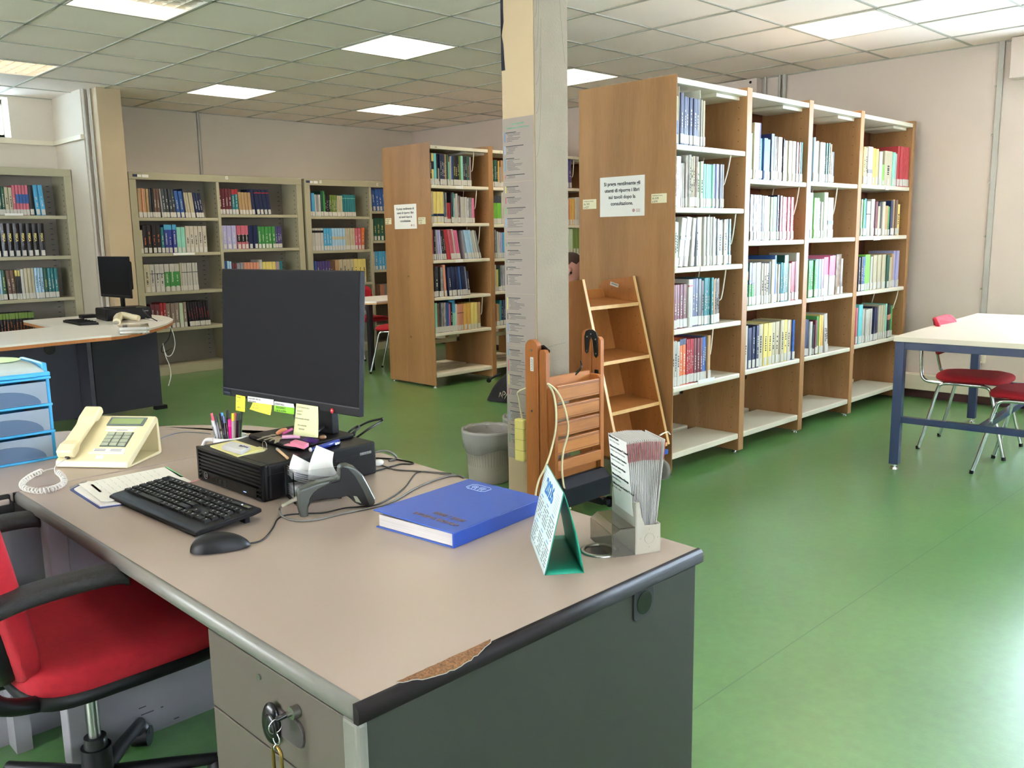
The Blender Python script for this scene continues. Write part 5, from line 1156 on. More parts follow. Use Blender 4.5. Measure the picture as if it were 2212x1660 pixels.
for nm, cs, lbx in (('a', [(.040, .012, .05), (.118, .02, .06), (.118, .05, .112), (.072, .04, .138)], 'tall curled white slip standing up out of the memo box'), ('b', [(.01, .05, .055), (.075, .06, .06), (.065, .07, .085), (.018, .06, .118)], 'smaller bent white slip standing in the memo box')):
    q = BT(AB, WHITEP); n = 8; vs = []; a, b_, c_, d_ = [Vector(v) for v in cs]
    for i in range(n + 1):
        v = i / n
        for j in range(n + 1): u = j / n; p_ = a.lerp(b_, u).lerp(d_.lerp(c_, u), v); vs.append(p_ + Vector((0, -.016 * math.sin(v * 2.6), 0)) + Vector((-.012 * math.sin(v * 3), 0, 0)))
    q.add(vs, [(i * (n + 1) + j, i * (n + 1) + j + 1, (i + 1) * (n + 1) + j + 1, (i + 1) * (n + 1) + j) for i in range(n) for j in range(n)], None, True)
    tag(q.build('paper_slip', solid=.0004), lbx, 'paper slip')

# ---- barcode scanner lying on the desk
SCN = Vector((-2.075, -2.612, DZ)); sfw = Vector((.36, .93, 0)).normalized()
def spl(zx, zy, off=0.0):
    px_, py_ = 580 + zx * .1085, 940 + zy * .1085; d_ = ray(px_, py_); P0 = SCN + sfw * off; return CAM + d_ * ((P0 - CAM).dot(sfw) / d_.dot(sfw))
tt = thing('barcode_scanner', 'grey-green handheld barcode scanner lying in front of the memo box', 'scanner', SCN)
SG = mat('scanner_grey_green', '#3E413A', .35, var=.03, coat=.15); SD = mat('scanner_dark_rubber', '#171414', .45, var=.03, spec=.3)
out = [(600, 1070), (560, 1130), (550, 1210), (565, 1330), (590, 1480), (620, 1600), (650, 1638), (720, 1645), (785, 1610), (775, 1500), (785, 1390), (830, 1320), (920, 1290), (1050, 1265), (1250, 1245), (1400, 1228), (1540, 1190), (1600, 1240), (1700, 1330), (1800, 1380), (2010, 1398), (2110, 1350), (2100, 1240), (1980, 1000), (1860, 780), (1700, 630), (1560, 575), (1440, 585), (1390, 650), (1380, 800), (1340, 855), (1130, 890), (950, 935), (760, 1005), (660, 1040)]
def shape(pts, f0, f1, m, name, bev):
    q = B(m); a = [spl(x_, y_) + sfw * f0 for x_, y_ in pts]; b_ = [spl(x_, y_) + sfw * f1 for x_, y_ in pts]; n = len(pts)
    q.add(a + b_, [tuple(range(n)), tuple(range(2 * n - 1, n - 1, -1))] + [(i, (i + 1) % n, n + (i + 1) % n, n + i) for i in range(n)])
    return q.build(name, parent=tt, bevel=bev, seg=3)
shape(out, -.014, .020, SG, 'body', .006)
ins = [(800, 1235), (870, 1130), (960, 1050), (1160, 945), (1340, 905), (1402, 850), (1402, 660), (1450, 610), (1560, 640), (1700, 800), (1850, 1060), (1985, 1370), (1800, 1365), (1680, 1260), (1560, 1175), (1400, 1212), (1050, 1248), (900, 1272), (800, 1330), (775, 1400)]
shape(ins, -.0165, .021, SD, 'grip_inlay', .002)
tr_ = [(1170, 925), (1200, 902), (1330, 872), (1400, 870), (1390, 895), (1250, 922)]; shape(tr_, -.0175, -.012, BLACKG, 'trigger', .001)
q = B(mat('scanner_label', '#8C8A78', .4)); q.add([spl(1740, 1330, -.017), spl(1850, 1362, -.017), spl(1760, 1225, -.017), spl(1690, 1215, -.017)], [(0, 1, 2, 3)]); q.build('rating_label', parent=tt)
q = B(mat('strain_relief', '#9A9482', .5)); a, b_ = spl(600, 1245), spl(265, 1420)
for k in range(13):
    u0, u1 = k / 13, (k + .7) / 13; q.cyl(a.lerp(b_, u0), a.lerp(b_, u1), .0062 - .0022 * u0, n=12); q.cyl(a.lerp(b_, u1), a.lerp(b_, (k + 1) / 13), .0045 - .002 * u0, n=10)
q.build('strain_relief', parent=tt)
pts = [b_, gz(604, 1100, DZ + .012), gz(606, 1112, DZ + .004)] + [gz(x_, y_, DZ + .003) for x_, y_ in ((620, 1121), (650, 1126), (690, 1122), (740, 1110), (800, 1098), (850, 1083), (900, 1054), (950, 1034), (985, 1027), (1003, 1033))]
B(CABG).tube(smooth_pts(pts, 6), .0026, 8).build('cable', parent=tt)

# cables behind and beside the computer
def loose_cable(pxs, r, m, label, name='cable', zo=None): o = desk_tube(pxs, r, m, DZ, zo); return tag(o.build(name), label, 'cable')
loose_cable([(803, 1020), (840, 1010), (865, 1003), (885, 1003), (893, 1001), (880, 997), (850, 992), (812, 990)], .0022, CAB, 'thin black cable looping right of the computer')
loose_cable([(808, 978), (830, 974), (848, 980), (856, 990), (840, 996)], .003, CABG, 'short grey cable curl at the right rear of the computer', zo=[.03, .03, .02, .003, 0])
loose_cable([(812, 1000), (850, 1014), (900, 1018), (950, 1023), (1000, 1030)], .002, CABG, 'grey cable running from the computer to the desk edge')
loose_cable([(765, 940), (772, 925), (795, 912), (820, 906), (826, 905), (822, 912), (795, 928), (770, 946)], .0032, CAB, 'stiff black cable looping up behind the computer on the right', zo=[.09, .10, .12, .13, .13, .12, .11, .08])
loose_cable([(750, 938), (758, 930), (772, 921), (776, 924), (764, 934), (755, 942)], .0028, CAB, 'small black cable loop behind the monitor base', zo=[.09, .10, .105, .105, .1, .08])
loose_cable([(318, 970), (330, 962), (350, 947), (375, 938), (400, 934), (430, 935), (455, 938)], .0013, mat('blue_grey_cord', '#6A7488', .5), 'thin blue-grey cord from the phone to the mug')
q = B(WHITEP); c_ = gz(818, 1000, DZ + .01); q.ellip(c_, (.016, .011, .010), 18, 10); tag(q.build('cable_plug'), 'white rounded plug lying right of the computer', 'plug')
tg = B(mat('pink_ribbon', '#D98A90', .6)); tg.tube(smooth_pts([gz(400, 1043, DZ + .002), gz(415, 1041, DZ + .003), (gz(432, 1036, DZ + .004))], 5), .0012, 6); tag(tg.build('ribbon_marker'), 'thin pink ribbon sticking out beside the papers', 'ribbon')

# ---- papers and notebook
q = B(mat('navy_cover', '#22387E', .45)); quad_px(q, DZ, [(151, 1058), (214, 1098), (300, 1086), (296, 1040), (180, 1043)], .002); 
tt = thing('spiral_notebook', 'blue spiral notebook under the loose papers beside the keyboard', 'notebook', gz(200, 1070, DZ))
sub(q.build('cover'), tt)
q = B(WHITEP); quad_px(q, DZ + .0021, [(160, 1056), (216, 1092), (300, 1082), (300, 1040), (190, 1040)], .004); q.build('pages', parent=tt)
q = B(STEEL)
for k in range(14):
    p_ = gz(152 + k * 2.6, 1054 - k * 1.1, DZ + .004); q.tube([p_ + Vector((0, math.cos(a) * .003, math.sin(a) * .003)) for a in [2 * math.pi * j / 10 for j in range(10)]], .0006, 5, closed=True)
q.build('spiral', parent=tt)
tt = thing('handwritten_sheets', 'stack of white handwritten sheets with orange and green highlighter marks', 'papers', gz(290, 1050, DZ))
for k, dx in enumerate((3, 1, 0)):
    q = B(WHITEP); quad_px(q, DZ + .0065 + k * .0012, [(170 + dx * 2, 1046 + dx), (218 + dx * 2, 1083 + dx), (240, 1083), (413 - dx, 1040 + dx), (356, 1009 + dx)], .0008); q.build('sheet', parent=tt)
zz = DZ + .0095; hl = B(mat('orange_highlight', '#EFA24A', .7)); quad_px(hl, zz, [(195, 1048), (200, 1046), (221, 1063), (215, 1064)], .0002); hl.build('orange_mark', parent=tt)
hl = B(mat('green_highlight', '#8EDFA0', .7)); quad_px(hl, zz, [(356, 1010), (362, 1009), (398, 1031), (390, 1032)], .0002); hl.build('green_mark', parent=tt)
q = B(GREENTAPE); q2 = B(mat('grey_ink', '#8A8A94', .7))
for k in range(9):
    u = k / 9; a = gz(206 + u * 140, 1042 - u * 29, zz); 
    for j in range(4):
        p0 = gz(206 + u * 140 + j * 9, 1042 - u * 29 + j * 7, zz); p1 = gz(212 + u * 140 + j * 9, 1047 - u * 29 + j * 7, zz); (q if (k + j) % 4 == 0 else q2).tube([p0, p0.lerp(p1, .5) + Vector((.001, 0, 0)), p1], .0005, 4)
q.build('green_writing', parent=tt); q2.build('grey_writing', parent=tt)

# ---- phone
PH = frame((-2.392, -1.650), (.613, -.79), DZ)
tt = thing('desk_telephone', 'cream desk telephone with a grey display and coiled cord', 'telephone', (-2.3, -1.7, DZ))
PHM = mat('aged_cream_plastic', '#DCCDA2', .35, var=.03); PHK = mat('grey_green_keys', '#9BA08A', .4); PHD = mat('phone_dark_grey', '#5F6A68', .35)
Wp, Dp, sl = .225, .175, math.radians(31)
def ph(x_, u, h=0):    # u along the slope
    return (x_, .004 + u * math.cos(sl) - h * math.sin(sl), .020 + u * math.sin(sl) + h * math.cos(sl))
Lp = .195
q = BT(PH, PHM); th = .012
q.px([(0, .002), (.004, .020), (.004 + Lp * math.cos(sl), .020 + Lp * math.sin(sl)), (.016 + Lp * math.cos(sl), .014 + Lp * math.sin(sl)), (.020 + Lp * math.cos(sl), .004 + Lp * math.sin(sl)), (.014 + Lp * math.cos(sl), Lp * math.sin(sl)), (.02, .004), (.012, .001)], 0, Wp)
q.build('face_plate', parent=tt, bevel=.003, seg=3)
yb_ = .016 + Lp * math.cos(sl); zb_ = .010 + Lp * math.sin(sl)
BT(PH, PHM).px([(yb_ - .006, zb_), (yb_ + .003, zb_), (yb_ + .010, .012), (yb_ + .008, .003), (yb_ - .004, 0), (.012, .001), (.012, .006), (yb_ - .006, .010)], 0, Wp).build('stand_loop', parent=tt, bevel=.002)
q = BT(PH, PHD); 
def plate(q, x0_, x1_, u0, u1, h0, h1, m=None): q.add([ph(x0_, u0, h0), ph(x1_, u0, h0), ph(x1_, u1, h0), ph(x0_, u1, h0), ph(x0_, u0, h1), ph(x1_, u0, h1), ph(x1_, u1, h1), ph(x0_, u1, h1)], [(0, 3, 2, 1), (4, 5, 6, 7), (0, 1, 5, 4), (1, 2, 6, 5), (2, 3, 7, 6), (3, 0, 4, 7)], m)
plate(q, .088, .205, .150, .186, 0, .0025); q.build('display_frame', parent=tt)
q = BT(PH, mat('lcd_green', '#8C9A68', .25)); plate(q, .096, .197, .156, .180, .0026, .003); q.build('display', parent=tt)
q = BT(PH, PHD); plate(q, .108, .190, .060, .122, 0, .0012); q.build('keypad_base', parent=tt)
for r in range(4):
    for c_ in range(3):
        q = BT(PH, PHK); plate(q, .111 + c_ * .0265, .111 + c_ * .0265 + .023, .063 + r * .0148, .063 + r * .0148 + .0118, .0012, .0045); q.build('key', parent=tt, bevel=.001)
q = BT(PH, mat('white_label_strip', '#DAD8D2', .5)); plate(q, .092, .192, .139, .144, 0, .0022); plate(q, .088, .200, .030, .036, 0, .0022); plate(q, .095, .195, .040, .053, 0, .0006); plate(q, .095, .185, .126, .135, 0, .0006); plate(q, .118, .142, .010, .024, 0, .0006); q.build('label_strips', parent=tt)
q = BT(PH, INK); rq = random.Random(4)
for (x0_, u0) in ((.100, .048), (.150, .048), (.100, .043), (.150, .043), (.130, .130)): plate(q, x0_, x0_ + .035, u0, u0 + .0016, .0006, .0008)
q.build('printed_labels', parent=tt)
hs = BT(PH, PHM)
prof = [(.004, .012), (.008, .030), (.035, .034), (.06, .026), (.13, .026), (.155, .034), (.198, .036), (.204, .026), (.200, .010), (.165, .006), (.150, .014), (.05, .014), (.035, .004), (.008, .003)]
vs0 = [ph(.008, u, h) for u, h in prof]; vs1 = [ph(.060, u, h) for u, h in prof]; n = len(prof)
hs.add(vs0 + vs1, [tuple(range(n)), tuple(range(2 * n - 1, n - 1, -1))] + [(i, (i + 1) % n, n + (i + 1) % n, n + i) for i in range(n)]); hs.build('handset', parent=tt, bevel=.005, seg=3)
BT(PH, DARKG).box((.036, -.003, .026), (.047, .006, .034)).build('cord_socket', parent=tt)
WCORD = mat('white_coiled_cord', '#D9D4CE', .4)
path = smooth_pts([gz(88, 1019, DZ + .009), gz(65, 1030, DZ + .009), gz(48, 1045, DZ + .009), gz(56, 1056, DZ + .009), gz(85, 1061, DZ + .009), gz(115, 1056, DZ + .009), gz(137, 1044, DZ + .009), gz(135, 1030, DZ + .009), gz(124, 1020, DZ + .009)], 24)
turns = 34; hp = []; NP = len(path)
for i in range(turns * 12):
    f_ = i / (turns * 12 - 1) * (NP - 1); i0 = min(int(f_), NP - 2); p_ = path[i0].lerp(path[i0 + 1], f_ - i0); d_ = (path[i0 + 1] - path[i0]).normalized(); s_ = Vector((-d_.y, d_.x, 0)); a = 2 * math.pi * i / 12
    hp.append(p_ + s_ * (math.cos(a) * .0068) + Vector((0, 0, 1)) * (math.sin(a) * .0068))
B(WCORD).tube(hp, .0018, 6).build('coiled_cord', parent=tt)
B(WCORD).tube(smooth_pts([hp[-1], gz(118, 1013, DZ + .015), gz(122, 1006, DZ + .02), PH @ Vector((.041, -.004, .030))], 5), .0017, 6).tube(smooth_pts([hp[0], gz(100, 1016, DZ + .008), gz(118, 1012, DZ + .008)], 5), .0017, 6).build('straight_cord', parent=tt)

# ---- blue drawer tower
tt = thing('drawer_tower', 'sky blue plastic drawer tower with three translucent drawers at the left edge', 'drawer unit', (-2.47, -1.4, DZ))
BLU = mat('sky_blue_plastic', '#3FA6DC', .3, var=.03, coat=.3); TRL = mat('frosted_plastic', '#C8D6E6', .35, trans=.55, var=.02); LID = mat('frosted_lid', '#DCE6E4', .2, trans=.4, var=.02, coat=.4)
X0, X1, Y0, Y1 = -2.62, -2.345, -1.535, -1.27
zt_ = [.0, .082, .164, .246]
q = B(BLU)
for x_ in (X0, X1 - .010): q.box((x_, Y0 + .012, DZ), (x_ + .010, Y1, DZ + .25))
q.build('side_walls', parent=tt, bevel=.003)
B(BLU).box((X0 + .01, Y1 - .006, DZ), (X1 - .01, Y1, DZ + .25)).build('rear_wall', parent=tt)
for k, z_ in enumerate(zt_): B(BLU).box((X0, Y0 + (.0 if k < 3 else -.006), DZ + z_), (X1, Y1 - .006, DZ + z_ + .008)).build('rail', parent=tt, bevel=.003)
inside = [('#7A3A46', .35), ('#4A4A6A', .6), ('#6C6A60', .3)]
for k in range(3):
    z0_ = DZ + zt_[k] + .0085; z1_ = DZ + zt_[k + 1] - .004
    q = B(TRL); w_ = .0025
    q.box((X0 + .013, Y0 + .004, z0_), (X1 - .013, Y0 + .004 + w_, z1_ - .004)); q.box((X0 + .013, Y0 + .006, z0_), (X0 + .0155, Y1 - .02, z1_ - .012)); q.box((X1 - .0155, Y0 + .006, z0_), (X1 - .013, Y1 - .02, z1_ - .012)); q.box((X0 + .013, Y0 + .006, z0_), (X1 - .013, Y1 - .02, z0_ + .002))
    dr = q.build('drawer', parent=tt)
    arc = []; xc = (X0 + X1) / 2
    for j in range(17): a = math.pi * j / 16; arc.append((xc + math.cos(a) * .105, z0_ + .002 + math.sin(a) * .044))
    B(mat('frosted_arch', '#7C94B4', .3, trans=.5, var=.02)).py(arc, Y0 - .001, Y0 + .0038).build('arched_pull', parent=dr)
    q = B(mat('content_%d' % k, ('#5A2E3A', '#4A4668', '#6E6A62')[k], .8))
    for j in range(5): q.cbox((X0 + .05 + j * .042, Y0 + .09 + .02 * (j % 2), z0_ + .014), (.03, .05 + .02 * (j % 3), .020 + .005 * (j % 2)))
    q.build('contents', parent=dr)
q = B(BLU); q.box((X0, Y0 - .004, DZ + .254), (X1, Y1, DZ + .268)); q.box((X0 + .03, Y0 - .012, DZ + .255), (X1 - .04, Y0 - .003, DZ + .266)); q.box((X1 - .016, Y0 + .02, DZ + .26), (X1, Y1 - .03, DZ + .292)); q.box((X0, Y0 + .02, DZ + .26), (X0 + .016, Y1 - .03, DZ + .292)); q.build('lid_frame', parent=tt, bevel=.005, seg=3)
q = B(LID); n = 18; k_ = 8; vs = []
for i in range(n + 1):
    for j in range(k_ + 1):
        u, v = i / n, j / k_; x_ = X0 + .016 + (X1 - X0 - .032) * u; y_ = Y0 + .0 + (Y1 - Y0 - .02) * v; vs.append((x_, y_, DZ + .268 + .030 * min(1, (math.sin(math.pi * min(.5, v) ) * 1.05)) ** .6 * (1 - abs(2 * u - 1) ** 4 * .45)))
q.add(vs, [(i * (k_ + 1) + j, i * (k_ + 1) + j + 1, (i + 1) * (k_ + 1) + j + 1, (i + 1) * (k_ + 1) + j) for i in range(n) for j in range(k_)], None, True); q.build('lid', parent=tt, solid=.002)
q = B(mat('pale_green_insert', '#CFE4AC', .5)); q.ellip((-2.445, -1.40, DZ + .2995), (.06, .07, .0035), 24, 8); q.build('lid_label', parent=tt)

# ---- blue register
RG = frame((-2.050, -3.022), (.988, .11), DZ)     # x along the spine, y towards the fore-edge
tt = thing('register_book', 'large royal blue hardcover register lying on the desk', 'book', (-1.88, -2.9, DZ))
RB = mat('royal_blue_cloth', '#2E52A8', .42, var=.05, scale=40, bump=.2, bscale=800); RBD = mat('royal_blue_spine', '#1C429C', .38, var=.04)
Lr, Wr, Tr = .315, .238, .034
BT(RG, RB).box((0, .004, 0), (Lr, Wr, .0028)).build('back_cover', parent=tt, bevel=.0008)
q = BT(RG, RB); q.add([(0, .004, Tr - .003), (Lr, .004, Tr - .003), (Lr, Wr, Tr + .004), (-.006, Wr, Tr + .006), (0, .004, Tr), (Lr, .004, Tr), (Lr, Wr, Tr + .007), (-.006, Wr, Tr + .009)], [(0, 3, 2, 1), (4, 5, 6, 7), (0, 1, 5, 4), (1, 2, 6, 5), (2, 3, 7, 6), (3, 0, 4, 7)]); q.build('front_cover', parent=tt, bevel=.0008)
BT(RG, RBD).box((0, 0, 0), (Lr, .005, Tr)).build('spine', parent=tt, bevel=.0015)
BT(RG, mat('register_pages', '#BDB6B2', .8, var=.12, scale=6, stretch=(1, 1, 80))).box((.005, .005, .003), (Lr - .005, Wr - .006, Tr - .0045)).build('pages', parent=tt)
r3_ = RG.to_3x3(); sx_ = r3_ @ Vector((0, 1, 0)); nx_ = r3_ @ Vector((-1, 0, 0)); 
HW = mat('brown_marker', '#6E5348', .6)
def rgp(x_, y_): z_ = Tr + .0006 + .0075 * y_ / Wr + .0018 * (1 - x_ / Lr) * y_ / Wr; return RG @ Vector((x_, y_, z_))
text('CONSULTAZIONI', .0165, rgp(.045, .022), sx_ + Vector((0, 0, .035)), nx_, HW, 'cover_writing', tt, .0003, bold=.0004)
text('2025 / 2026', .019, rgp(.075, .030), sx_ + Vector((0, 0, .035)), nx_, HW, 'cover_writing', tt, .0003, bold=.0004)
EMB = mat('silver_emboss', '#AFC2E8', .4); q = B(EMB)
oc = [(-.026, -.014), (-.018, -.022), (.018, -.022), (.026, -.014), (.026, .014), (.018, .022), (-.018, .022), (-.026, .014)]
q.tube([rgp(Lr - .045 + y_ * .85, .165 - x_ * 1.15) for x_, y_ in oc], .0007, 6, closed=True)
for s_ in (-1, 1):
    q.tube([rgp(Lr - .045 + math.sin(a) * .011 * (1 - a / 16), .165 + s_ * .012 + math.cos(a) * .010 * (1 - a / 16)) for a in [k * .4 for k in range(30)]], .0006, 6)
for k in range(5): q.tube([rgp(Lr - .064, .165 + (k - 2) * .010), rgp(Lr - .052, .165 + (k - 2) * .010 + .003)], .0006, 6)
q.build('embossed_crest', parent=tt)

# ---- tent calendar
F1 = Vector((-1.892, -3.092, DZ)); F2 = Vector((-2.028, -3.262, DZ)); off = Vector((.060, -.046, 0)); HT = .162
tt = thing('desk_calendar', 'green and pale blue tent calendar reading 2026 beside the register', 'calendar', F2)
GRN = mat('calendar_green_card', '#1E8A72', .5); PALE = mat('calendar_pale_sheet', '#CBDDDC', .6, var=.02)
R1 = F1 + off * .5 + Vector((0, 0, HT)); R2 = F2 + off * .5 + Vector((0, 0, HT))
def sheet(q, a, b_, c_, d_, bow=0, nrm=Vector((0, 0, 0)), n=8):
    vs = []
    for i in range(n + 1):
        v = i / n
        for j in range(n + 1): u = j / n; vs.append(a.lerp(b_, u).lerp(d_.lerp(c_, u), v) + nrm * (bow * math.sin(math.pi * v)))
    q.add(vs, [(i * (n + 1) + j, i * (n + 1) + j + 1, (i + 1) * (n + 1) + j + 1, (i + 1) * (n + 1) + j) for i in range(n) for j in range(n)], None, True)
q = B(GRN); sheet(q, F1, F2, R2, R1); q.build('front_card', parent=tt, solid=.0012)
q = B(GRN); sheet(q, F1 + off, F2 + off, R2, R1, .004, off.normalized()); q.build('back_card', parent=tt, solid=.0012)
q = B(GRN); sheet(q, F1 + Vector((0, 0, .001)), F2 + Vector((0, 0, .001)), F2 + off + Vector((0, 0, .001)), F1 + off + Vector((0, 0, .001))); q.build('base_flap', parent=tt, solid=.001)
nf = (F1 - F2).cross(R2 - F2).normalized()
if nf.dot(CAM - F2) < 0: nf = -nf
e_ = nf * .0018
q = B(PALE); sheet(q, F1 + e_, F2 + e_, R2 + e_, R1 + e_); q.build('date_sheet', parent=tt, solid=.0006)
xd = (F2 - F1).normalized(); yd = (R1 - F1).normalized(); Lc = (F2 - F1).length; Hc = (R1 - F1).length; ee = nf * .0024
def cp(u, v): return F1 + (F2 - F1) * u + (R1 - F1) * v + ee
CB = mat('calendar_blue', '#2272B8', .5)
text('2026', .044, cp(.22, .72), xd, yd, CB, 'year', tt, .0003, bold=.0012, xs=1.1)
q = B(INK); q2 = B(CB); q3 = B(mat('calendar_red', '#C8507A', .6)); rc_ = random.Random(8)
def rectc(q, u0, v0, u1, v1): q.add([cp(u0, v0), cp(u1, v0), cp(u1, v1), cp(u0, v1)], [(0, 1, 2, 3)])
for k in range(7): rectc(q, .04, .95 - k * .034, .24, .953 - k * .034); rectc(q, .76, .90 - k * .034, .96, .903 - k * .034)
for r in range(2):
    for c_ in range(3):
        u0, v0 = .05 + c_ * .32, .36 - r * .32
        rectc(q2, u0 + .07, v0 + .275, u0 + .19, v0 + .288)
        for i in range(7):
            for j in range(6):
                if rc_.random() < .88: rectc(q3 if (i, j, r, c_) in ((1, 5, 0, 0), (4, 5, 0, 0), (2, 4, 1, 2)) else q, u0 + .012 + i * .037, v0 + .02 + j * .04, u0 + .012 + i * .037 + .022, v0 + .02 + j * .04 + .018)
q.build('printed_dates', parent=tt); q2.build('month_names', parent=tt); q3.build('red_dates', parent=tt)

# ---- leaflet holder
LH = frame((-1.8635, -3.298), (.878, -.479), DZ)    # x to the right, y away from the viewer
tt = thing('leaflet_holder', 'grey plastic leaflet holder joined to a clear slanted box at the desk corner', 'leaflet holder', (-1.82, -3.28, DZ))
HG = mat('holder_grey_plastic', '#A59C8E', .35, var=.02); HGP = mat('holder_pale_plastic', '#A59E92', .35, var=.02)
a_ = .122; tk = .0025
cl = mat('smoky_acrylic', '#DAD3C8', .06, trans=.92, var=0, spec=.5)
q = BT(LH, cl)
q.box((-.004, 0, .002), (-.004 + tk, a_, .046)); q.box((-.004, 0, 0), (.048, a_, tk)); q.box((.012, 0, .056), (.048, a_, .0585)); q.py([(-.004, 0), (.048, 0), (.048, .0585), (.012, .0585), (-.004, .046)], 0, tk); q.py([(-.004, 0), (.048, 0), (.048, .0585), (.012, .0585), (-.004, .046)], a_ - tk, a_)
q.py([(-.004, .046), (-.0015, .045), (.0125, .056), (.012, .0585)], 0, a_); q.build('clear_box', parent=tt)
q = BT(LH, HG); q.box((.048, 0, 0), (.102, a_, .003)); q.box((.048, 0, 0), (.102, .0025, .060)); q.box((.0995, 0, 0), (.102, a_, .062)); q.box((.048, a_ - .0025, 0), (.102, a_, .062)); q.build('pocket', parent=tt, bevel=.001)
BT(LH, HGP).box((.046, -.001, .0), (.049, a_ + .001, .110)).build('front_plate', parent=tt, bevel=.0012)
BT(LH, HGP).py([(.049, .02), (.067, .06), (.058, .085), (.055, .110), (.049, .110)], -.0008, .0015).build('side_wing', parent=tt)
q = BT(LH, HGP); q.tube([(.078 + math.cos(a) * .0105, -.0006, .032 + math.sin(a) * .0105) for a in [2 * math.pi * k / 28 for k in range(28)]], .0011, 6, closed=True)
for a in (0, 90, 180, 270): q.cyl((.078 + math.cos(math.radians(a)) * .019, -.0012, .032 + math.sin(math.radians(a)) * .019), (.078 + math.cos(math.radians(a)) * .019, .0005, .032 + math.sin(math.radians(a)) * .019), .0018, n=10)
q.build('moulded_ring', parent=tt)
LM = mat('leaflet_paper', '#DAD6D2', .6, var=.02); LR = mat('leaflet_maroon', '#7E2A2E', .5); LGm = mat('leaflet_grey_print', '#9A9694', .6)
NL = 18; Hl = .232
for k in range(NL):
    u = k / (NL - 1); xb_ = .0545 + u * .036; xt_ = .030 + u * .078 + (.006 if k == NL - 1 else 0)
    y0_ = .010; y1_ = .105; q = BT(LH, LM); th_ = .0007
    vs = []
    for (x_, z_) in ((xb_, .004), ((xb_ * .45 + xt_ * .55), .004 + Hl * .5), (xt_, .004 + Hl - abs(u - .5) * .006)):
        for y_ in (y0_, y1_): vs += [(x_, y_, z_), (x_ + th_, y_, z_)]
    q.add(vs, [(0, 4, 6, 2), (4, 8, 10, 6), (1, 3, 7, 5), (5, 7, 11, 9), (0, 1, 5, 4), (4, 5, 9, 8), (2, 6, 7, 3), (6, 10, 11, 7), (8, 9, 11, 10), (0, 2, 3, 1)])
    lf = q.build('leaflet')
    tag(lf, 'foremost white leaflet in the holder, its printed list facing the desk' if k == 0 else 'rearmost leaflet in the holder, standing apart with a curled corner' if k == NL - 1 else 'white leaflet with a maroon top stripe in the middle of the packed holder', 'leaflet', None if k in (0, NL - 1) else 'leaflets in the holder')
    q = BT(LH, LR); zt2 = .004 + Hl - abs(u - .5) * .006; zt1 = zt2 - .042; xa_ = xt_ + (xb_ - xt_) * .16
    q.add([(xa_ - .0004, y0_ - .0007, zt1), (xa_ + th_ + .0010, y0_ - .0007, zt1), (xt_ + th_ + .0010, y0_ - .0007, zt2 - .004), (xt_ - .0004, y0_ - .0007, zt2 - .004)], [(0, 1, 2, 3)]); q.build('maroon_stripe', parent=lf)
    q = BT(LH, LGm); q.add([(xb_ + .0003, y0_ - .0006, .05), (xb_ + th_ + .0005, y0_ - .0006, .05), (xa_ + th_ + .0005, y0_ - .0006, zt1), (xa_ + .0003, y0_ - .0006, zt1)], [(0, 1, 2, 3)]); q.build('printed_edge', parent=lf)
    if k == 0:
        P0 = LH @ Vector((xb_ * .45 + xt_ * .55, y1_ - .004, .004 + Hl * .5)); P1 = LH @ Vector((xt_, y1_ - .004, .004 + Hl)); P2 = LH @ Vector((xt_, y0_, .004 + Hl)); up_ = (P1 - P0).normalized(); ac = (P2 - P1).normalized(); nn_ = ac.cross(up_).normalized() * .0008
        if nn_.dot(CAM - P0) < 0: nn_ = -nn_
        for i, (s1, s2) in enumerate((('Biblioteca di Agraria', 'Viale A. Doria, Catania'), ("Biblioteca di Architettura \"T. Zannelli\"", 'Complesso Santa Teresa, Siracusa'), ('Biblioteca di Chimica, Farmacia e', 'Campus Universitario, Catania'), ('Biblioteca di Lettere e Lingue', 'Piazza Dante, Catania'), ('Biblioteca di Medicina e Chirurgia', 'Via S. Sofia, Catania'), ('Biblioteca di Scienze Giuridiche "G. Oliveri"', 'Via Gallo, Catania'))):
            yy_ = .92 - i * .175
            if yy_ > 0: base = P0 + (P1 - P0) * yy_
            else: base = P0 + (P0 - P1) * 0 + (P1 - P0) * yy_
            text(s1, .0062, base + nn_, ac, up_, INK, 'leaflet_text', lf, .0001, bold=.0002); text(s2, .0056, base - up_ * .008 + nn_, ac, up_, LGm, 'leaflet_text', lf, .0001)
    if k == NL - 1:
        q = BT(LH, LM); pts_ = [(xt_, y0_ + .02, .004 + Hl), (xt_ + .004, y0_ + .012, .004 + Hl + .006), (xt_ + .012, y0_ + .008, .004 + Hl + .010), (xt_ + .016, y0_ + .006, .004 + Hl + .004)]
        vs = []
        for x_, y_, z_ in pts_: vs += [(x_, y_, z_), (x_ + .003, y_ + .014, z_ - .002)]
        q.add(vs, [(2 * i, 2 * i + 1, 2 * i + 3, 2 * i + 2) for i in range(3)], None, True); q.build('curled_corner', parent=lf, solid=.0005)
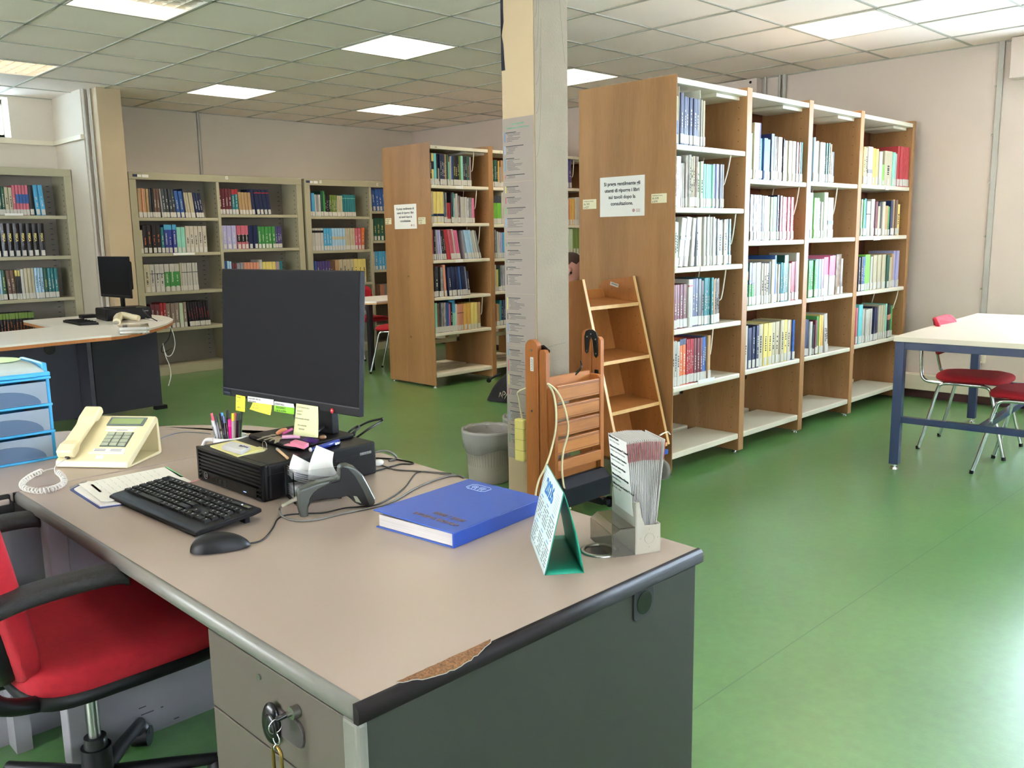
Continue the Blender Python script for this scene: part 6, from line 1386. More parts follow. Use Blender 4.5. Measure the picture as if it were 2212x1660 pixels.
# ============================================================ wooden step ladder folded beside the pillar
xl, xr = -0.279, 0.153
t = thing('step_ladder', 'folded wooden step ladder with slatted steps standing against the pillar', 'ladder', (-.06, -1.58, 0))
def stile(x0_, x1_, y0_, y1_, z1_, round_top, name='stile'):
    poly = [(y0_, .03), (y1_, .03)]
    if round_top:
        yc = (y0_ + y1_) / 2; r = (y1_ - y0_) / 2
        poly += [(yc + r * math.cos(math.radians(a)), z1_ - r + r * math.sin(math.radians(a))) for a in range(0, 181, 20)]
    else: poly += [(y1_, z1_ - .012), (y1_ - .008, z1_), (y0_ + .012, z1_), (y0_, z1_ - .015)]
    return B(TEAK).px(poly, x0_, x1_, None, False).build(name, parent=t, bevel=.002)
stile(xl, xl + .028, -1.578, -1.498, .882, True); stile(xl + .004, xl + .030, -1.628, -1.584, .838, False)
stile(xr - .028, xr, -1.560, -1.498, .895, True); stile(xr - .030, xr - .004, -1.622, -1.566, .862, False)
B(TEAK).box((xl + .03, -1.555, .40), (xr - .03, -1.535, .43)).box((xl + .03, -1.555, .12), (xr - .03, -1.535, .15)).build('rear_rail', parent=t)
hinge = [(-1.597, .886), (-1.575, .897), (-1.550, .897), (-1.530, .886), (-1.522, .86), (-1.526, .785), (-1.536, .775), (-1.546, .785), (-1.552, .845), (-1.563, .860), (-1.574, .845), (-1.584, .770), (-1.596, .758), (-1.608, .770), (-1.608, .86)]
h = B(BLACKG).px(hinge, xr - .036, xr - .031).build('hinge', parent=t, bevel=.001)
q = B(STEEL)
for y_, z_ in ((-1.565, .875), (-1.54, .86), (-1.538, .79), (-1.594, .85), (-1.597, .78)): q.cyl((xr - .0375, y_, z_), (xr - .0355, y_, z_), .0035, n=10)
q.build('hinge_rivets', parent=t)
B(BLACKG).px([(-1.630, .835), (-1.590, .858), (-1.560, .85), (-1.585, .80), (-1.590, .70), (-1.600, .69), (-1.612, .70), (-1.620, .80)], xl + .028, xl + .0315).build('hinge', parent=t)
B(BLACKG).box((xr - .034, -1.610, .63), (xr - .030, -1.585, .70)).build('catch_plate', parent=t, bevel=.002)
q = B(STEEL); q.cyl((xl - .002, -1.538, .832), (xl + .001, -1.538, .832), .006, n=12); q.cyl((xl - .002, -1.538, .545), (xl + .001, -1.538, .545), .005, n=12, m=INK); q.build('bolt', parent=t)
B(LABELP).box((xl - .001, -1.552, .735), (xl, -1.532, .80)).build('sticker', parent=t)
q = B(INK)
for k in range(9): q.box((xl - .0014, -1.548, .741 + k * .006), (xl - .0009, -1.538 - .003 * (k % 2), .743 + k * .006))
q.build('sticker_print', parent=t)
# folded slatted platform in front
sx0, sx1 = xl + .036, .060
def board(z0_, z1_, y0_=-1.668, y1_=-1.648, nm='slat'):
    o = B(TEAKX).box((sx0, y0_, z0_), (sx1, y1_, z1_)).build(nm, parent=t, bevel=.004, seg=3)
    g = B(mat('slat_groove', '#6A3A16', .7)); n = max(2, int((z1_ - z0_) / .014))
    for k in (1, 2, n + 2 - 1): 
        z_ = z0_ + (z1_ - z0_) * (.72 + .09 * k if k < 3 else .12); g.box((sx0 + .001, y0_ - .0006, z_), (sx1 - .001, y0_ + .001, z_ + .0026))
    g.build('slat_grooves', parent=t)
for z0_, z1_ in ((.594, .672), (.509, .578), (.429, .499), (.343, .416)): board(z0_, z1_)
B(TEAK).px([(-1.672, .335), (-1.60, .335), (-1.60, .69), (-1.655, .69), (-1.672, .675)], sx1, sx1 + .020).build('side_board', parent=t, bevel=.004)
B(TEAK).px([(-1.672, .25), (-1.60, .25), (-1.60, .66), (-1.672, .66)], sx0 - .022, sx0).build('side_board', parent=t, bevel=.004)
B(TEAKX).box((sx0, -1.605, .60), (sx1, -1.59, .705)).build('rear_board', parent=t)
B(TEAKX).box((xl + .03, -1.630, .250), (xr - .034, -1.605, .302)).build('cross_bar', parent=t, bevel=.003)
B(TEAKX).box((xl + .03, -1.600, .185), (xr - .034, -1.58, .245)).build('cross_bar', parent=t, bevel=.003)
lab(B(mat('dark_navy_tread', '#0B0A12', .6, spec=.2)).px([(-1.690, .085), (-1.670, .085), (-1.63, .20), (-1.625, .215), (-1.650, .215), (-1.695, .18)], xl + .05, xr - .035).build('tread', parent=t, bevel=.003), 'dark navy plastic-covered bottom tread')
B(BLACKG).tube(smooth_pts([(-.045, -1.60, .695), (-.015, -1.605, .715), (.0, -1.605, .735), (-.008, -1.605, .758)], 4), [.007 - .0004 * k for k in range(13)], 8).build('release_hook', parent=t)
for x_ in (xl + .014, xr - .014):
    B(BLACKP).box((x_ - .018, -1.635, .012), (x_ + .018, -1.50, .05)).build('foot', parent=t, bevel=.005)
    B(BLACKP).cyl((x_ + .016, -1.650, .028), (x_ + .030, -1.650, .028), .028, n=24).cyl((x_ + .030, -1.650, .028), (x_ + .033, -1.650, .028), .010, n=16, m=STEEL).build('wheel', parent=t)
    B(BLACKP).box((x_ - .016, -1.66, .018), (x_ + .016, -1.63, .042)).build('wheel_bracket', parent=t)
# yellow extension socket and cream cable
t = thing('extension_socket', 'pale yellow extension socket strip hanging on the pillar left of the ladder', 'socket strip', (-.14, -1.32, .35))
YEL = mat('pale_yellow_plastic', '#E2D27C', .35, var=.02)
B(YEL).box((-.150, -1.352, .238), (-.110, -1.285, .455)).build('socket_body', parent=t, bevel=.010, seg=3)
for z_ in (.295, .35, .405): B(mat('yellow_seam', '#B5A85E', .5)).box((-.1512, -1.353, z_), (-.108, -1.284, z_ + .002)).build('seam', parent=t)
CC = mat('cream_cable', '#D6C9A0', .45)
B(CC).tube(smooth_pts([(-.13, -1.325, .455), (-.135, -1.32, .50), (-.14, -1.315, .56), (-.16, -1.335, .60), (-.20, -1.50, .66), (-.25, -1.49, .70)], 6), .0042, 8).build('cable', parent=t)
a = [gy(x_, y_, -1.682) for x_, y_ in ((1183, 829), (1195, 850), (1201, 885), (1200, 930), (1190, 975), (1178, 1010), (1165, 1035), (1158, 1062), (1156, 1080))]
b_ = [gy(x_, y_, -1.685) for x_, y_ in ((1183, 829), (1200, 842), (1216, 870), (1226, 910), (1226, 940), (1217, 975), (1214, 1010), (1217, 1045), (1226, 1080), (1232, 1100))]
for p_ in a + b_: p_.z = max(p_.z, .005)
tag(B(CC).tube(smooth_pts(a, 6), .0048, 8).build('cable'), 'cream cable hanging down the left side of the folded ladder', 'cable')
tag(B(CC).tube(smooth_pts(b_, 6), .0048, 8).build('cable'), 'cream cable looping down over the ladder slats on the right', 'cable')

# ============================================================ wooden book trolley
t = thing('book_trolley', 'slanted beech book trolley with empty shelves on blue-braked wheels', 'book trolley', (.59, -1.2, 0))
TX0, TX1 = .375, .812
side = [(-1.552, .195), (-.93, .195), (-1.05, 1.06), (-1.085, 1.095), (-1.302, 1.125)]
BI = wood('trolley_beech', '#8C5526', '#A76B36')
for x0_, x1_ in ((TX0 - .018, TX0), (TX1 - .018, TX1)): B(BI).px(side, x0_, x1_).build('side_panel', parent=t, bevel=.002)
q = B(BEECH_E)
for x0_, x1_ in ((TX0 - .0183, TX0 + .0003), (TX1 - .0183, TX1 + .0003)): q.px([(-1.5535, .194), (-1.550, .194), (-1.300, 1.126), (-1.3035, 1.126)], x0_, x1_)
lab(q.build('edge_banding', parent=t), 'pale beech edge strips')
def yf_(z): return -1.552 + (z - .195) / .93 * .25
B(BI).px([(yf_(.2) + .235, .20), (yf_(.2) + .247, .20), (yf_(1.05) + .247, 1.05), (yf_(1.05) + .235, 1.05)], TX0, TX1 - .018).build('back_panel', parent=t)
for z_ in (.98, .69, .43, .205):
    B(BI).px([(yf_(z_) + .003, z_ - .018), (yf_(z_) + .237, z_ - .018 + (.02)), (yf_(z_) + .237, z_ + .02), (yf_(z_) + .001, z_)], TX0, TX1 - .018).build('shelf', parent=t)
    B(BEECH_E).box((TX0, yf_(z_) - .0005, z_ - .0185), (TX1 - .018, yf_(z_) + .003, z_ + .0005)).build('shelf_edge', parent=t)
q = B(HOLE); z_ = .25
while z_ < 1.08:
    for dy in (.04, .17): q.box((TX1 - .0188, yf_(z_) + dy, z_), (TX1 - .0178, yf_(z_) + dy + .004, z_ + .004))
    z_ += .05
q.build('peg_holes', parent=t)
p_ = gx(1327, 615, TX1 - .0185); q = B(LABELP); q.T = Matrix.Translation(p_) @ Matrix.Rotation(math.radians(14), 4, 'X'); q.box((-.001, -.03, -.010), (0, .03, .010)); o = q.build('barcode_label', parent=t)
q2 = B(INK); q2.T = q.T
for k in range(12): q2.box((-.0014, -.026 + k * .004, -.002), (-.0009, -.024 + k * .004, .006))
q2.build('barcode', parent=t)
BLUE = mat('blue_brake', '#1E4E9E', .4); RUB = mat('grey_rubber_tyre', '#7E7A74', .55); 
for x_, y_ in ((.40, -1.50), (.74, -1.515), (.40, -1.02), (.74, -1.02)):
    cst = B(STEEL).cyl((x_, y_, .155), (x_, y_, .190), .018, n=16).box((x_ - .020, y_ - .03, .145), (x_ + .020, y_ + .025, .158)).px([(y_ - .055, .055), (y_ - .02, .045), (y_ + .022, .15), (y_ - .03, .15)], x_ - .021, x_ - .018).px([(y_ - .055, .055), (y_ - .02, .045), (y_ + .022, .15), (y_ - .03, .15)], x_ + .018, x_ + .021).build('castor_fork', parent=t)
    B(RUB).lathe([(.0, -.013), (.045, -.013), (.056, -.010), (.060, 0), (.056, .010), (.045, .013), (0, .013)], (x_, y_ - .035, .060), 32, axis='x').build('castor_wheel', parent=cst)
    B(STEEL).cyl((x_ - .024, y_ - .035, .06), (x_ + .024, y_ - .035, .06), .007, n=12).build('axle', parent=cst)
    lab(B(BLUE).box((x_ - .022, y_ - .065, .150), (x_ + .022, y_ - .01, .178)).build('brake_pedal', parent=cst, bevel=.004), 'blue brake pedal')
# blue-legged item glimpsed between the ladder slats: covered by the trolley brakes

# ============================================================ bins and bag
BIN = mat('taupe_bin_plastic', '#9A8F84', .45, var=.02); LINER = mat('thin_clear_liner', '#E6E3E0', .25, trans=.75, var=.02)
def bin_(cx, cy, label):
    t = thing('waste_bin', label, 'bin', (cx, cy, 0), 0)
    q = B(BIN); n = 60; prof = [(0, .002), (.112, 0), (.115, .006), (.120, .10), (.138, .275), (.146, .280), (.147, .290), (.143, .292), (.135, .276), (.117, .10), (.110, .008), (0, .008)]
    q.lathe(prof, (cx, cy, 0), n); q.build('tub', parent=t)
    q = B(mat('bin_rib', '#7E756C', .5))
    for k in range(48):
        a = 2 * math.pi * k / 48; c_, s_ = math.cos(a), math.sin(a); q.cyl((cx + c_ * .1200, cy + s_ * .1200, .10), (cx + c_ * .1335, cy + s_ * .1335, .225), .0011, n=5)
    q.build('rib_lines', parent=t)
    q = B(mat('pale_bin_rim', '#CFCBC6', .4)); q.lathe([(.140, .283), (.150, .286), (.1515, .291), (.149, .296), (.142, .296), (.137, .290)], (cx, cy, 0), n); q.build('rim', parent=t)
    q = B(LINER); rq = random.Random(2); vs = []; n = 56; prof = [(.1415, .185), (.1475, .25), (.1535, .292), (.148, .302), (.139, .299), (.128, .26), (.118, .20), (.105, .12)]
    for j, (r, z_) in enumerate(prof):
        for i in range(n):
            a = 2 * math.pi * i / n; w_ = (.004 if j in (0, 5, 6, 7) else .0012) * math.sin(a * 11 + j) + rq.uniform(-.0012, .0012); vs.append((cx + (r + w_) * math.cos(a), cy + (r + w_) * math.sin(a), z_ + (.014 * math.sin(a * 3 + 1) if j == 0 else .003 * math.sin(a * 9) if j == 3 else 0)))
    q.add(vs, [(j * n + i, j * n + (i + 1) % n, (j + 1) * n + (i + 1) % n, (j + 1) * n + i) for j in range(len(prof) - 1) for i in range(n)], None, True); q.build('bin_liner', parent=t, solid=.0006)
bin_(.10, -.83, 'taupe waste bin with a clear liner left of the pillar')
bin_(.49, -.76, 'second waste bin almost hidden behind the pillar, only its white liner showing')
t = thing('cloth_bag', 'slumped black cloth bag with pale lettering on the floor by the second bookcase', 'bag', (1.9, .95, 0))
BLKC = mat('black_cloth', '#15151A', .9, var=.2, scale=30, bump=.6, bscale=60)
n, m_ = 28, 12; vs = []; rb_ = random.Random(6)
for j in range(m_ + 1):
    v = j / m_
    for i in range(n):
        a = 2 * math.pi * i / n; r = (1 - v ** 1.6) * .9 + .06
        fold = 1 + .06 * math.sin(a * 5 + v * 6) + .04 * math.sin(a * 9 + 2)
        X = .17 * r * math.cos(a) * fold; Y_ = .20 * r * math.sin(a) * fold
        vs.append((1.93 + X + .05 * v, .88 + Y_ - .05 * v, .004 + .27 * v))
q = B(BLKC).add(vs, [(j * n + i, j * n + (i + 1) % n, (j + 1) * n + (i + 1) % n, (j + 1) * n + i) for j in range(m_) for i in range(n)], None, True); q.add(vs[:n], [tuple(range(n))]); q.add(vs[-n:], [tuple(range(n))]); q.build('body', parent=t)
kp = gy(1056, 822, .93); q = B(BLKC); q.ellip(kp, (.022, .02, .02), 10, 8); q.tube(smooth_pts([kp, kp + Vector((.05, -.02, .03)), kp + Vector((.10, -.05, .05))], 5), .010, 8); q.build('knotted_strap', parent=t)
q = B(mat('pale_thread', '#B9AE98', .8))
for k, pts_ in enumerate((((1078, 858), (1081, 848), (1083, 857)), ((1085, 860), (1087, 846), (1092, 850), (1088, 854)), ((1090, 862), (1095, 852), (1100, 848), (1098, 858)))):
    q.tube(smooth_pts([gx(x_, y_, 1.79 + .012 * (k == 9)) for x_, y_ in pts_], 4), .0025, 6)
q.build('lettering', parent=t)

# ============================================================ red stacking chairs
def red_chair(label, x, y, rz, group=None):
    t = thing('stacking_chair', label, 'chair', (x, y, 0), rz, group); M4 = WM(t)
    q = BT(M4, RED_F); n, k = 36, 10; vs = []
    for j in range(k + 1):
        v = -1 + 2 * j / k; r = (1 - abs(v) ** 3) ** .5 if abs(v) < 1 else .0
        r = .80 + .20 * (1 - v * v) ** .5
        if j in (0, k): r = .76
        for i in range(n):
            a = 2 * math.pi * i / n; cx = math.copysign(abs(math.cos(a)) ** .55, math.cos(a)); cy = math.copysign(abs(math.sin(a)) ** .55, math.sin(a))
            X = .205 * r * cx * (1 + .05 * cy); Y_ = .205 * r * cy; vs.append((X, Y_ + .01, .452 + .020 * v + .010 * (Y_ / .2 * .4) + (-.012 * max(0, Y_ / .2 - .5) * 2 if v > -2 else 0) + (.012 * (1 - (X / .2) ** 2) * (v > 0))))
    q.add(vs, [(j * n + i, j * n + (i + 1) % n, (j + 1) * n + (i + 1) % n, (j + 1) * n + i) for j in range(k) for i in range(n)], None, True); q.add(vs[:n], [tuple(range(n))]); q.add(vs[-n:], [tuple(range(n))], None, True)
    q.build('seat', parent=t)
    q = BT(M4, RED_F); out = rrect(-.195, -.115, .195, .115, .075, 8); n = len(out); vs = []
    lay = ((.0, .90), (.006, 1.0), (.020, 1.0), (.030, .93), (.033, .80))
    for d_, s_ in lay:
        for (u, v) in out: vs.append((u * s_ , -.235 - .06 * (u / .2) ** 2 * -1 - .0 - d_ + .030 - v * .13, .705 + v * s_))
    q.add(vs, [(j * n + i, j * n + (i + 1) % n, (j + 1) * n + (i + 1) % n, (j + 1) * n + i) for j in range(len(lay) - 1) for i in range(n)], None, True); q.add(vs[:n], [tuple(range(n))]); q.add(vs[-n:], [tuple(range(n))])
    q.build('backrest', parent=t)
    for s_ in (-1, 1):
        x_ = s_ * .205
        q = BT(M4, CHROME); q.tube(smooth_pts([(x_ + s_ * .018, -.235, .008), (x_ + s_ * .008, -.185, .22), (x_, -.150, .375), (x_, -.130, .418), (x_ - s_ * .01, -.09, .426)], 6), .0105, 10); q.build('leg', parent=t)
        q = BT(M4, CHROME); q.tube(smooth_pts([(x_ + s_ * .018, .245, .008), (x_ + s_ * .008, .19, .22), (x_, .155, .375), (x_, .135, .418), (x_ - s_ * .01, .09, .426)], 6), .0105, 10); q.build('leg', parent=t)
        q = BT(M4, CHROME); q.tube(smooth_pts([(x_ - s_ * .01, .10, .427), (x_ - s_ * .01, -.10, .427), (x_ - s_ * .012, -.205, .430), (x_ - s_ * .014, -.240, .450), (x_ - s_ * .02, -.252, .49), (x_ - s_ * .05, -.268, .60), (x_ - s_ * .07, -.278, .74)], 6), .0105, 10); q.build('frame_tube', parent=t)
        for y_ in (-.236, .246): q = BT(M4, BLACKP); q.cyl((x_ + s_ * .018, y_, 0), (x_ + s_ * .018, y_ - .002, .02), .012, n=12); q.build('foot_cap', parent=t)
    BT(M4, CHROME).cyl((-.19, .09, .425), (.19, .09, .425), .008, n=10).cyl((-.19, -.09, .425), (.19, -.09, .425), .008, n=10).build('cross_tube', parent=t)
    return t
red_chair('red chair with chrome legs at the far side of the blue-legged table, backrest above it', 2.63, -2.535, math.radians(180 + 4))
red_chair('red chair at the right edge, its seat nearest the viewer under the table', 2.235, -2.99, math.radians(3))
red_chair('red chair at the small white table, facing it, nearer of two', 2.36, 2.93, math.radians(38))
red_chair('red chair behind the small white table, only its backrest showing', 2.78, 4.06, math.radians(180))

# ============================================================ reading table with blue steel frame
A0 = Vector((1.765, -2.377, 0)); TR = frame((1.765, -2.377), (math.cos(math.radians(4.0)), math.sin(math.radians(4.0))), 0)
t = thing('reading_table', 'cream-topped reading table with a dark blue square-tube frame at the right', 'table', (2.6, -2.75, 0))
NB_ = mat('navy_blue_steel', '#13294E', .35, var=.03, coat=.2); CRT = mat('cream_laminate', '#D0C3B0', .35, var=.015)
LT, WT = 1.74, .92
BT(TR, CRT).box((0, -WT, .742), (LT, 0, .770)).build('tabletop', parent=t, bevel=.002)
for x_, y_ in ((.035, -.05), (LT - .085, -.05), (.035, -WT + .0), (LT - .085, -WT)):
    BT(TR, NB_).box((x_, y_, .03), (x_ + .05, y_ + .05, .742)).build('leg', parent=t, bevel=.002)
    BT(TR, CHROME).cyl((x_ + .025, y_ + .025, 0), (x_ + .025, y_ + .025, .012), .024, .020, n=20).cyl((x_ + .025, y_ + .025, .012), (x_ + .025, y_ + .025, .03), .01, n=12).build('levelling_foot', parent=t)
q = BT(TR, NB_); q.box((.037, -WT + .05, .695), (.083, -.05, .741)); q.box((LT - .083, -WT + .05, .695), (LT - .037, -.05, .741)); q.box((.085, -.048, .695), (LT - .085, -.004, .741)); q.box((.085, -WT + .002, .695), (LT - .085, -WT + .046, .741)); q.build('apron', parent=t, bevel=.002)
q = BT(TR, NB_); q.box((.045, -WT + .05, .275), (.080, -.05, .310)); q.box((LT - .080, -WT + .05, .275), (LT - .045, -.05, .310)); q.box((.080, -WT / 2 - .018, .275), (LT - .08, -WT / 2 + .017, .310)); q.build('stretcher', parent=t, bevel=.002)

# small far table
t = thing('small_table', 'small white-topped table with dark legs and wood edge beside the second bookcase', 'table', (2.8, 3.5, 0))
top_ = [(2.14, 3.20), (2.225, 3.10), (3.5, 3.10), (3.5, 3.86), (2.14, 3.86)]
B(mat('white_laminate', '#E2DED6', .35, var=.01)).pz(top_, .705, .7205).build('tabletop', parent=t)
B(BEECH_E).pz(top_, .688, .7048).build('edge_band', parent=t)
for x_, y_ in ((2.19, 3.18), (3.44, 3.16), (2.20, 3.80), (3.44, 3.80)): B(mat('black_steel', '#26242A', .4)).box((x_ - .025, y_ - .025, 0), (x_ + .025, y_ + .025, .688)).build('leg', parent=t, bevel=.002)

# ============================================================ far service desk
t = thing('service_desk', 'far rounded service desk with white top, wood edge and charcoal panels', 'desk', (-.8, 2.9, 0))
WL = mat('white_laminate', '#E2DED6', .35, var=.01); CH = mat('charcoal_panel', '#2C2B36', .5, var=.04)
def fz(x_, y_): p_ = gz(x_, y_, .72); return (p_.x, p_.y)
cv = [fz(203, 728), fz(240, 725), fz(275, 721), fz(310, 714), fz(340, 706), fz(360, 699.5), fz(371, 694), fz(374, 690), fz(366, 686), fz(350, 682.5), fz(320, 680), fz(285, 679), fz(240, 678.5)]
tip = [fz(150, 685), fz(50, 693)]
inner = fz(111, 707); seam = fz(152, 708)
p1 = [fz(203, 728)] + cv[1:] + tip + [inner]
p2 = [fz(-160, 760), fz(0, 748), fz(203, 728), inner, fz(0, 718), fz(-160, 730)]
for pp, nm in ((p1, 'rounded_top'), (p2, 'straight_top')):
    o = B(WL).pz(pp, .708, .7215).build(nm, parent=t); B(wood('orange_wood_edge', '#A8683A', '#BC7C4A')).pz(pp, .686, .7078).build('wood_edge', parent=o)
a, b_ = gz(213, 906, 0), gz(352, 883, 0); 
q = B(CH); dv = (b_ - a).normalized(); nv = Vector((-dv.y, dv.x, 0)) * .02
q.add([a + Vector((0, 0, .03)), b_ + Vector((0, 0, .03)), b_ + nv + Vector((0, 0, .03)), a + nv + Vector((0, 0, .03)), a + Vector((0, 0, .69)), b_ + Vector((0, 0, .69)), b_ + nv + Vector((0, 0, .69)), a + nv + Vector((0, 0, .69))], [(0, 3, 2, 1), (4, 5, 6, 7), (0, 1, 5, 4), (1, 2, 6, 5), (2, 3, 7, 6), (3, 0, 4, 7)]); q.build('front_panel', parent=t)
q = B(BLACKP); q.cbox(((b_.x) - .02, b_.y, .016), (.10, .05, .032)); q.build('panel_foot', parent=t, bevel=.003)
c_ = gz(207, 920, 0)
B(mat('charcoal_edge', '#3A3942', .45)).box((c_.x - .018, c_.y - .02, 0), (c_.x + .012, c_.y + .5, .69)).build('side_panel', parent=t)
B(CH).box((-2.6, c_.y + .20, .04), (c_.x - .02, c_.y + .22, .69)).build('modesty_panel', parent=t)
pq = gy(107, 755, c_.y + .199); B(BLACKG).cyl((pq.x, c_.y + .192, pq.z), (pq.x, c_.y + .2, pq.z), .04, n=24).build('cable_grommet', parent=t)
B(CH).box((-2.62, 2.0, 0), (-2.59, 2.7, .69)).build('side_panel', parent=t)
# computer, monitor, keyboard, mouse and scanner on it
FZ = .7217
pcf = frame((-.285, 3.27), (-.10, -1), FZ)
t = thing('desktop_computer', 'black desktop computer on the far service desk', 'computer', (-.285, 3.27, FZ))
BT(pcf, PCM).box((-.165, -.17, .002), (.165, .19, .098)).build('case', parent=t, bevel=.006)
q = BT(pcf, PCM)
for k in range(7): q.box((-.155, -.176, .025 + k * .0095), (.155, -.170, .029 + k * .0095))
q.build('vent_slats', parent=t); BT(pcf, SILV).box((.1652, .12, .066), (.1660, .165, .072)).build('barcode', parent=t)
mf = frame((-.345, 3.23), (.05, -1), 1.078); t = thing('monitor', 'black monitor on the far service desk, turned away to the left', 'monitor', (-.28, 3.28, FZ + .1))
BT(mf, MBL).box((-.285, 0, -.17), (.285, .018, .17)).build('housing', parent=t, bevel=.002); BT(mf, SCR).box((-.280, -.0012, -.148), (.280, -.0002, .166)).build('screen', parent=t)
BT(mf, MBL).box((-.10, .018, -.10), (.25, .05, .13)).build('rear_shell', parent=t, bevel=.01)
BT(mf, MBL).box((-.03, .05, -.25), (.03, .065, -.02)).build('stand_neck', parent=t); BT(mf, MBL).box((-.11, -.06, -.258), (.11, .12, -.25)).build('stand_base', parent=t, bevel=.003)
BT(mf, mat('bezel_line', '#3A363D', .35)).box((-.28, -.002, -.152), (.28, -.0005, -.149)).build('lower_bezel_edge', parent=t)
def fq(pts, th, m, z=FZ): q = B(m); ps = [gz(a, b_, z + th) for a, b_ in pts]; q.pz([(p.x, p.y) for p in ps], z, z + th); return q
t = thing('keyboard', 'black keyboard on the far service desk', 'keyboard', gz(173, 692, FZ)); fq([(136, 692), (171, 699), (213, 697), (178, 689)], .018, KBM).build('body', parent=t)
q = B(KEYM)
for i in range(5):
    for j in range(14):
        u, v = (j + .5) / 14, (i + .5) / 5; A_, B__, C_, D_ = (gz(a, b_, FZ + .018) for a, b_ in ((138, 691.8), (171, 697.8), (210, 696.2), (178, 689.6))); p_ = A_.lerp(B__, v).lerp(D_.lerp(C_, v), u); q.cbox((p_.x, p_.y, FZ + .021), (.014, .014, .006))
q.build('keys', parent=t)
t = thing('computer_mouse', 'small dark mouse beside the far keyboard', 'mouse', gz(230, 693, FZ)); p_ = gz(230, 692, FZ); q = B(DARKG); q.ellip((p_.x, p_.y, FZ + .012), (.035, .055, .020), 18, 10); q.build('shell', parent=t)
p_ = gz(190, 687, FZ); tag(B(BLACKP).cbox((p_.x, p_.y, FZ + .015), (.12, .10, .03)).build('card_reader', bevel=.005), 'small black box behind the far keyboard', 'box')
t = thing('barcode_scanner', 'cream handheld scanner lying on the far service desk', 'scanner', gz(275, 692, FZ))
CRM = mat('cream_scanner', '#DAD0B0', .35)
q = B(CRM); q.tube(smooth_pts([gz(252, 696, FZ + .02), gz(256, 686, FZ + .035), gz(266, 682, FZ + .045), gz(282, 685, FZ + .04), gz(300, 688, FZ + .03)], 5), [.030, .030, .032, .034, .034, .034, .034, .032, .032, .032, .030, .03, .028, .028, .028, .026, .026, .026, .026, .024, .022], 12); q.build('body', parent=t)
q = B(mat('scanner_grey_nose', '#9A968A', .4)); q.ellip(gz(251, 697, FZ + .015), (.03, .03, .02), 14, 8); q.build('nose', parent=t)
t = thing('memo_box', 'flat clear box of papers near the rounded end of the far desk', 'memo box', gz(290, 702, FZ))
fq([(252, 702), (258, 708), (322, 706), (320, 699)], .05, CLEAR).build('box', parent=t); fq([(254, 703), (259, 707), (320, 705), (318, 700)], .02, WHITEP, FZ + .002).build('papers', parent=t)
loose = [([(308, 668), (315, 678), (325, 686), (340, 694)], .0045, CAB, 'black cable dropping behind the far computer', .10), ([(304, 684), (320, 690), (335, 692), (350, 693)], .005, WHITEP, 'white cable bundle right of the far computer', 0)]
for pts_, r_, m_, lb_, zo in loose: tag(B(m_).tube(smooth_pts([gz(x_, y_, FZ + r_ + zo * (1 - i / 3)) for i, (x_, y_) in enumerate(pts_)], 5), r_, 8).build('cable'), lb_, 'cable')
yv = 2.80
for pts_, m_, lb_ in (([(366, 703), (374, 720), (378, 745), (372, 765), (362, 770), (356, 760), (352, 742)], WHITEP, 'pale cable tangle hanging off the rounded end of the far desk'), ([(352, 745), (358, 770), (366, 790), (369, 812), (364, 834)], WHITEP, 'pale cable reaching the floor below the far desk'), ([(371, 700), (365, 730), (350, 750), (352, 762), (372, 752)], CAB, 'dark cable hanging off the rounded end of the far desk')):
    tag(B(m_).tube(smooth_pts([gy(x_, y_, yv) for x_, y_ in pts_], 6), .0035, 8).build('cable'), lb_, 'cable')

# ============================================================ person bending behind the large bookcase
SKIN = mat('skin', '#C98F7C', .5, var=.05, scale=20); HAIR = mat('short_brown_hair', '#4A3028', .8, var=.35, scale=220, bump=.8, bscale=900); SHIRT = mat('dark_jumper', '#2E3440', .85, var=.06); TROU = mat('dark_trousers', '#24262E', .85)
P = thing('person', 'person with short brown hair and black earbud bending down behind the large bookcase', 'person', (1.45, -.05, 0))
def skin_body(name, verts, edges, m, root=0, parent=None, sub_=2):
    me = bpy.data.meshes.new(name); me.from_pydata([v[0] for v in verts], edges, []); o = bpy.data.objects.new(name, me); COL.objects.link(o)
    sk = o.modifiers.new('skin', 'SKIN'); me.skin_vertices.new() if not me.skin_vertices else None
    for i, v in enumerate(verts): d_ = me.skin_vertices[0].data[i]; d_.radius = (v[1], v[2] if len(v) > 2 else v[1]); d_.use_root = (i == root)
    sb = o.modifiers.new('sub', 'SUBSURF'); sb.levels = sub_; sb.render_levels = sub_; me.materials.append(m); return o
hp_ = Vector((1.45, -.02, .88)); nk_ = Vector((1.26, -.40, 1.03)); hd_ = Vector((1.190, -.467, 1.130))
shl, shr = Vector((1.43, -.40, .985)), Vector((1.07, -.36, .985))
v = [(hp_, .15, .11), (hp_.lerp(nk_, .35), .14, .10), (hp_.lerp(nk_, .75), .16, .10), (nk_, .062), (hd_ + Vector((-.005, .03, -.02)), .055),
     (shl, .055), (Vector((1.47, -.52, .74)), .042), (Vector((1.34, -.72, .62)), .032), (Vector((1.31, -.79, .60)), .026),
     (shr, .055), (Vector((1.02, -.50, .74)), .042), (Vector((1.12, -.70, .62)), .032), (Vector((1.15, -.77, .60)), .026),
     (Vector((1.55, -.04, .80)), .085), (Vector((1.56, -.16, .46)), .058), (Vector((1.56, -.03, .10)), .042), (Vector((1.56, -.16, .04)), .034),
     (Vector((1.34, -.04, .80)), .085), (Vector((1.32, -.18, .46)), .058), (Vector((1.32, -.03, .10)), .042), (Vector((1.32, -.17, .04)), .034)]
e = [(0, 1), (1, 2), (2, 3), (3, 4), (2, 5), (5, 6), (6, 7), (7, 8), (2, 9), (9, 10), (10, 11), (11, 12), (0, 13), (13, 14), (14, 15), (15, 16), (0, 17), (17, 18), (18, 19), (19, 20)]
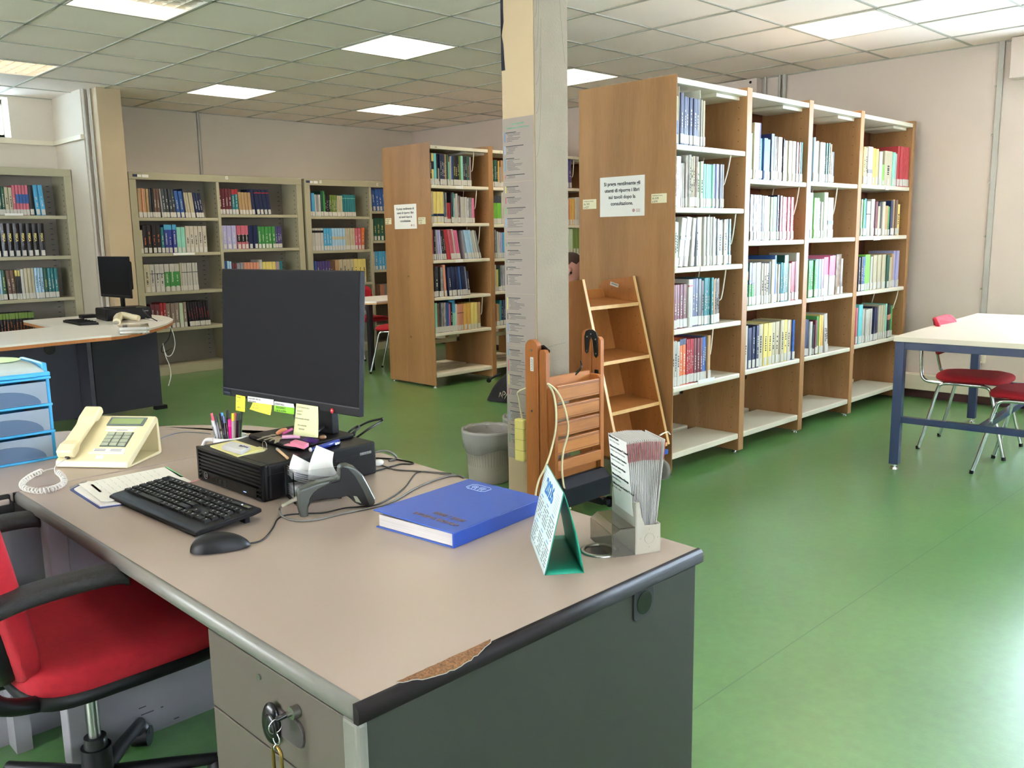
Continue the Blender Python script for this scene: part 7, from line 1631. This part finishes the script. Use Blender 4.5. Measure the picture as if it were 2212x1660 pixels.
bd = skin_body('body', v, e, SKIN); bd.parent = P; bd.matrix_parent_inverse = Matrix.Translation((-1.45, .05, 0))
def clothes(name, idx, m, grow):
    mp = {i: k for k, i in enumerate(idx)}; vv = [(v[i][0], v[i][1] + grow, (v[i][2] if len(v[i]) > 2 else v[i][1]) + grow) for i in idx]
    ee_ = [(mp[a], mp[b_]) for a, b_ in e if a in mp and b_ in mp]; o = skin_body(name, vv, ee_, m); o.parent = P; o.matrix_parent_inverse = Matrix.Translation((-1.45, .05, 0)); return o
clothes('jumper', [0, 1, 2, 5, 6, 7, 9, 10, 11], SHIRT, .012); clothes('trousers', [0, 13, 14, 15, 17, 18, 19], TROU, .014)
for x_ in (1.56, 1.32): q = B(BLACKP); q.ellip((x_, -.12, .035), (.048, .14, .035), 18, 10, pw=.8); q.build('shoe', parent=P)
# head, facing the shelf and looking down: local X = face forward, Y = left, Z = crown
fwd = Vector((.72, -.60, -.50)).normalized(); lf = Vector((0, 0, 1)).cross(fwd).normalized(); upv = fwd.cross(lf)
HM = Matrix((fwd, lf, upv)).transposed().to_4x4(); HM.translation = hd_
q = BT(HM, SKIN); n, k = 32, 20; vs = []
for j in range(k + 1):
    ph = -math.pi / 2 + math.pi * j / k; z_ = math.sin(ph) * .118; r = math.cos(ph)
    for i in range(n):
        a = 2 * math.pi * i / n; X = .098 * r * math.cos(a); Y_ = .076 * r * math.sin(a)
        if z_ < 0 and X < 0: X *= 1 + .9 * z_ / .118 * .5
        if z_ < -.02: Y_ *= 1 + (z_ + .02) * 2.2; X += .012 * (-z_ / .118) * max(0, math.cos(a))
        if abs(math.sin(a)) < .35 and math.cos(a) > 0 and -.045 < z_ < .012: X += .016 * (1 - abs(math.sin(a)) / .35) * (1 - abs(z_ + .022) / .036 if abs(z_ + .022) < .036 else 0)
        if math.cos(a) > .3 and .006 < z_ < .03: X += .004
        if math.cos(a) > .5 and .2 < abs(math.sin(a)) < .6 and -.012 < z_ < .008: X -= .006
        vs.append((X, Y_, z_))
q.add(vs, [(j * n + i, j * n + (i + 1) % n, (j + 1) * n + (i + 1) % n, (j + 1) * n + i) for j in range(k) for i in range(n)], None, True)
for s_ in (-1, 1): q.ellip((-.004, s_ * .076, -.008), (.018, .009, .030), 16, 10); q.ellip((-.002, s_ * .082, -.010), (.010, .006, .018), 12, 8)
q.ellip((.103, 0, -.024), (.014, .012, .012), 12, 8); q.build('head', parent=P)
q = BT(HM, HAIR); vs = []
for j in range(k + 1):
    ph = math.pi * j / k / 1.0 - math.pi / 2; z_ = math.sin(ph); r = math.cos(ph)
    for i in range(n):
        a = 2 * math.pi * i / n; lim = .082 if math.cos(a) > .35 else (.056 if math.cos(a) > -.3 else -.02); X = .103 * r * math.cos(a); Y_ = .080 * r * math.sin(a); Z_ = z_ * .123
        if Z_ < lim: Z_ = lim; rr = math.sqrt(max(0, 1 - (lim / .123) ** 2)); X, Y_ = .1015 * rr * math.cos(a), .0785 * rr * math.sin(a)
        vs.append((X, Y_, Z_))
q.add(vs, [(j * n + i, j * n + (i + 1) % n, (j + 1) * n + (i + 1) % n, (j + 1) * n + i) for j in range(k) for i in range(n)], None, True); q.build('hair', parent=P)
q = BT(HM, mat('eye_white', '#D8D0CA', .3)); [q.ellip((.088, s_ * .032, .001), (.010, .012, .007), 12, 8) for s_ in (-1, 1)]; q.build('eyes', parent=P)
q = BT(HM, HAIR); [q.tube([(.094, s_ * .016, .016), (.092, s_ * .034, .020), (.082, s_ * .050, .015)], .0035, 6) for s_ in (-1, 1)]; q.build('eyebrows', parent=P)
q = BT(HM, mat('lips', '#A8665E', .5)); q.tube([(.090, -.022, -.062), (.098, 0, -.060), (.090, .022, -.062)], .0045, 8); q.build('mouth', parent=P)
q = BT(HM, BLACKG); [q.ellip((.008, s_ * .088, -.012), (.008, .007, .010), 12, 8) for s_ in (-1, 1)]; q.build('earbud', parent=P)
for x_, y_, z_ in ((1.31, -.80, .60), (1.15, -.78, .60)):
    q = B(SKIN); q.ellip((x_, y_, z_), (.038, .045, .016), 14, 8)
    for k_ in range(4): q.tube([(x_ - .028 + k_ * .019, y_ - .03, z_), (x_ - .029 + k_ * .0195, y_ - .055, z_ - .003), (x_ - .029 + k_ * .0195, y_ - (.072 if k_ in (1, 2) else .066), z_ - .012)], [.0085, .008, .0065], 8)
    q.tube([(x_ + .03, y_ + .01, z_), (x_ + .050, y_ - .01, z_ - .005), (x_ + .056, y_ - .03, z_ - .01)], [.010, .009, .007], 8); q.build('hand', parent=P)
